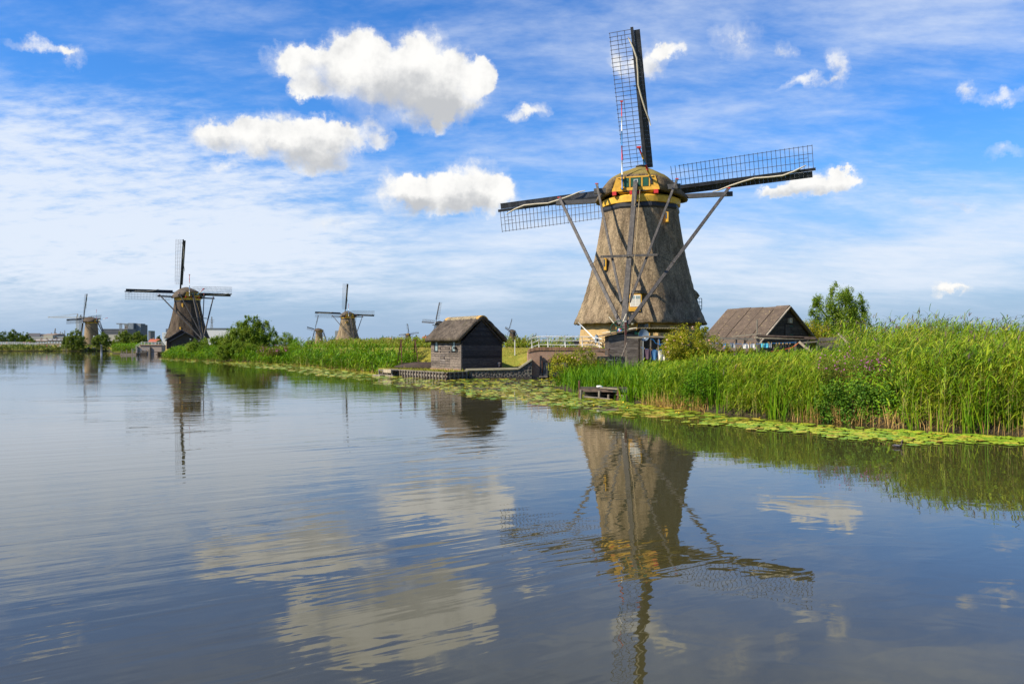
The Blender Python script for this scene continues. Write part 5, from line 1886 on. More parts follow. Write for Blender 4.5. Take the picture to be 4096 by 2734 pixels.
def washing():
    Y = 48.4
    l = thing('washing_line_frame', 'weathered timber frame with blue washing line beside the shack', 'frame', (xat(2566, Y), Y, 0.45))
    o = Vector((xat(2566, Y), Y, 0.45))
    MB().beam(at(2508, 1349, Y) - o, at(2572, 1349, Y) - o, 0.08, 0.12).build('rail', 'timber_pale', l)
    MB().beam(at(2573, 1346, Y) - o, at(2664, 1347, Y) - o, 0.08, 0.11).build('rail', 'timber_grey', l)
    for px, pt in ((2565, 1351), (2603, 1356), (2634, 1356)):
        t_ = at(px, pt, Y) - o
        MB().box((t_.x, 0.03, t_.z / 2 - 0.1), (0.07, 0.07, t_.z + 0.2)).build('post', 'timber_grey', l)
    MB().tube([at(x, y, Y) - o for x, y in ((2563, 1388), (2576, 1393), (2604, 1398), (2632, 1400), (2660, 1400), (2692, 1397))], 0.012, 5).build('line', 'line_blue', l)
    MB().tube([at(x, y, Y - 0.1) - o for x, y in ((2602, 1355), (2614, 1358), (2622, 1372), (2640, 1377), (2662, 1372))], 0.014, 5).build('line', 'line_blue', l)
    MB().tube([at(x, y, Y - 0.1) - o for x, y in ((2636, 1356), (2640, 1380), (2655, 1391), (2672, 1388), (2690, 1374))], 0.014, 5).build('line', 'line_blue', l)
    hang('towel', 'purple towel, first on the washing line from the shack', 'towel_purple', 2576, 2603, 1394, 1434, Y - 0.03)
    hang('towel', 'blue towel between purple and white ones on the line', 'towel_blue', 2605, 2630, 1399, 1438, Y - 0.03)
    hang('towel', 'white towel next to the blue one on the line', 'towel_white', 2632, 2659, 1400, 1440, Y - 0.03)
    hang('towel', 'white towel half behind the rose bush on the line', 'towel_white', 2661, 2688, 1399, 1438, Y - 0.03)
    # second line further right with its timber frame
    Y = 47.0
    o = Vector((xat(3030, Y), Y, 0.5))
    p = thing('timber_pergola', 'long weathered timber frame below the brown barn roof', 'pergola', o)
    for (x0, y0, x1, y1, w, h, mt) in ((2788, 1349, 3012, 1356, 0.10, 0.12, 'timber_grey'), (2930, 1345, 3045, 1334, 0.06, 0.06, 'timber_pale'), (3018, 1349, 3216, 1353, 0.10, 0.11, 'timber_pale'),
                                       (3030, 1343, 3262, 1352, 0.10, 0.16, 'timber_brown'), (3276, 1358, 3368, 1353, 0.06, 0.22, 'timber_grey'), (3200, 1371, 3270, 1365, 0.06, 0.08, 'timber_grey')):
        MB().beam(at(x0, y0, Y) - o, at(x1, y1, Y) - o, w, h).build('rail', mt, p)
    for px, pt in ((2947, 1352), (2981, 1352), (3030, 1281), (3037, 1340), (3184, 1356), (3236, 1350), (3270, 1360)):
        t_ = at(px, pt, Y) - o
        MB().box((t_.x, 0.08, t_.z / 2), (0.075, 0.075, t_.z + 0.1)).build('post', 'timber_grey', p)
    for k in range(12):
        t_ = at(3275 + 8.5 * k, 1368, Y + 0.3) - o
        MB().box((t_.x, 0.3, t_.z / 2), (0.115, 0.03, t_.z)).build('fence_board', 'plank_grey', p)
    MB().tube([at(x, y, Y - 0.1) - o for x, y in ((2832, 1372), (2900, 1373), (3000, 1376), (3080, 1373), (3186, 1369))], 0.012, 5).build('line', 'line_blue', p)
    MB().tube([at(x, y, Y - 0.2) - o for x, y in ((3085, 1405), (3140, 1397), (3170, 1388), (3192, 1372))], 0.014, 5).build('line', 'line_orange', p)
    MB().tube([at(x, y, Y - 0.2) - o for x, y in ((3150, 1420), (3156, 1396), (3180, 1382), (3195, 1370))], 0.014, 5).build('line', 'line_orange', p)
    g = 'washing on the line under the timber frame'
    hang('garment', 'pale grey shirt at the left end beside the rose bush', 'cloth_grey', 2836, 2856, 1371, 1386, Y - 0.15, 'clothing', g)
    hang('garment', 'bright blue shirt on the line behind the reeds', 'cloth_bright_blue', 2886, 2911, 1372, 1391, Y - 0.15, 'clothing', g)
    hang('garment', 'grey green shirt right of the bright blue one', 'cloth_grey', 2913, 2940, 1374, 1390, Y - 0.15, 'clothing', g)
    hang('garment', 'white shirt, left one of the white pair on the line', 'towel_white', 2968, 2995, 1375, 1392, Y - 0.15, 'clothing', g)
    hang('garment', 'white shirt, right one of the white pair on the line', 'towel_white', 3000, 3022, 1374, 1390, Y - 0.15, 'clothing', g)
    hang('garment', 'turquoise shirt in the middle of the line', 'cloth_turquoise', 3044, 3075, 1371, 1389, Y - 0.15, 'clothing', g)
    hang('garment', 'grey vest beside the turquoise shirt', 'cloth_grey', 3076, 3087, 1373, 1389, Y - 0.15, 'clothing', g)
    for i, x in enumerate((3104, 3118, 3132, 3148)):
        hang('garment', ('dark shirt, first', 'dark shirt, second', 'dark shirt, third', 'dark shirt, last')[i] + ' of four hanging right of the turquoise shirt', 'cloth_dark', x, x + 13, 1375, 1392, Y - 0.15, 'clothing', g, ragged=0.2)
    for nm, lab, (x0, y0, x1, y1), yy in (('board', 'pale board leaning on the timber frame, right of the dark washing', (3196, 1366, 3275, 1420), 45.5), ('board', 'pale board end sticking out of the reeds beyond the fence', (3354, 1333, 3392, 1358), 44.5)):
        a, b = at(x0, y0, yy), at(x1, y1, yy - 0.6)
        bd = thing('leaning_board', lab, 'board', (b.x, b.y, b.z))
        MB().beam(a - b, Vector((0, 0, -0.2)), 0.05, 0.13).build('plank', 'timber_pale', bd)
        MB().beam((a - b) * 0.35 + Vector((0, 0.04, 0)), (a - b) * 0.35 + Vector((0.06, 0.04, 0.12)), 0.03, 0.03).build('cleat', 'timber_pale', bd)


washing()


def barn():
    A = at(3150, 1228, 56.0)
    ang_ = math.atan2(0.437, 0.9)
    zb = 0.5
    r = thing('plank_barn', 'dark plank barn with brown corrugated roof right of the mill', 'barn', (A.x, A.y, zb), ang_)
    # local: x across the gable, y along the ridge
    hz, he, hw, L = A.z - zb, 1.55, 3.35, 6.1
    core = MB()
    core.prism([(-hw + 0.25, 0.06, 0), (hw - 0.25, 0.06, 0), (hw - 0.25, 0.06, he + 0.05), (0, 0.06, hz - 0.22), (-hw + 0.25, 0.06, he + 0.05)], (0, L - 0.2, 0))
    core.build('wall_core', 'plank_dark', r)
    n = 22
    st = (hz - 0.15) / n
    for i in range(n):
        a, b = i * st, (i + 1) * st - 0.008

        def wd(z):
            return hw - 0.25 if z < he else max(0.02, (hw - 0.25) * (hz - 0.12 - z) / (hz - 0.12 - he))
        MB().prism([(-wd(a), 0, a), (wd(a), 0, a), (wd(b), 0, b), (-wd(b), 0, b)], (0, 0.05, 0)).build('plank', 'plank_dark', r)
    sl_ = Vector((hw, 0, he - hz))
    for s in (-1, 1):
        MB().beam((0, -0.22, hz + 0.02), (s * hw * 1.02, -0.22, he - 0.10), 0.06, 0.24, up=(0, 1, 0)).build('bargeboard', 'timber_grey', r)
        MB().beam((0, L + 0.1, hz + 0.02), (s * hw * 1.02, L + 0.1, he - 0.10), 0.06, 0.2, up=(0, 1, 0)).build('bargeboard', 'timber_brown', r)
    # corrugated sheets: four columns on each slope in two courses
    for s in (-1, 1):
        for c in range(5):
            y0, y1 = -0.2 + c * (L + 0.3) / 5, -0.2 + (c + 1) * (L + 0.3) / 5
            for k in range(2):
                t0, t1 = (0.03, 0.53) if k == 0 else (0.50, 1.03)
                m_ = MB()
                nn = 28
                vs = []
                for t_ in (t0, t1):
                    p = Vector((s * hw * t_, 0, hz + (he - hz) * t_))
                    nrm = Vector((s * (hz - he), 0, hw)).normalized()
                    for j in range(nn + 1):
                        y = y0 + 0.03 + (y1 - y0 - 0.06) * j / nn
                        vs.append(p + Vector((0, y, 0)) + nrm * (0.06 + 0.034 * math.sin(j * 2 * math.pi / 4) + (0.016 if k == 0 else 0) + 0.012 * (c % 2)))
                fs = [(j, nn + 1 + j, nn + 2 + j, j + 1) for j in range(nn)]
                if s > 0:
                    fs = [tuple(reversed(f)) for f in fs]
                m_.add(vs, fs)
                m_.add([v - Vector((0, 0, 0.02)) for v in vs], [tuple(reversed(f)) for f in fs])
                m_.build('roof_sheet', 'corrugated', r, True)
        # sagging ridge tiles
    for c in range(5):
        y0, y1 = -0.2 + c * (L + 0.3) / 5, -0.2 + (c + 1) * (L + 0.3) / 5 - 0.02
        sag = (0.02, -0.03, 0.0, 0.03, 0.01)[c]
        MB().prism([(-0.26, y0, hz - 0.10 + sag), (0, y0, hz + 0.12 + sag), (0.26, y0, hz - 0.10 + sag), (0.26, y0, hz - 0.15 + sag), (0, y0, hz + 0.07 + sag), (-0.26, y0, hz - 0.15 + sag)], (0, y1 - y0, 0)).build('ridge_tile', 'corrugated', r)
    # hatch with green hinges, nest box
    ht = MB().box((0.05, -0.03, hz - 1.62), (0.62, 0.05, 0.82)).build('hatch', 'plank_dark', r)
    for k in range(4):
        MB().box((-0.18 + 0.155 * k, -0.065, hz - 1.62), (0.145, 0.03, 0.80)).build('hatch_board', 'plank_dark', ht)
    for z in (hz - 1.34, hz - 1.93):
        MB().box((0.28, -0.09, z), (0.30, 0.02, 0.04)).build('hinge', 'green_paint', ht)
    nb_ = thing('nest_box', 'pale wooden nest box high on the barn gable', 'nest box', Matrix.Translation((A.x, A.y, zb)) @ Matrix.Rotation(ang_, 4, 'Z') @ Vector((0.12, -0.12, hz - 0.95)), ang_)
    MB().box((0, 0, 0), (0.26, 0.2, 0.34)).build('box', 'timber_pale', nb_)
    MB().box((0, -0.02, 0.19), (0.30, 0.26, 0.03)).build('lid', 'timber_grey', nb_)
    MB().tube([(0, -0.10, 0.03), (0, -0.106, 0.03)], 0.04, 10).build('entrance_hole', 'rubber', nb_)


barn()


# ---------------------------------------------------------------- water fowl
def duck():
    Y = 18.2
    r = thing('young_grebe', 'small brown water bird swimming off the lily pads', 'bird', (xat(3588, Y), Y, 0.0), R(-8))
    b = MB()
    b.tube([(-0.115, 0, 0.045), (-0.09, 0, 0.04), (-0.03, 0, 0.028), (0.04, 0, 0.028), (0.085, 0, 0.035), (0.10, 0, 0.05), (0.102, 0, 0.085), (0.098, 0, 0.12), (0.105, 0, 0.148), (0.125, 0, 0.158), (0.14, 0, 0.157)],
           [0.004, 0.02, 0.042, 0.045, 0.036, 0.024, 0.017, 0.016, 0.02, 0.018, 0.006], 10)
    b.build('body', 'duck_brown', r, True)
    MB().tube([(0.138, 0, 0.157), (0.170, 0, 0.153)], [0.007, 0.002], 6).build('beak', 'beak', r, True)
    for s in (-1, 1):
        MB().tube([(-0.09, s * 0.026, 0.055), (-0.03, s * 0.042, 0.052), (0.04, s * 0.040, 0.05)], [0.004, 0.018, 0.01], 7).build('wing', 'duck_grey', r, True)


duck()
# ---------------------------------------------------------------- plants
def strips(T, base, az, L, w, up0, droop, mi=0, segs=3, tip=True, twist=None):
    """a batch of grass blades: base (N,3), heading az, length, width, start steepness (radians from level), how far they bend over"""
    N = len(base)
    base = np.asarray(base, float)
    ts = np.linspace(0, 1, segs + 1)
    pos = np.zeros((N, segs + 1, 3))
    pos[:, 0] = base
    for i in range(1, segs + 1):
        tm = (ts[i] + ts[i - 1]) / 2
        e = up0 - droop * tm ** 1.3
        d = np.stack([np.cos(e) * np.cos(az), np.cos(e) * np.sin(az), np.sin(e)], 1)
        pos[:, i] = pos[:, i - 1] + d * (L * (ts[i] - ts[i - 1]))[:, None]
    tw_ = rng.uniform(-0.7, 0.7, N) if twist is None else twist
    side = np.stack([-np.sin(az + tw_), np.cos(az + tw_), 0.25 * np.sin(tw_ * 3)], 1)
    prof = np.array([0.55, 1.0, 0.85, 0.6, 0.4, 0.3])[:segs] if segs > 2 else np.array([1.0, 0.8])[:segs]
    nv = 2 * segs + 1
    V = np.zeros((N, nv, 3))
    for i in range(segs):
        hw = (w * prof[i] / 2)[:, None]
        V[:, 2 * i] = pos[:, i] - side * hw
        V[:, 2 * i + 1] = pos[:, i] + side * hw
    V[:, 2 * segs] = pos[:, segs]
    f = []
    for i in range(segs - 1):
        a = 2 * i
        f += [(a, a + 1, a + 3), (a, a + 3, a + 2)]
    a = 2 * (segs - 1)
    f.append((a, a + 1, a + 2))
    f = np.array(f)
    idx = (np.arange(N) * nv)[:, None, None] + f[None]
    T.add(V.reshape(-1, 3), idx.reshape(-1, 3), mi)


def leaves(T, c, n_dir, size, asp, mi=0):
    """diamond leaves: centre (N,3), normal-ish direction, length and aspect"""
    N = len(c)
    a = rng.normal(size=(N, 3))
    a -= (a * n_dir).sum(1)[:, None] * n_dir
    a /= np.linalg.norm(a, axis=1)[:, None] + 1e-9
    b = np.cross(n_dir, a)
    L = size[:, None]
    V = np.zeros((N, 4, 3))
    V[:, 0] = c - a * L * 0.5
    V[:, 1] = c + b * L * asp * 0.5 + n_dir * L * 0.08
    V[:, 2] = c + a * L * 0.5
    V[:, 3] = c - b * L * asp * 0.5 + n_dir * L * 0.08
    idx = (np.arange(N) * 4)[:, None, None] + np.array([[0, 1, 2], [0, 2, 3]])[None]
    T.add(V.reshape(-1, 3), idx.reshape(-1, 3), mi)


def unit(v):
    return v / (np.linalg.norm(v, axis=1)[:, None] + 1e-9)


def reeds(T, xy, H, z0=None, nl=8, leafL=0.5, leafW=0.026, wind=0.3, plume=0.0, lm=0, stemw=0.012, low=0.3):
    """common reed: a stem with alternate arching leaves; materials: leaf, stem, plume"""
    N = len(xy)
    z = ground_z(xy[:, 0], xy[:, 1]) if z0 is None else np.full(N, z0)
    z = np.maximum(z, -0.25)
    base = np.stack([xy[:, 0], xy[:, 1], z], 1)
    az = rng.uniform(0, 2 * np.pi, N)
    wx = rng.normal(wind, 0.35, N)
    az = np.where(rng.random(N) < 0.65, np.arctan2(rng.normal(0, 0.5, N), np.sign(wx) * 1.0), az)
    up0 = np.radians(rng.normal(86, 4, N))
    dr = np.radians(np.abs(rng.normal(10, 8, N)))
    strips(T, base, az, H, np.full(N, stemw), up0, dr, 1, 3)
    # leaves along the stem
    ks = np.arange(nl)
    for k in ks:
        t_ = np.clip(low + (0.99 - low) * (k + rng.random(N)) / nl, 0, 0.985)
        e = up0 - dr * 0.5 * t_
        p = base + np.stack([np.cos(e) * np.cos(az) * H * t_, np.cos(e) * np.sin(az) * H * t_, np.sin(e) * H * t_], 1)
        la = rng.uniform(0, 2 * np.pi, N)
        pref = np.where(rng.random(N) < 0.55, rng.normal(0 if wind > 0 else np.pi, 0.8, N), la)
        Ls = leafL * rng.uniform(0.6, 1.25, N) * (1 - 0.35 * np.abs(t_ - 0.65))
        strips(T, p, pref, Ls, leafW * rng.uniform(0.7, 1.2, N), np.radians(rng.normal(58, 14, N)), np.radians(np.abs(rng.normal(85, 35, N))), lm, 3)
    if plume:
        s = rng.random(N) < plume
        M_ = int(s.sum())
        if M_:
            e = up0[s] - dr[s] * 0.6
            top = base[s] + np.stack([np.cos(e) * np.cos(az[s]) * H[s], np.cos(e) * np.sin(az[s]) * H[s], np.sin(e) * H[s]], 1) * 0.98
            for _ in range(4):
                strips(T, top, rng.normal(0.4, 0.9, M_), rng.uniform(0.14, 0.28, M_), np.full(M_, 0.022), np.radians(rng.normal(72, 10, M_)), np.radians(rng.uniform(10, 50, M_)), 2, 3)


def along(poly, n, d0, d1, jitter=0.0):
    """random points between d0 and d1 metres inland of a polyline (land on its left-hand normal side is found by the water map)"""
    P = np.array(poly, float)
    seg = np.linalg.norm(np.diff(P, axis=0), axis=1)
    cum = np.concatenate([[0], np.cumsum(seg)])
    s = rng.uniform(0, cum[-1], n)
    i = np.clip(np.searchsorted(cum, s) - 1, 0, len(seg) - 1)
    t_ = (s - cum[i]) / seg[i]
    p = P[i] + (P[i + 1] - P[i]) * t_[:, None]
    d = (P[i + 1] - P[i]) / seg[i][:, None]
    nrm = np.stack([-d[:, 1], d[:, 0]], 1)
    dist = rng.uniform(d0, d1, n)
    q = p + nrm * dist[:, None]
    return q, dist


def shore(i0, i1):
    return SHORE[i0:i1 + 1]


def pix(x, y, z=0.0):
    return 2048 + F * x / y, HY - F * (z - CZ) / y


IDX = {tuple(p): i for i, p in enumerate(SHORE)}
i_right0 = SHORE.index((xat(2212, 45), 45))
i_jet = SHORE.index((xat(2330, 38.8), 38.8))
i_2580 = SHORE.index((xat(2580, 31.5), 31.5))
i_end = SHORE.index((34, 8))
RIGHT = shore(i_2580, i_end)


def clump_keep(q, scale, thr, seed=0):
    """keep points in soft irregular patches"""
    a = np.sin(q[:, 0] * scale + seed) + np.sin(q[:, 1] * scale * 1.3 + seed * 2.1) + np.sin((q[:, 0] + q[:, 1]) * scale * 0.7 + 1.7 * seed)
    return a + rng.normal(0, 0.5, len(q)) > thr


def right_bank():
    # tall common reed
    T = TM()
    q, d = along(RIGHT, 8600, 0.7, 13.0)
    ok = ~((q[:, 1] > 43) & (q[:, 0] < xat(3330, 45)))
    q = q[ok]
    px = 2048 + F * q[:, 0] / q[:, 1]
    # lower towards the jetty on the left, full height on the right
    f = np.clip((px - 3180) / 480, 0, 1)
    Hmax = 1.5 + 0.9 * f
    near = np.clip(inland(q[:, 0], q[:, 1]) / 4.5, 0, 1)
    H = Hmax * rng.uniform(0.80, 1.06, len(q)) * (0.72 + 0.28 * near)
    keep = (px < 5200) & ~((px > 3240) & (px < 3700) & (q[:, 1] < 27.6)) & ~((px > 2760) & (px < 2910) & (q[:, 1] < 28.9))
    wob = 1 + 0.19 * np.sin(q[:, 0] * 0.9 + 1) * np.sin(q[:, 1] * 0.7) + 0.08 * np.sin(q[:, 0] * 2.3 + q[:, 1] * 1.7)
    H = H * wob
    reeds(T, q[keep], H[keep], nl=13, leafL=0.45, leafW=0.021, plume=0.08, low=0.2)
    # the dense front rising straight from the water
    q, d = along(RIGHT, 7600, -0.05, 3.0)
    px = 2048 + F * q[:, 0] / q[:, 1]
    q = q[(px > 2520) & (px < 5200) & ~((px > 3270) & (px < 3600) & (q[:, 1] < 26.6)) & ~((px > 3310) & (px < 3570)) & ~((px > 2770) & (px < 2900) & (q[:, 1] < 28.6))]
    px = 2048 + F * q[:, 0] / q[:, 1]
    f = np.clip((px - 3300) / 400, 0, 1)
    s_ = np.clip(inland(q[:, 0], q[:, 1]), 0, 3)
    H = (0.95 + 0.45 * f + 0.22 * s_) * rng.uniform(0.75, 1.1, len(q))
    reeds(T, q, H, nl=12, leafL=0.42, leafW=0.021, low=0.12)
    q, d = along(RIGHT, 2200, -0.05, 5.0)
    px = 2048 + F * q[:, 0] / q[:, 1]
    q = q[(px > 3560) & (px < 5200)]
    reeds(T, q, rng.uniform(1.3, 2.1, len(q)), nl=10, leafL=0.55, leafW=0.042, low=0.15)
    # far rows that close the skyline on the right
    q = np.stack([rng.uniform(14, 44, 2600), rng.uniform(36, 62, 2600)], 1)
    px = 2048 + F * q[:, 0] / q[:, 1]
    q = q[(px > 3330) & (px < 4300) & (inland(q[:, 0], q[:, 1]) > 3)]
    reeds(T, q, rng.uniform(2.4, 3.15, len(q)), nl=8, leafL=0.6, leafW=0.045, plume=0.45, low=0.4)
    o = T.build('reed_bed', ['reed_leaf', 'reed_stem', 'plume'])
    tag(o, 'tall green reed bed with dark plumes covering the right bank', 'reeds', kind='stuff')
    # reedmace and dead stalks at the waterline
    T = TM()
    q, d = along(RIGHT, 480, -0.25, 0.7)
    px = 2048 + F * q[:, 0] / q[:, 1]
    q = q[(px > 2500) & (px < 4300) & ~((px > 3330) & (px < 3600)) & ((px < 3300) | (rng.random(len(px)) < 0.35)) & clump_keep(q, 1.4, -0.3, 9.0)]
    for c in q:
        n = rng.integers(6, 18)
        xy = c + rng.normal(0, 0.10, (n, 2))
        b = np.stack([xy[:, 0], xy[:, 1], np.full(n, -0.15)], 1)
        big = rng.random() < 0.6
        L = rng.uniform(1.0, 1.95, n) * (1.0 if big else 0.65)
        strips(T, b, rng.uniform(0, 6.28, n), L, rng.uniform(0.018, 0.030, n), np.radians(rng.normal(85, 5, n)), np.radians(np.abs(rng.normal(18, 16, n))), 0, 4)
    q, d = along(RIGHT, 5200, -0.20, 0.5)
    n = len(q)
    b = np.stack([q[:, 0], q[:, 1], np.full(n, -0.12)], 1)
    k = clump_keep(q, 1.1, -0.6, 2.0)
    b = b[k]
    n = len(b)
    strips(T, b, rng.uniform(0, 6.28, n), rng.uniform(0.25, 0.85, n), rng.uniform(0.012, 0.022, n), np.radians(rng.normal(83, 9, n)), np.radians(np.abs(rng.normal(12, 20, n))), 1, 2)
    m_ = rng.random(n) < 0.16
    strips(T, b[m_] + [0, 0, 0.12], rng.uniform(0, 6.28, m_.sum()), rng.uniform(0.5, 1.1, m_.sum()), np.full(m_.sum(), 0.016), np.radians(rng.uniform(15, 60, m_.sum())), np.radians(rng.uniform(10, 50, m_.sum())), 1, 3)
    o = T.build('reedmace', ['cattail_blade', 'reed_dry'])
    tag(o, 'upright reedmace blades and straw coloured dead stalks at the waterline', 'reeds', kind='stuff')
    # leafy undergrowth filling the bank
    T = TM()
    q, d = along(RIGHT, 33000, 0.05, 3.6)
    px = 2048 + F * q[:, 0] / q[:, 1]
    k = (px > 2480) & (px < 4600) & (clump_keep(q, 0.9, -0.2, 5.0) | ((px > 3240) & (px < 3760)))
    q = q[k]
    n = len(q)
    hmax = 0.35 + 0.42 * np.clip(inland(q[:, 0], q[:, 1]), 0, 3)
    z = np.maximum(ground_z(q[:, 0], q[:, 1]), 0.05) + rng.random(n) ** 0.7 * hmax
    c = np.stack([q[:, 0], q[:, 1], z], 1)
    leaves(T, c, unit(rng.normal([-0.3, -0.5, 0.7], 0.55, (n, 3))), rng.uniform(0.06, 0.14, n), 0.42)
    o = T.build('undergrowth', ['reed_fresh'])
    tag(o, 'leafy green undergrowth between the reeds of the right bank', 'plants', kind='stuff')


right_bank()


def left_of_right_bank():
    """sedge and iris around the jetty and the black screen"""
    T = TM()
    P1 = [SHORE[i_right0], SHORE[i_jet], SHORE[i_2580]]
    q, d = along(P1, 2300, 0.15, 8.5)
    q = q[(q[:, 1] < 49.5)]
    px = 2048 + F * q[:, 0] / q[:, 1]
    q = q[(px < 2730) & ~((px > 2290) & (px < 2560) & (q[:, 1] < 36.6))]
    for i in range(5):
        s = rng.random(len(q)) < 0.8
        n = int(s.sum())
        b = np.stack([q[s, 0] + rng.normal(0, 0.08, n), q[s, 1] + rng.normal(0, 0.08, n), ground_z(q[s, 0], q[s, 1])], 1)
        strips(T, b, rng.uniform(0, 6.28, n), rng.uniform(0.55, 1.15, n), rng.uniform(0.022, 0.036, n), np.radians(rng.normal(80, 8, n)), np.radians(np.abs(rng.normal(45, 35, n))), 0, 4)
    # clumps of taller leaves in front of the screen
    for (px_, Y, n, h) in ((2395, 46, 60, 1.25), (2440, 45.5, 60, 1.2), (2480, 46, 70, 1.35), (2520, 45, 60, 1.2), (2350, 45, 50, 1.2), (2290, 44.5, 50, 1.2), (2560, 44, 60, 1.0), (2610, 42, 60, 0.9), (2450, 40, 60, 0.95), (2380, 41, 50, 0.9), (2330, 42, 50, 1.1), (2265, 45.5, 40, 1.0), (2500, 33.6, 40, 1.0), (2545, 33.2, 60, 1.15), (2580, 33.0, 60, 1.2), (2470, 37.6, 60, 0.9), (2420, 37.8, 60, 0.8), (2360, 38.2, 60, 0.8)):
        xy = np.array([xat(px_, Y), Y]) + rng.normal(0, 0.42 if Y > 35 else 0.2, (n, 2))
        b = np.stack([xy[:, 0], xy[:, 1], ground_z(xy[:, 0], xy[:, 1])], 1)
        strips(T, b, rng.uniform(0, 6.28, n), h * rng.uniform(0.7, 1.15, n), rng.uniform(0.026, 0.04, n), np.radians(rng.normal(82, 7, n)), np.radians(np.abs(rng.normal(50, 35, n))), 0, 4)
    o = T.build('sedge', ['reed_fresh'])
    tag(o, 'lush bright green sedge around the old jetty', 'sedge', kind='stuff')
    # mixed herbs and reeds below the washing
    T = TM()
    q = np.stack([rng.uniform(5, 17, 7000), rng.uniform(31, 45, 7000)], 1)
    px = 2048 + F * q[:, 0] / q[:, 1]
    q = q[(px > 2560) & (px < 3330) & (inland(q[:, 0], q[:, 1]) > 0.4)]
    px = 2048 + F * q[:, 0] / q[:, 1]
    cap = 0.95 + 0.50 * np.clip((px - 2700) / 450, 0, 1)
    reeds(T, q, cap * rng.uniform(0.7, 1.05, len(q)), nl=6, leafL=0.42, leafW=0.036, plume=0.0, low=0.2)
    o = T.build('mixed_reeds', ['reed_leaf', 'reed_stem', 'plume'])
    tag(o, 'half-high reeds and grasses below the washing lines', 'reeds', kind='stuff')


left_of_right_bank()


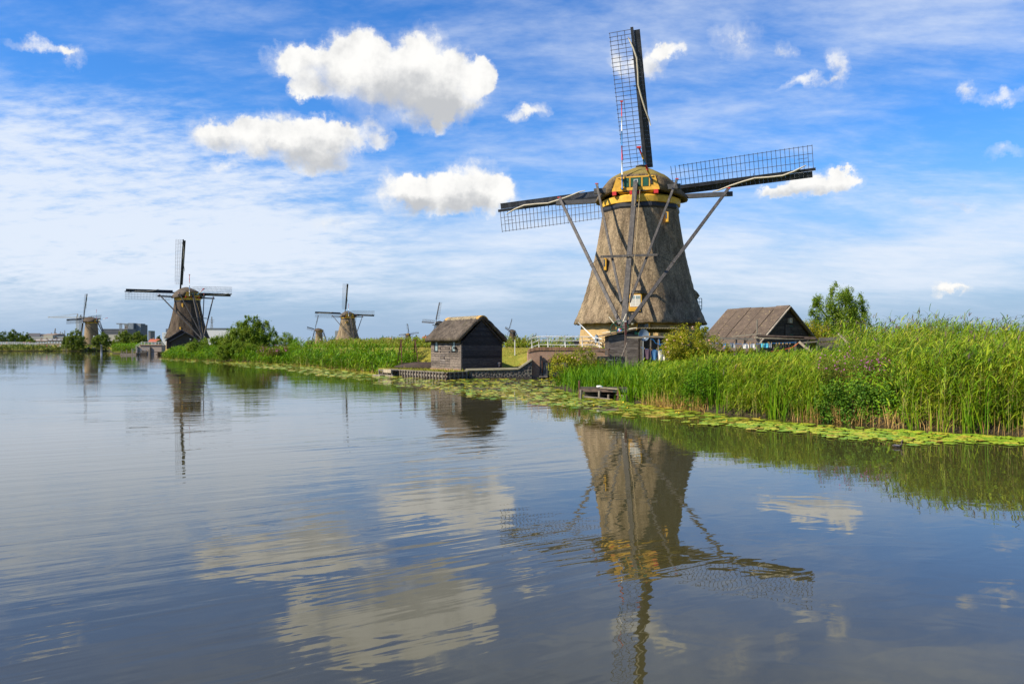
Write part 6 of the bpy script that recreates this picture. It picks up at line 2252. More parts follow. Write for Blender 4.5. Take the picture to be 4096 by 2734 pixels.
def left_bank():
    i0 = SHORE.index((xat(656, 156), 156))
    i1 = SHORE.index((xat(1550, 67.5), 67.5))
    P = SHORE[i0:i1 + 1]
    T = TM()
    q, d = along(P, 5200, 0.1, 9.0)
    q2, d2 = along(P, 4600, -0.7, 2.0)
    q = np.concatenate([q, q2])
    px = 2048 + F * q[:, 0] / q[:, 1]
    k = (px > 1040) & (px < 1580)
    k |= (px > 655) & (px < 800) & (rng.random(len(px)) < 1.0)
    k |= (rng.random(len(px)) < 0.45)
    k &= ground_z(q[:, 0], q[:, 1]) < 0.95
    q, px = q[k], px[k]
    s = inland(q[:, 0], q[:, 1])
    H = rng.uniform(2.2, 2.75, len(q)) * np.where(px > 1490, np.clip((1640 - px) / 140, 0.55, 1), 1.0)
    H *= np.where(px < 1000, 0.80, 1.0) * np.where((px > 1000) & (px < 1160), 0.62, 1.0)
    H *= np.clip(0.70 + s / 8, 0.70, 1.0)
    reeds(T, q, H, nl=8, leafL=0.62, leafW=0.075, wind=0.3, plume=0.02, lm=0, stemw=0.03, low=0.12)
    # pale stalks at the foot
    q2, d2 = along(P, 700, -0.9, -0.2)
    b = np.stack([q2[:, 0], q2[:, 1], np.full(len(q2), -0.1)], 1)
    strips(T, b, rng.uniform(0, 6.28, len(b)), rng.uniform(0.25, 0.6, len(b)), np.full(len(b), 0.03), np.radians(rng.normal(84, 7, len(b))), np.radians(np.abs(rng.normal(12, 15, len(b)))), 3, 2)
    o = T.build('reed_belt', ['reed_fresh', 'reed_stem', 'plume', 'reed_dry'])
    tag(o, 'dense fresh green reed belt along the left bank up to the boathouse', 'reeds', kind='stuff')
    # reeds behind the boat and the frames
    T = TM()
    q = np.stack([rng.uniform(-11.5, -7.2, 330), rng.uniform(65.5, 70.5, 330)], 1)
    px = 2048 + F * q[:, 0] / q[:, 1]
    q = q[(px > 1530) & (px < 1668)]
    reeds(T, q, rng.uniform(1.0, 1.6, len(q)), nl=8, leafL=0.55, leafW=0.06, lm=0, stemw=0.025, low=0.1)
    o = T.build('reed_clump', ['reed_fresh', 'reed_stem', 'plume'])
    tag(o, 'fresh green reed clump around the rusty frames behind the boat', 'reeds', kind='stuff')
    # weeds on the crest of the dike
    T = TM()
    D = np.array(DIKE)
    q, d = along(DIKE, 6500, -2.2, 4.2)
    px = 2048 + F * q[:, 0] / q[:, 1]
    q = q[(px > 900) & (px < 2330)]
    px = 2048 + F * q[:, 0] / q[:, 1]
    k = ground_z(q[:, 0], q[:, 1]) > 1.95
    q, px = q[k], px[k]
    behind = q[:, 1] - np.interp(q[:, 0], D[:, 0], D[:, 1])
    H = rng.uniform(0.45, 1.15, len(q))
    H = np.where(behind > 0.4, H, H * 0.32)
    reeds(T, q, H, nl=5, leafL=0.42, leafW=0.06, lm=0, stemw=0.022, low=0.15)
    n = len(q)
    tall = (behind > 0.8) & (rng.random(n) < 0.16)
    b = np.stack([q[tall, 0], q[tall, 1], ground_z(q[tall, 0], q[tall, 1])], 1)
    strips(T, b, rng.uniform(0, 6.28, len(b)), rng.uniform(1.0, 1.55, len(b)), np.full(len(b), 0.028), np.radians(rng.normal(87, 4, len(b))), np.radians(np.abs(rng.normal(6, 6, len(b)))), 3, 3)
    o = T.build('dike_weeds', ['weed_leaf', 'reed_stem', 'plume', 'reed_dry'])
    tag(o, 'rough weeds with straw coloured stalks on the dike crest', 'weeds', kind='stuff')
    # polder weeds farther off on the left, closing the ground below the far mills
    T = TM()
    q = np.stack([rng.uniform(-95, -8, 5200), rng.uniform(85, 240, 5200)], 1)
    px = 2048 + F * q[:, 0] / q[:, 1]
    k = (px > 860) & (px < 2080) & (inland(q[:, 0], q[:, 1]) > 12)
    q = q[k]
    reeds(T, q, rng.uniform(1.0, 1.9, len(q)), nl=5, leafL=0.7, leafW=0.13, lm=0, stemw=0.04, low=0.25)
    o = T.build('polder_weeds', ['weed_leaf', 'reed_dry', 'plume'])
    tag(o, 'pale green rough growth of the polder behind the dike', 'weeds', kind='stuff')
    # far bank and the spit in front of mill two
    T = TM()
    q, d = along(SHORE[0:4], 2300, -0.5, 4.0)
    px = 2048 + F * q[:, 0] / q[:, 1]
    q = q[(px > -60)]
    px = 2048 + F * q[:, 0] / q[:, 1]
    low_ = ((px > 338) & (px < 388)) | ((px > 180) & (px < 246) & (rng.random(len(px)) < 0.6))
    reeds(T, q, rng.uniform(1.7, 2.9, len(q)) * np.where(low_, 0.35, 1.0), nl=5, leafL=0.9, leafW=0.25, lm=0, stemw=0.08, low=0.1)
    q, d = along(SHORE[0:4], 2600, 4.0, 26.0)
    q = q[(2048 + F * q[:, 0] / q[:, 1] > -60)]
    reeds(T, q, rng.uniform(0.3, 0.8, len(q)), nl=5, leafL=0.6, leafW=0.25, lm=0, stemw=0.08, low=0.1)
    o = T.build('far_reeds', ['tree_leaf', 'reed_stem', 'plume', 'weed_leaf'])
    tag(o, 'dark green reeds and scrub along the far bank at left', 'reeds', kind='stuff')
    T = TM()
    q, d = along(SHORE[4:8], 1500, 0.2, 12.0)
    q = q[q[:, 0] < xat(562, 258)]
    reeds(T, q, rng.uniform(2.3, 3.0, len(q)), nl=6, leafL=0.95, leafW=0.16, lm=0, stemw=0.06, low=0.1)
    o = T.build('reed_spit', ['reed_fresh', 'reed_stem', 'plume'])
    tag(o, 'bright green reed spit reaching into the water left of the far landing stage', 'reeds', kind='stuff')


left_bank()


def short_grass():
    T = TM()
    # mown slope of the dike
    q = np.stack([rng.uniform(-13, 3.5, 26000), rng.uniform(62, 79, 26000)], 1)
    z = ground_z(q[:, 0], q[:, 1])
    k = (z > 0.55) & (z < 2.19) & (inland(q[:, 0], q[:, 1]) > 3)
    q, z = q[k], z[k]
    n = len(q)
    strips(T, np.stack([q[:, 0], q[:, 1], z - 0.01], 1), rng.uniform(0, 6.28, n), rng.uniform(0.05, 0.13, n), np.full(n, 0.03), np.radians(rng.normal(55, 20, n)), np.radians(rng.uniform(10, 70, n)), 0, 2)
    o = T.build('mown_grass', ['mown_grass'])
    tag(o, 'short straw yellow mown grass on the dike slope behind the boathouse', 'grass', kind='stuff')
    T = TM()
    q = np.stack([rng.uniform(-11, 1.2, 9000), rng.uniform(55, 66, 9000)], 1)
    P = np.array(plat)
    ins = np.zeros(len(q), bool)
    for i in range(len(P)):
        A, B = P[i], P[(i + 1) % len(P)]
        c = ((A[1] > q[:, 1]) != (B[1] > q[:, 1]))
        xi = (B[0] - A[0]) * (q[:, 1] - A[1]) / (B[1] - A[1] + 1e-9) + A[0]
        ins ^= c & (q[:, 0] < xi)
    q = q[ins]
    n = len(q)
    strips(T, np.stack([q[:, 0], q[:, 1], np.full(n, 0.515)], 1), rng.uniform(0, 6.28, n), rng.uniform(0.06, 0.20, n) * (1 + (rng.random(n) < 0.04) * 1.2), np.full(n, 0.024), np.radians(rng.normal(70, 14, n)), np.radians(rng.uniform(10, 70, n)), 0, 2)
    o = T.build('lawn_grass', ['lawn_grass'])
    tag(o, 'short yellowish green grass on the quay in front of the boathouse', 'grass', kind='stuff')
    T = TM()
    q = np.stack([rng.uniform(2.2, 24, 9000), rng.uniform(47, 66, 9000)], 1)
    k = (inland(q[:, 0], q[:, 1]) > 0.5) & (np.hypot(q[:, 0] - MILL_X, q[:, 1] - MILL_Y) > 5.6)
    q = q[k]
    n = len(q)
    strips(T, np.stack([q[:, 0], q[:, 1], ground_z(q[:, 0], q[:, 1])], 1), rng.uniform(0, 6.28, n), rng.uniform(0.12, 0.42, n), np.full(n, 0.032), np.radians(rng.normal(72, 14, n)), np.radians(rng.uniform(10, 70, n)), 0, 3)
    o = T.build('yard_grass', ['reed_leaf'])
    tag(o, 'rough green grass in the yard around the mill and shack', 'grass', kind='stuff')


short_grass()


# ---------------------------------------------------------------- trees and shrubs
def tree(name, label, cat, base, lobes, leaf, n, size, asp, trunk_h, trunk_r, group=None, flowers=None, limbs=10, shell=0.5, upright=0.0, clump=0.16, clumps=60):
    """lobes: ellipsoids (dx, dy, dz, rx, ry, rz) of the crown above the base; leaves gather in clumps on twigs"""
    r = thing(name, label, cat, base, 0, group)
    lob = np.array(lobes, float)
    vol = lob[:, 3] * lob[:, 4] * lob[:, 5]
    # twig ends
    k = rng.choice(len(lob), clumps, p=vol / vol.sum())
    d = unit(rng.normal(size=(clumps, 3)))
    rad = rng.random(clumps) ** (0.33 + 0.0 * shell)
    rad = np.maximum(rad, shell * rng.random(clumps) + 0.25)
    cc = lob[k, :3] + d * lob[k, 3:] * rad[:, None]
    T = MB()
    top = Vector((0, 0, trunk_h))
    T.tube([(0, 0, -0.4), (0.02, 0, trunk_h * 0.5), (0.0, 0.02, trunk_h)], [trunk_r * 1.25, trunk_r, trunk_r * 0.75], 8)
    for i in rng.choice(clumps, min(limbs, clumps), replace=False):
        e = Vector(cc[i])
        mid = top.lerp(e, 0.5) + Vector((0, 0, 0.12 * (e - top).length))
        T.tube([top - Vector((0, 0, trunk_h * 0.3 * rng.random())), mid, e], [trunk_r * 0.5, trunk_r * 0.28, trunk_r * 0.08], 5)
    T.build('trunk', 'bark', r, True)
    # leaves
    per = rng.multinomial(n, rng.dirichlet(np.full(clumps, 3.0)))
    ci = np.repeat(np.arange(clumps), per)
    size_l = (lob[k, 3:].min(1) * 0.0 + 1)[ci]
    scl = clump * np.sqrt(lob[k, 3] * lob[k, 5])[ci]
    off = rng.normal(size=(n, 3)) * scl[:, None] * np.array([1, 1, 1 + upright])
    c = cc[ci] + off
    out = unit(c - lob[k[ci], :3] + np.array([0, 0, 0.4]))
    nd = unit(out * 0.7 + rng.normal(size=(n, 3)) * 0.75)
    L = TM()
    leaves(L, c, nd, size * rng.uniform(0.6, 1.35, n), asp)
    mats = [leaf]
    if flowers:
        fm, fn, fs = flowers
        outer = np.where((c[:, 2] > np.quantile(c[:, 2], 0.45)) & (c[:, 1] < np.quantile(c[:, 1], 0.30)))[0]
        pick = rng.choice(outer, min(fn, len(outer)), replace=False)
        fn = len(pick)
        fc = c[pick] + out[pick] * 0.05
        for _ in range(3):
            leaves(L, fc + rng.normal(0, fs * 0.2, fc.shape), unit(rng.normal([0, -1, 0.5], 0.4, fc.shape)), np.full(fn, fs), 0.9, 1)
        mats.append(fm)
    L.build('crown', mats, r)
    return r


def b_at(px, Y, z=None):
    x = xat(px, Y)
    return (x, Y, gz(x, Y) if z is None else z)


# rose bushes by the shack and the bridge
tree('rose_bush', 'big flowering rose bush hiding the end of the washing line', 'bush', b_at(2795, 45.6, 0.55),
     [(-1.35, 0, 1.7, 0.75, 0.8, 1.0), (-0.5, 0, 1.95, 0.9, 0.9, 1.05), (0.5, 0, 1.75, 0.9, 0.9, 0.9), (1.3, 0, 1.4, 0.8, 0.7, 0.65), (0.0, 0, 0.9, 1.9, 0.9, 0.8), (-1.0, 0, 2.55, 0.38, 0.35, 0.42), (0.15, 0, 2.7, 0.45, 0.4, 0.42), (1.9, 0.1, 1.35, 0.6, 0.4, 0.45), (2.6, 0.1, 1.3, 0.6, 0.4, 0.45), (3.1, 0.1, 1.0, 0.5, 0.4, 0.5)],
     'rose_leaf', 30000, 0.075, 0.62, 0.8, 0.07, flowers=('rose_flower', 26, 0.11), clumps=330, clump=0.15)
tree('rose_bush', 'sprawling rose bush in front of the brick bridge arch', 'bush', b_at(2305, 46.5, 0.35),
     [(-0.6, 0, 0.8, 0.9, 0.7, 0.7), (0.2, 0.2, 1.1, 0.85, 0.7, 0.75), (0.9, 0.3, 0.8, 0.8, 0.7, 0.6), (-1.05, -0.4, 0.45, 0.55, 0.6, 0.5), (0.5, 0.2, 1.55, 0.5, 0.4, 0.35), (1.3, 0.2, 0.7, 0.5, 0.5, 0.5)],
     'rose_leaf', 14000, 0.07, 0.62, 0.5, 0.05, flowers=('rose_flower', 9, 0.09), clumps=120, clump=0.17)
# leafy shrubs standing in the right-hand reeds
tree('willowherb', 'pink flowering willowherb above dark brambles in the right-hand reeds', 'plant', b_at(3440, 25.7, 0.25),
     [(-0.9, 0.2, 1.35, 0.45, 0.5, 0.55), (-0.3, 0, 1.3, 0.4, 0.5, 0.6), (0.3, 0.1, 1.35, 0.45, 0.5, 0.5), (0.9, 0.2, 1.25, 0.5, 0.5, 0.55), (-0.1, 0.3, 1.0, 1.2, 0.5, 0.5), (1.4, 0.3, 1.0, 0.4, 0.4, 0.5)],
     'herb_leaf', 11000, 0.05, 0.35, 0.6, 0.02, flowers=('pink_flower', 90, 0.040), clumps=180, clump=0.2, upright=0.5)
tree('bramble', 'dark green bramble bush hanging over the water below the pink flowers', 'bush', b_at(3470, 24.0, -0.05),
     [(-1.05, 0, 0.65, 0.5, 0.4, 0.6), (-0.35, 0, 0.75, 0.55, 0.45, 0.7), (0.4, 0, 0.65, 0.5, 0.4, 0.6), (0.95, -0.05, 0.5, 0.5, 0.4, 0.5), (-0.1, -0.3, 0.3, 1.3, 0.35, 0.3), (0.9, 0.1, 0.7, 0.5, 0.4, 0.55)],
     'bramble_leaf', 9500, 0.075, 0.7, 0.3, 0.03, clumps=170, clump=0.15)
tree('willowherb', 'small pink flowered herb below the rose bush', 'plant', b_at(2868, 40, 0.5),
     [(-0.3, 0, 0.75, 0.4, 0.4, 0.5), (0.3, 0, 0.85, 0.4, 0.4, 0.45)], 'herb_leaf', 1200, 0.06, 0.35, 0.5, 0.02, flowers=('pink_flower', 36, 0.05), clumps=40, upright=0.5)
tree('white_umbel', 'white flowering umbel plant in the reeds below the barn', 'plant', b_at(3100, 35, 0.5),
     [(0, 0, 0.7, 0.35, 0.35, 0.4)], 'reed_fresh', 500, 0.07, 0.4, 0.6, 0.02, flowers=('white_flower', 45, 0.06), clumps=24, upright=0.3)
tree('willow_sapling', 'leafy willow sapling rising among the right-hand reeds', 'bush', b_at(2830, 28.6, 0.0),
     [(-0.4, 0, 0.75, 0.6, 0.5, 0.6), (0.35, 0, 0.65, 0.6, 0.5, 0.55), (0, 0.1, 1.15, 0.55, 0.5, 0.35), (0.9, 0, 0.6, 0.4, 0.4, 0.5)],
     'reed_fresh', 4200, 0.10, 0.24, 0.5, 0.03, clumps=90, clump=0.2)
# the tree right of the barn
tree('willow_tree', 'tall airy green willow behind the reeds right of the barn', 'tree', b_at(3350, 60, 0.7),
     [(-1.1, 0, 4.2, 0.9, 1.0, 1.1), (0.3, 0, 4.7, 1.0, 1.1, 1.2), (1.5, 0, 3.9, 0.9, 1.0, 1.1), (0.1, 0, 3.1, 1.9, 1.4, 1.0), (-0.2, 0, 5.9, 0.45, 0.45, 0.8), (0.85, 0, 5.8, 0.45, 0.45, 0.7), (1.75, 0, 5.0, 0.42, 0.4, 0.75), (2.1, 0, 4.3, 0.4, 0.4, 0.6),
      (-1.6, 0, 5.2, 0.38, 0.4, 0.6), (-1.95, 0, 3.9, 0.5, 0.4, 0.6), (0, 0, 2.0, 2.3, 1.2, 0.9), (2.4, 0, 2.6, 0.8, 0.7, 0.9), (-2.3, 0, 2.4, 0.9, 0.7, 0.9)],
     'willow_leaf', 36000, 0.15, 0.32, 2.0, 0.10, clumps=430, clump=0.13, limbs=40, upright=0.6)
tree('alder_bush', 'yellowish bush between the barn gable and the tall willow', 'bush', b_at(3245, 57.5, 0.6),
     [(0, 0, 2.2, 0.8, 0.7, 0.9), (-0.1, 0, 3.3, 0.35, 0.35, 0.8), (0.7, 0, 2.6, 0.6, 0.5, 0.9), (0.2, 0, 1.2, 1.1, 0.7, 0.8)],
     'rose_leaf', 9000, 0.10, 0.35, 1.0, 0.06, clumps=160, clump=0.17, upright=0.5)
# willows on the left bank
tree('willow_bush', 'tall feathery willow bush, highest on the left bank', 'bush', b_at(1000, 126, 0.6),
     [(-3.4, 0, 2.4, 1.5, 1.5, 1.9), (-1.6, 0, 3.4, 1.5, 1.5, 2.1), (0.4, 0, 4.0, 1.5, 1.5, 2.4), (2.0, 0, 3.5, 1.4, 1.4, 2.2), (3.3, 0, 2.8, 1.1, 1.2, 1.9), (-0.6, 0, 5.9, 0.6, 0.6, 1.1), (0.9, 0, 5.8, 0.6, 0.6, 1.0), (2.2, 0, 5.3, 0.6, 0.6, 0.9), (0, 0, 1.6, 3.8, 1.8, 1.6), (-2.9, 0, 4.2, 0.6, 0.6, 0.7)],
     'willow_leaf', 42000, 0.24, 0.36, 2.0, 0.10, clumps=620, clump=0.085, limbs=30, upright=0.6)
tree('willow_bush', 'low rounded willow bush nearest the black cottage', 'bush', b_at(835, 140, 0.6),
     [(-2.2, 0, 1.6, 1.8, 1.5, 1.4), (0.5, 0, 2.1, 1.9, 1.5, 1.6), (2.4, 0, 1.7, 1.5, 1.4, 1.4), (0, 0, 0.9, 3.4, 1.5, 1.0)], 'willow_leaf', 20000, 0.22, 0.38, 1.2, 0.1, clumps=340, clump=0.10)
tree('willow_bush', 'low willow bush at the water below the tall feathery one', 'bush', b_at(945, 121.5, 0.3),
     [(-1.8, 0, 1.2, 1.4, 1.2, 1.1), (0.2, 0, 1.6, 1.5, 1.2, 1.3), (2.0, 0, 1.3, 1.4, 1.2, 1.2), (3.6, 0, 1.1, 1.2, 1.2, 1.0)], 'willow_leaf', 20000, 0.20, 0.38, 0.8, 0.08, clumps=340, clump=0.10)
tree('willow_bush', 'round grey green willow bush behind the left dike', 'bush', b_at(1142, 180, 0.8),
     [(-1.6, 0, 2.2, 1.5, 1.4, 1.7), (0.3, 0, 2.9, 1.6, 1.4, 1.9), (1.8, 0, 2.2, 1.3, 1.3, 1.6)], 'willow_leaf', 8000, 0.24, 0.38, 1.5, 0.1, clumps=190, clump=0.11)
tree('willowherb', 'reddish flowering herbs between bushes and reed belt on the left bank', 'plant', b_at(1120, 108.5, 0.4),
     [(-1.8, 0, 1.3, 1.2, 0.8, 0.7), (0.2, 0, 1.4, 1.3, 0.8, 0.7), (2.0, 0, 1.3, 1.2, 0.8, 0.7)], 'herb_leaf', 3000, 0.17, 0.4, 0.8, 0.03, flowers=('pink_flower', 40, 0.10), clumps=80, upright=0.4)
# pollard willows on the far bank
tree('pollard_willow', 'big round willow left of the far brick mill', 'tree', b_at(303, 402, 0.5),
     [(-2.6, 0, 4.2, 2.9, 2.8, 3.4), (2.4, 0, 4.4, 3.0, 2.8, 3.6), (0, 0, 7.2, 3.0, 2.8, 3.2), (0.4, 0, 9.6, 1.6, 1.5, 1.5), (-2.8, 0, 7.0, 1.8, 1.8, 2.0), (0, 0, 2.2, 4.2, 2.8, 2.2)], 'willow_dark', 12000, 0.52, 0.42, 2.0, 0.4, clumps=330, clump=0.085)
tree('pollard_willow', 'round willow right of the far brick mill', 'tree', b_at(405, 402, 0.5),
     [(-2.2, 0, 4.6, 2.6, 2.6, 2.8), (2.2, 0, 4.6, 2.7, 2.6, 2.8), (0, 0, 6.6, 2.7, 2.5, 2.6), (3.6, 0, 3.6, 1.8, 1.6, 1.8)], 'willow_dark', 10000, 0.52, 0.42, 2.5, 0.4, clumps=300, clump=0.085)
tree('pollard_willow', 'broad tree mass left behind the white bridge rail', 'tree', b_at(500, 430, 0.6),
     [(-3.0, 0, 4.6, 3.2, 3.0, 3.6), (1.0, 0, 5.6, 3.4, 3.0, 4.2), (-0.6, 0, 8.2, 2.8, 2.8, 2.4)], 'willow_dark', 9000, 0.55, 0.5, 2.0, 0.4, clumps=280, clump=0.09)
tree('pollard_willow', 'lighter tree behind the white bridge rail, nearest the black cottage', 'tree', b_at(560, 425, 0.6),
     [(-2.4, 0, 5.0, 3.0, 3.0, 3.6), (1.8, 0, 4.8, 2.6, 2.6, 3.4), (-0.8, 0, 8.0, 2.4, 2.4, 2.2), (3.6, 0, 3.4, 1.6, 1.6, 2.2)], 'willow_dark', 9000, 0.55, 0.46, 2.0, 0.4, clumps=280, clump=0.09)
for (px, Y, w, h, mt, lab) in ((20, 520, 13, 12.2, 'tree_leaf', 'broad dark tree at the far left edge'), (56, 560, 9, 14.8, 'tree_leaf', 'tall dark tree behind the far left edge trees'), (101, 545, 7.2, 12.8, 'tree_leaf', 'rounded tree left of the pale warehouse'), (124, 500, 5.5, 7.4, 'willow_dark', 'small round bush in front of the pale warehouse'),
                              (262, 640, 4.2, 10.5, 'tree_leaf', 'dark tree between the warehouse and the big willow'), (640, 560, 5.5, 6.5, 'tree_leaf', 'low tree left of the black cottage roof'), (635, 700, 4.0, 12, 'tree_leaf', 'dark conifer left of the black cottage'), (455, 480, 3.2, 5.5, 'willow_dark', 'small bush beside the round far willow'),
                              (78, 600, 9, 12.0, 'tree_leaf', 'dark tree filling the gap at far left'),
                              (1340, 420, 6.0, 6.8, 'tree_leaf', 'bush left of the windmill with upright sails'), (1250, 900, 16, 9, 'tree_leaf', 'far dark tree line left of the small brick mill'), (1445, 520, 6, 6, 'tree_leaf', 'bush right of the windmill with upright sails'),
                              (1600, 330, 6.0, 6.2, 'willow_leaf', 'bush below the tiny distant windmill'), (1668, 420, 4.2, 8.0, 'tree_leaf', 'round tree right of the tiny distant windmill'), (2095, 600, 5, 8.4, 'tree_leaf', 'dark far tree nearest the bridge railing'), (2078, 620, 3.6, 9.0, 'tree_leaf', 'dark far tree right of the tiny mill by the bridge'), (1690, 440, 3.4, 6.4, 'willow_leaf', 'small bush left of the boathouse roof edge')):
    tree('far_tree', lab, 'tree', b_at(px, Y, 0.6), [(-w * 0.28, 0, h * 0.48, w * 0.30, w * 0.3, h * 0.36), (w * 0.26, 0, h * 0.45, w * 0.30, w * 0.3, h * 0.34), (0, 0, h * 0.70, w * 0.30, w * 0.3, h * 0.28), (0, 0, h * 0.3, w * 0.45, w * 0.3, h * 0.28)],
         mt, 3200, 0.0014 * Y, 0.6, h * 0.25, 0.3, clumps=150, clump=0.11, limbs=5, group='trees along the far horizon')


# ---------------------------------------------------------------- lily pads
def lily_pads():
    outer = [(4300, 1812), (4096, 1800), (3700, 1778), (3300, 1748), (3000, 1718), (2700, 1690), (2450, 1657), (2250, 1630), (2080, 1609), (1950, 1598), (1750, 1568), (1560, 1541), (1350, 1512), (1150, 1487), (950, 1466), (800, 1452), (660, 1441)]
    ox = np.array([p[0] for p in outer])[::-1]
    oy = np.array([p[1] for p in outer])[::-1]
    N = 90000
    # scatter over the water in front of the banks
    Y = 17 * (160 / 17) ** rng.random(N)
    px = rng.uniform(640, 4260, N)
    X = (px - 2048) / F * Y
    s = -inland(X, Y)
    py = HY + F * CZ / Y
    lim = np.interp(px, ox, oy)
    gap = np.where(px > 2900, 0.75, 0.12)
    ok = (s > gap) & (py < lim + 6 * np.sin(px * 0.021) + 4 * np.sin(px * 0.093))
    # loose patches near the outer edge
    edge = (lim - py) / np.maximum(lim - HY, 1)
    dens = np.clip(0.25 + edge * 9, 0, 1)
    w_area = (Y / 60) ** 2 * 1.0
    ok &= rng.random(N) < dens
    patch = np.sin(X * 1.7 + 0.6 * Y) + np.sin(Y * 1.1 - X * 0.8) + rng.normal(0, 0.6, N)
    ok &= (patch > -0.9)
    X, Y, px = X[ok], Y[ok], px[ok]
    order = rng.permutation(len(X))
    cell = {}
    keep = []
    for i in order:
        r_ = rng.uniform(0.07, 0.18) * (1.0 if Y[i] < 60 else 1.7)
        key = (int(X[i] / 0.4), int(Y[i] / 0.4))
        bad = False
        for a in (-1, 0, 1):
            for b in (-1, 0, 1):
                for (x2, y2, r2) in cell.get((key[0] + a, key[1] + b), ()):
                    if (x2 - X[i]) ** 2 + (y2 - Y[i]) ** 2 < ((r_ + r2) * 0.64) ** 2:
                        bad = True
                        break
        if bad:
            continue
        cell.setdefault(key, []).append((X[i], Y[i], r_))
        keep.append((X[i], Y[i], r_))
    keep.sort(key=lambda q: q[1])
    # one pad: a disc with a notch, slightly wavy
    def disc(seed):
        rr = random.Random(seed)
        n = 13
        vs = [(0, 0, 0)]
        for k in range(n + 1):
            a = R(14) + (2 * math.pi - R(28)) * k / n
            q = 1 + rr.uniform(-0.05, 0.05)
            vs.append((q * math.cos(a) * 1.08, q * math.sin(a) * 0.94, rr.uniform(-0.01, 0.05)))
        fs = [(0, k, k + 1) for k in range(1, n + 1)]
        top = [(x, y, z + 0.03) for x, y, z in vs]
        rim = [(k, k + 1, len(vs) + k + 1, len(vs) + k) for k in range(1, n + 1)]
        return vs, fs, top, rim
    meshes = []
    for sd in range(6):
        vs, fs, top, rim = disc(sd)
        b = MB()
        b.add(vs + top, [tuple(i + len(vs) for i in f) for f in fs] + rim)
        meshes.append(b.mesh('lily_pad', 'lily_pad'))
    rr = random.Random(11)
    vis = [k for k in keep if 2048 + F * k[0] / k[1] < 4110][:300]
    vset = set(id(k) for k in vis)
    for k in vis:
        o_ = link('lily_pad', rr.choice(meshes), None, (k[0], k[1], 0.008 + rr.random() * 0.012), (0, 0, rr.uniform(0, 6.28)), (k[2], k[2], 0.28))
        tag(o_, 'flat yellow green lily pad floating off the right-hand reed bank', 'lily pad', 'lily pads nearest the camera')
    T = TM()
    rest = [k for k in keep if id(k) not in vset]
    C_ = np.array(rest)
    n = 9
    ang_ = np.radians(14) + (2 * np.pi - np.radians(28)) * np.arange(n + 1) / n
    rot = rng.uniform(0, 6.28, len(C_))
    V = np.zeros((len(C_), n + 2, 3))
    V[:, 0] = np.stack([C_[:, 0], C_[:, 1], np.full(len(C_), 0.012)], 1)
    hgt = rng.uniform(0.008, 0.03, len(C_))
    til = np.clip(rng.normal(0, 0.05, (len(C_), 2)), -0.12, 0.12)
    for k in range(n + 1):
        q = rng.uniform(0.93, 1.06, len(C_))
        dx, dy = np.cos(ang_[k] + rot) * C_[:, 2] * q, np.sin(ang_[k] + rot) * C_[:, 2] * q
        V[:, k + 1, 0] = C_[:, 0] + dx
        V[:, k + 1, 1] = C_[:, 1] + dy
        V[:, k + 1, 2] = np.maximum(hgt + dx * til[:, 0] + dy * til[:, 1], 0.004)
    V[:, 0, 2] = hgt
    f = np.array([(0, k, k + 1) for k in range(1, n + 1)])
    idx = (np.arange(len(C_)) * (n + 2))[:, None, None] + f[None]
    T.add(V.reshape(-1, 3), idx.reshape(-1, 3))
    # yellow and white blossoms here and there
    s = rng.random(len(C_)) < 0.02
    fc = np.stack([C_[s, 0] + 0.1, C_[s, 1], np.full(s.sum(), 0.07)], 1)
    for _ in range(3):
        leaves(T, fc, unit(rng.normal([0, 0, 1], 0.5, fc.shape)), np.full(len(fc), 0.08), 0.9, 1)
    o_ = T.build('lily_pad_carpet', ['lily_leaf', 'yellow_flower'])
    tag(o_, 'carpet of yellow green lily pads along the bank and in the bay', 'lily pads', kind='stuff')
    print('pads', len(keep))


lily_pads()
# ---------------------------------------------------------------- cottage, landing and bridge of mill two
def cottage():
    p = at(668, 1392, 203)
    r = thing('black_cottage', 'black plank cottage with two stepped gables in front of the left mill', 'cottage', (p.x, 203, 1.3), R(20))
    K = 203 / F
    for (x0, w, y, h, hr_, L) in ((0.0, 6.9, 0.0, 2.75, 5.1, 4.6), (1.1, 6.8, -1.6, 2.45, 4.45, 3.0)):
        b = MB()
        b.prism([(x0, y, -1.5), (x0 + w, y, -1.5), (x0 + w, y, h), (x0 + w / 2, y, hr_), (x0, y, h)], (0, L, 0))
        bd = b.build('wall', 'plank_tarred', r)
        for s in (-1, 1):
            q = MB()
            cx = x0 + w / 2
            a, c = Vector((cx, 0, hr_ + 0.05)), Vector((cx + s * (w / 2 + 0.5), 0, h - 0.30))
            q.prism([(a.x, y - 0.35, a.z), (c.x, y - 0.35, c.z), (c.x, y - 0.35, c.z + 0.22), (a.x, y - 0.35, a.z + 0.25)], (0, L + 0.6, 0))
            rf = q.build('roof', 'slate_roof', r)
            MB().beam((a.x, y - 0.42, a.z + 0.02), (c.x, y - 0.42, c.z), 0.08, 0.5, up=(0, 1, 0)).build('bargeboard', 'black_paint', rf)
    MB().tube([(5.6, -1.62, 2.9), (5.6, -1.8, 2.9)], 0.2, 12).build('wall_lamp', 'white_paint', r)
    MB().box((-0.06, 2.3, 0.6), (0.12, 4.2, 3.9)).build('window_band', 'plank_grey', r)
    for k in range(3):
        w = MB().box((-0.14, 1.0 + 1.2 * k, 1.2), (0.06, 0.8, 1.7)).build('window', 'white_paint', r)
        MB().box((-0.19, 1.0 + 1.2 * k, 1.2), (0.04, 0.55, 1.4)).build('pane', 'glass_sky', w)


cottage()


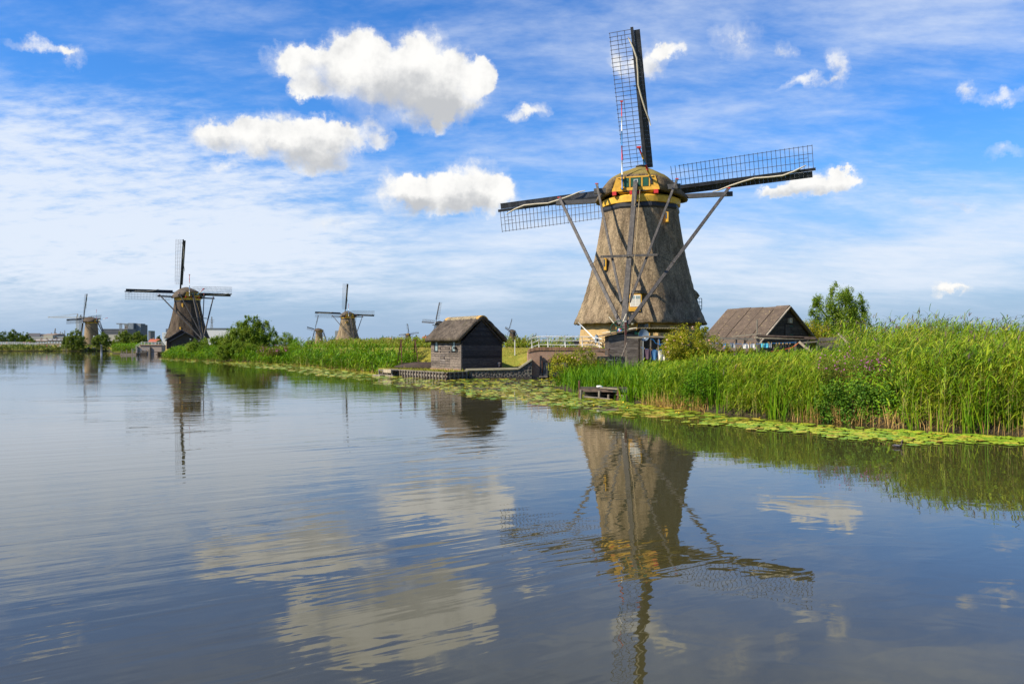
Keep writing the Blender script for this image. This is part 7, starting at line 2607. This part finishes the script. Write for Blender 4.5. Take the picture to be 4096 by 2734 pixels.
def far_landing():
    Y = 238
    a, b = at(540, 1412, Y), at(646, 1380, Y)
    r = thing('far_brick_bridge', 'tan brick bridge wall beside the black cottage', 'bridge', (a.x, Y, 0))
    top = at(0, 1380, Y).z
    W = b.x - a.x
    MB().prism([(0, 0, -0.5), (W, 0, -0.5), (W, 0, top), (1.6, 0, top), (0.4, 0, top - 0.8)], (0, 4, 0)).build('wall', 'facade_tan', r)
    MB().box((W / 2 + 0.7, 0.1, top + 0.02), (W - 1.4, 0.6, 0.2)).build('coping', 'brick_piece', r)
    MB().box((2.6, -0.1, 0.6), (1.9, 0.15, 1.1)).build('sluice_gate', 'plank_dark', r)
    for x in (1.0, 4.6):
        MB().box((x, -0.25, 1.1), (0.3, 0.3, 2.4)).build('gate_post', 'black_paint', r)
    q = thing('far_railing', 'white railing on the tan brick bridge beside the cottage', 'railing', (a.x, Y + 0.4, 0))
    for h in (0.95, 0.55, 0.2):
        MB().tube([(-0.1, 0, top - 1.2 + h), (1.7, 0, top + h), (W, 0, top + h)], 0.04, 5).build('rail', 'far_white', q)
    for k in range(7):
        x = 1.7 + (W - 1.7) * k / 6
        MB().box((x, 0, top + 0.45), (0.11, 0.11, 1.0)).build('post', 'far_white', q)
    Y = 217
    a = at(490, 1417, Y)
    j = thing('far_landing_stage', 'timber landing stage with gangway in front of the tan bridge', 'jetty', (a.x, Y, 0))
    W = at(640, 0, Y).x - a.x
    MB().box((1.9, 0, 0.25), (4.4, 1.6, 0.45)).build('pontoon', 'timber_grey', j)
    MB().beam((3.0, 0.2, 0.45), (6.8, 1.4, 1.05), 1.2, 0.16).build('gangway', 'timber_pale', j)
    for s in (0.55, 1.05):
        MB().beam((3.0, -0.3, 0.5 + s), (6.8, 0.9, 1.1 + s), 0.08, 0.08).build('handrail', 'steel', j)
    for k in range(5):
        MB().box((3.0 + 0.95 * k, -0.3 + 0.3 * k, 0.9 + 0.15 * k), (0.08, 0.08, 1.1)).build('rail_post', 'steel', j)
    for x, h in ((0.1, 1.6), (0.7, 1.3), (1.4, 1.7), (2.9, 2.0), (6.9, 1.7), (7.1, 2.6)):
        MB().box((x, -0.6 if x < 3 else 0.8, h / 2 - 0.4), (0.22, 0.22, h + 0.3)).build('pile', 'timber_grey', j)
    MB().beam((7.0, 1.5, 0.85), (W, 5.0, 0.85), 0.3, 0.14).build('walkway_beam', 'timber_grey', j)
    MB().beam((8.5, 2.2, 0.35), (W, 5.0, 0.35), 0.16, 0.9).build('quay_boards', 'timber_brown', j)


far_landing()
Y = 228
p = thing('mooring_pole', 'grey steel mooring pole standing alone in the far water', 'pole', (xat(406, Y), Y, 0))
MB().tube([(0, 0, -2), (0, 0, CZ + 6 * Y / F)], 0.24, 12).build('shaft', 'steel', p, True)
MB().tube([(0, 0, CZ + 6 * Y / F), (0, 0, CZ + 6 * Y / F + 0.06)], [0.27, 0.22], 12).build('cap', 'far_white', p, True)


# ---------------------------------------------------------------- far bank: railing, people, sign
def far_bank():
    Y = 428
    r = thing('white_fence', 'long white rail fence along the path at far left', 'fence', (0, Y, 0))
    z = at(0, 1374, Y).z

    def zz(px):
        return at(0, 1371.5 if px < 60 else 1371.5 + (px - 60) * 0.035, Y).z
    pts = [-40, 20, 60, 100, 146]
    for dz in (0.0, -0.55, -1.0):
        MB().tube([(xat(q, Y), 0, zz(q) + dz + 0.5) for q in pts], 0.10, 5).build('rail', 'far_white', r)
    for k in range(26):
        q = -38 + 7.4 * k
        if q < 148:
            MB().box((xat(q, Y), 0, zz(q) - 0.2), (0.16, 0.16, 1.5)).build('post', 'far_white', r)
    r2 = thing('white_fence', 'short white rail in front of the far brick mill', 'fence', (xat(350, 430), 430, 0))
    for dz in (3.0, 2.5):
        MB().tube([(-3, 0, dz), (3.6, 0, dz)], 0.09, 5).build('rail', 'far_white', r2)
    for x in (-3, 0.3, 3.6):
        MB().box((x, 0, 2.0), (0.14, 0.14, 2.2)).build('post', 'far_white', r2)
    for k, (px, Y2) in enumerate(((143, 396), (262, 397))):
        d = thing('fishing_platform', ('small wooden fishing platform on the far bank by the people', 'small wooden fishing platform beside the big far willow')[k], 'jetty', (xat(px, Y2), Y2, 0))
        MB().box((0, 0, 0.6), (2.0, 1.2, 0.14)).build('deck', 'timber_grey', d)
        for x in (-0.9, 0.9):
            MB().box((x, -0.5, 0.4), (0.14, 0.14, 1.6)).build('post', 'timber_grey', d)
        MB().box((0, -0.5, 1.3), (2.0, 0.08, 0.12)).build('rail', 'timber_grey', d)
    s = thing('warning_sign', 'triangular red and white warning sign on the far bank', 'sign', (xat(232, 410), 410, 1.0))
    MB().prism([(-0.75, 0, 0.9), (0.75, 0, 0.9), (0, 0, 2.2)], (0, 0.05, 0)).build('border', 'red_paint', s)
    MB().prism([(-0.48, -0.03, 1.05), (0.48, -0.03, 1.05), (0, -0.03, 1.88)], (0, 0.02, 0)).build('face', 'sign_white', s)
    MB().box((0, 0.06, 0.4), (0.1, 0.06, 1.4)).build('pole', 'steel', s)


far_bank()


def person_mesh(name, mat, stride):
    """one continuous body grown over a skeleton"""
    J = {'pelvis': (0, 0, 0.95), 'chest': (0, 0, 1.30), 'neck': (0, 0, 1.48), 'head': (0, -0.01, 1.62), 'crown': (0, 0, 1.72),
         'hl': (-0.10, 0, 0.88), 'kl': (-0.11, -0.14 * stride, 0.50), 'al': (-0.11, -0.10 * stride, 0.09), 'fl': (-0.11, -0.10 * stride - 0.15, 0.04),
         'hr': (0.10, 0, 0.88), 'kr': (0.11, 0.06 * stride, 0.50), 'ar': (0.11, 0.24 * stride, 0.10), 'fr': (0.11, 0.24 * stride - 0.14, 0.04),
         'sl': (-0.20, 0, 1.40), 'el': (-0.27, 0.05 * stride, 1.13), 'wl': (-0.27, -0.10, 0.90), 'dl': (-0.26, -0.15, 0.82),
         'sr': (0.20, 0, 1.40), 'er': (0.27, -0.03, 1.13), 'wr': (0.25, -0.18, 0.95), 'dr': (0.24, -0.24, 0.90)}
    rad = {'pelvis': 0.16, 'chest': 0.17, 'neck': 0.065, 'head': 0.11, 'crown': 0.085, 'hl': 0.10, 'kl': 0.065, 'al': 0.045, 'fl': 0.04, 'hr': 0.10, 'kr': 0.065, 'ar': 0.045, 'fr': 0.04,
           'sl': 0.075, 'el': 0.048, 'wl': 0.035, 'dl': 0.04, 'sr': 0.075, 'er': 0.048, 'wr': 0.035, 'dr': 0.04}
    E_ = [('pelvis', 'chest'), ('chest', 'neck'), ('neck', 'head'), ('head', 'crown'), ('pelvis', 'hl'), ('hl', 'kl'), ('kl', 'al'), ('al', 'fl'), ('pelvis', 'hr'), ('hr', 'kr'), ('kr', 'ar'), ('ar', 'fr'),
          ('chest', 'sl'), ('sl', 'el'), ('el', 'wl'), ('wl', 'dl'), ('chest', 'sr'), ('sr', 'er'), ('er', 'wr'), ('wr', 'dr')]
    ks = list(J)
    me = bpy.data.meshes.new(name)
    me.from_pydata([J[k] for k in ks], [(ks.index(a), ks.index(b)) for a, b in E_], [])
    o = bpy.data.objects.new(name, me)
    COL.objects.link(o)
    sk = o.modifiers.new('skin', 'SKIN')
    if not me.skin_vertices:
        bpy.context.view_layer.objects.active = o
        bpy.ops.object.modifier_remove(modifier='skin') if False else None
    sv = me.skin_vertices[0].data if me.skin_vertices else None
    if sv is not None:
        for k, v in zip(ks, sv):
            v.radius = (rad[k], rad[k])
        sv[0].use_root = True
    ss = o.modifiers.new('smooth', 'SUBSURF')
    ss.levels = ss.render_levels = 1
    dg = bpy.context.evaluated_depsgraph_get()
    ev = o.evaluated_get(dg)
    m2 = bpy.data.meshes.new_from_object(ev)
    m2.name = name
    m2.materials.clear()
    m2.materials.append(MAT[mat])
    m2.polygons.foreach_set('use_smooth', [True] * len(m2.polygons))
    bpy.data.objects.remove(o)
    return m2


def people():
    mats = ['person_red', 'person_white', 'person_blue', 'person_orange', 'person_black']
    ms = [person_mesh('person', mt, st) for mt, st in zip(mats, (0.8, 0.2, 1.0, 0.4, 0.1))]
    spots = [(27, 1374, 432, 3, 'person in orange walking behind the white fence, leftmost of all'), (56, 1373, 432, 2, 'person in dark blue alone behind the white fence'),
             (95, 1377, 430, 3, 'person in orange behind the fence, left one of a pair'), (101, 1377, 430, 3, 'person in orange behind the fence, right one of a pair'),
             (114, 1378, 430, 1, 'person in white behind the right part of the white fence'), (119, 1379, 430, 0, 'person in red at the right end of the white fence'),
             (5, 1384, 404, 3, 'person in orange in the reeds at the left edge'), (131, 1392, 402, 4, 'person in black sitting area by the small fishing platform'),
             (187, 1385, 404, 0, 'person in red on the path before the row of houses'), (202, 1382, 404, 1, 'person in white on the path before the row of houses'),
             (241, 1383, 404, 1, 'person in white beside the warning sign'), (348, 1394, 401, 2, 'person in dark clothes, left in the group below the far brick mill'),
             (353, 1390, 403, 4, 'person in black in the group below the far brick mill'), (359, 1389, 403, 0, 'person in red in the group below the far brick mill'),
             (371, 1390, 403, 1, 'person in white in the group below the far brick mill'), (378, 1389, 403, 2, 'person in blue, right in the group below the far brick mill'),
             (437, 1390, 400, 0, 'person in red alone right of the round far willow')]
    for i, (px, py, Y, k, lab) in enumerate(spots):
        x = xat(px, Y)
        o = link('person', ms[k], None, (x, Y, gz(x, Y)), (0, 0, (i * 1.9) % 6.28), (1.08, 1.08, 1.08))
        tag(o, lab, 'person', 'visitors on the far bank')


people()


# ---------------------------------------------------------------- skyline
def block(name, label, px0, px1, pyt, Y, depth, mat, cat='building', nx=0, nz=0, wm='window_dark', pyb=1372, roof=None, group=None):
    a, b = at(px0, pyt, Y), at(px1, pyt, Y)
    W, H = b.x - a.x, a.z
    r = thing(name, label, cat, (a.x, Y, 0), 0, group)
    MB().box((W / 2, depth / 2, H / 2 - 1), (W, depth, H + 2)).build('wall', mat, r)
    z0 = max(at(0, pyb, Y).z, 2.0)
    for j in range(nz):
        for i in range(nx):
            w = W / nx
            h = (H - z0) / nz
            MB().box((w * (i + 0.5), -0.1, z0 + h * (j + 0.5)), (w * 0.62, 0.3, h * 0.5)).build('window', wm, r)
    if roof:
        MB().box((W / 2, depth / 2, H + 0.5), (W * 1.01, depth * 1.02, 1.2)).build('roof', roof, r)
    return r


def gabled(name, label, px0, px1, pye, pyr, Y, depth, wall, roof, cat='house', nwin=0, dormer=0, group=None):
    a, b = at(px0, pye, Y), at(px1, pyr, Y)
    W = b.x - a.x
    r = thing(name, label, cat, (a.x, Y, 0), 0, group)
    MB().box((W / 2, depth / 2, a.z / 2 - 1), (W, depth, a.z + 2)).build('wall', wall, r)
    rf = MB().prism([(-0.5, -0.6, a.z), (-0.5, depth + 0.6, a.z), (-0.5, depth / 2, b.z)], (W + 1.0, 0, 0)).build('roof', roof, r)
    for k in range(2):
        MB().box((W * (0.3 + 0.4 * k), depth / 2, b.z + 0.4), (0.9, 0.7, 1.4)).build('chimney', 'facade_brown', rf)
    for k in range(dormer):
        d = MB().box((W * (k + 0.5) / dormer, depth * 0.18, (a.z + b.z) / 2), (W / dormer * 0.62, 1.6, (b.z - a.z) * 0.45)).build('dormer', 'far_white', rf)
    for k in range(nwin):
        MB().box((W * (k + 0.5) / nwin, -0.05, a.z - 1.5), (W / nwin * 0.55, 0.2, 1.4)).build('window', 'window_light', r)
    return r


block('warehouse', 'long pale grey warehouse at far left', 120, 257, 1345, 905, 40, 'facade_grey', nx=0)
r = block('warehouse', 'grey upper hall on the far left warehouse', 121, 150, 1334.5, 912, 30, 'facade_grey')
MB().box((16 * 0.28, -0.3, at(0, 1338, 912).z), (14, 0.6, 3.4)).build('louvre_band', 'facade_slate', r)
gabled('warehouse', 'brown roofed hall above the far left warehouse', 166, 212, 1339.5, 1333.5, 915, 26, 'facade_cream', 'facade_brown', 'building')
block('warehouse', 'cream front of the far left warehouse', 174, 211, 1340, 900, 20, 'facade_cream')
gabled('house_row', 'row of houses with brown roofs and white dormers at far left', 190, 259, 1361.5, 1354, 650, 10, 'facade_tan', 'slate_roof', nwin=6, dormer=4)
gabled('house_row', 'low house row with dark roof left of the dormer houses', 136, 190, 1363, 1355.5, 690, 10, 'facade_tan', 'facade_brown', nwin=5, dormer=2)
gabled('house', 'small red roofed house left of the black cottage', 594, 627, 1367, 1355, 640, 9, 'facade_tan', 'red_tile', nwin=3)
gabled('house', 'red roofed house above the weeds left of the boathouse', 1691, 1722, 1352, 1344, 620, 9, 'facade_tan', 'red_tile')
gabled('house', 'low red roof beyond the dike near the church spire', 1533, 1562, 1356, 1351, 900, 9, 'facade_tan', 'red_tile')
gabled('house', 'red roof showing above the boathouse thatch', 1730, 1743, 1334, 1322, 640, 9, 'facade_tan', 'red_tile')
block('apartment_block', 'long dark grey apartment block behind the far brick mill', 408, 512, 1314.5, 1500, 30, 'facade_slate', nx=26, nz=4, pyb=1342)
block('apartment_tower', 'dark blue glass tower, left one of two', 511, 534, 1291.5, 1580, 20, 'facade_dark', nx=5, nz=9, wm='window_light', pyb=1330)
block('apartment_tower', 'dark blue glass tower, right one of two', 542, 563, 1293.5, 1590, 20, 'facade_dark', nx=5, nz=9, wm='window_light', pyb=1330)
block('apartment_block', 'tan apartment wing left of the glass towers', 498, 511, 1297, 1600, 20, 'facade_tan', nx=2, nz=8, pyb=1330)
block('apartment_block', 'tan apartment wing between the two glass towers', 534, 542, 1297, 1600, 20, 'facade_tan', nx=2, nz=8, pyb=1330)
block('apartment_block', 'grey apartment wing right of the glass towers', 563, 572, 1298, 1600, 20, 'facade_slate', nx=2, nz=7, pyb=1330)
block('warehouse', 'cream low hall behind the round far willow', 434, 474, 1338, 800, 30, 'facade_cream')
block('office_building', 'white office building left of the black cottage', 649, 672, 1329, 900, 20, 'far_white', nx=1, nz=4, wm='window_light', pyb=1355)
block('office_building', 'dark office block behind the white one', 663, 676, 1314, 930, 16, 'facade_dark')
block('warehouse', 'long white hall with dark blue roof right of the left mill', 815, 955, 1316, 780, 40, 'far_white', roof='facade_dark')
block('office_building', 'small green topped building right of the far trees', 593, 602, 1325, 1300, 16, 'facade_slate', roof='green_paint')
block('house', 'flat grey shed roof beside the windmill with upright sails', 1340, 1352, 1322.5, 600, 10, 'facade_grey', cat='building')


def lattice_mast(r, p, q, w0, w1, n, mat, th, name='mast'):
    b = MB()
    p, q = Vector(p), Vector(q)
    d = (q - p).normalized()
    x = Vector((1, 0, 0)) if abs(d.x) < 0.8 else Vector((0, 0, 1))
    y = d.cross(x).normalized()
    prev = None
    for i in range(n + 1):
        c = p.lerp(q, i / n)
        w = w0 + (w1 - w0) * i / n
        cs = [c + x * w * sx / 2 + y * w * sy / 2 for sx, sy in ((-1, -1), (1, -1), (1, 1), (-1, 1))]
        if prev:
            for k in range(4):
                b.beam(prev[k], cs[k], th, th)
                b.beam(prev[k], cs[(k + 1) % 4], th * 0.7, th * 0.7)
        prev = cs
    return b.build(name, mat, r)


def crane(label, px, pyb, pyt, jib0, jib1, pyj, Y, apex, mat, th):
    b, t = at(px, pyb, Y), at(px, pyj, Y)
    r = thing('tower_crane', label, 'crane', (b.x, Y, 0))
    lattice_mast(r, (0, 0, 0), (0, 0, t.z), 3, 3, 14, mat, th)
    a, c = at(jib0, pyj, Y), at(jib1, pyj, Y)
    o = Vector((b.x, Y, 0))
    lattice_mast(r, (a.x - b.x, 0, t.z + 1), (c.x - b.x, 0, t.z), 1.6, 2.2, 16, mat, th, 'jib')
    ap = at(px, apex, Y)
    top = Vector((0.6, 0, ap.z))
    lattice_mast(r, (0, 0, t.z), top, 2.4, 0.6, 4, mat, th, 'apex')
    for e in (0.25, 0.95, 0.0):
        q = Vector((a.x - b.x, 0, t.z + 1)).lerp(Vector((c.x - b.x, 0, t.z)), e)
        MB().tube([top, q], th * 0.5, 4).build('stay', mat, r)
    MB().box((c.x - b.x - 3, 0, t.z - 1.5), (6, 2, 3)).build('counterweight', 'crane_grey', r)


crane('pale tower crane with long jib left of the far brick mill', 309, 1330, 1255, 192, 338, 1270, 1500, 1254, 'crane_pale', 0.4)
crane('second crane mast behind the far brick mill', 322, 1330, 1258, 318, 345, 1270, 1480, 1258, 'crane_grey', 0.4)
crane('grey crane left of the dark glass towers', 483, 1345, 1293, 466, 512, 1296.5, 1400, 1292, 'crane_grey', 0.45)
sh = thing('dredger', 'grey dredging ship with crane boom behind the warehouse', 'ship', (xat(235, 1000), 1000, 0))
MB().box((0, 0, at(0, 1340, 1000).z - 1), (12, 6, 6)).build('deckhouse', 'crane_pale', sh)
lattice_mast(sh, (-6, 0, 13), (-4.2, 0, at(0, 1313, 1000).z), 1.2, 0.5, 6, 'crane_grey', 0.4, 'boom')
for x, h in ((2, 3), (4.5, 2), (7.5, 4.5)):
    MB().box((x, 0, at(0, 1335, 1000).z + h / 2 - 1), (0.7, 0.7, h + 2)).build('gantry', 'crane_grey', sh)
MB().box((0, 0, 6), (26, 8, 14)).build('hull', 'facade_slate', sh)
py = thing('power_pylon', 'steel lattice pylon right of the left mill', 'pylon', (xat(847, 1300), 1300, 0))
lattice_mast(py, (0, 0, 0), (0, 0, at(0, 1266, 1300).z), 6, 0.8, 12, 'crane_grey', 0.35, 'tower')
for z in (1279, 1286):
    w = 4.2
    MB().beam((-w, 0, at(0, z, 1300).z), (w, 0, at(0, z, 1300).z), 0.4, 0.5).build('cross_arm', 'crane_grey', py)
ch = thing('church_spire', 'slim green church spire on the horizon left of the boathouse', 'church', (xat(1531, 1400), 1400, 0))
MB().box((0, 0, 8), (4, 4, 20)).build('tower', 'facade_brown', ch)
MB().tube([(0, 0, 18), (0, 0, at(0, 1345, 1400).z), (0, 0, at(0, 1338, 1400).z)], [2.2, 1.0, 0.1], 6).build('spire', 'teal_paint', ch)
st = thing('street_lamp', 'thin dark lamp post on the horizon above the bridge', 'lamp post', (xat(2144, 300), 300, 0.8))
MB().tube([(0, 0, 0), (0, 0, at(0, 1334, 300).z - 0.8)], 0.07, 6).build('shaft', 'crane_grey', st)
MB().box((0, 0, at(0, 1334, 300).z - 0.75), (0.5, 0.3, 0.25)).build('lantern', 'crane_grey', st)
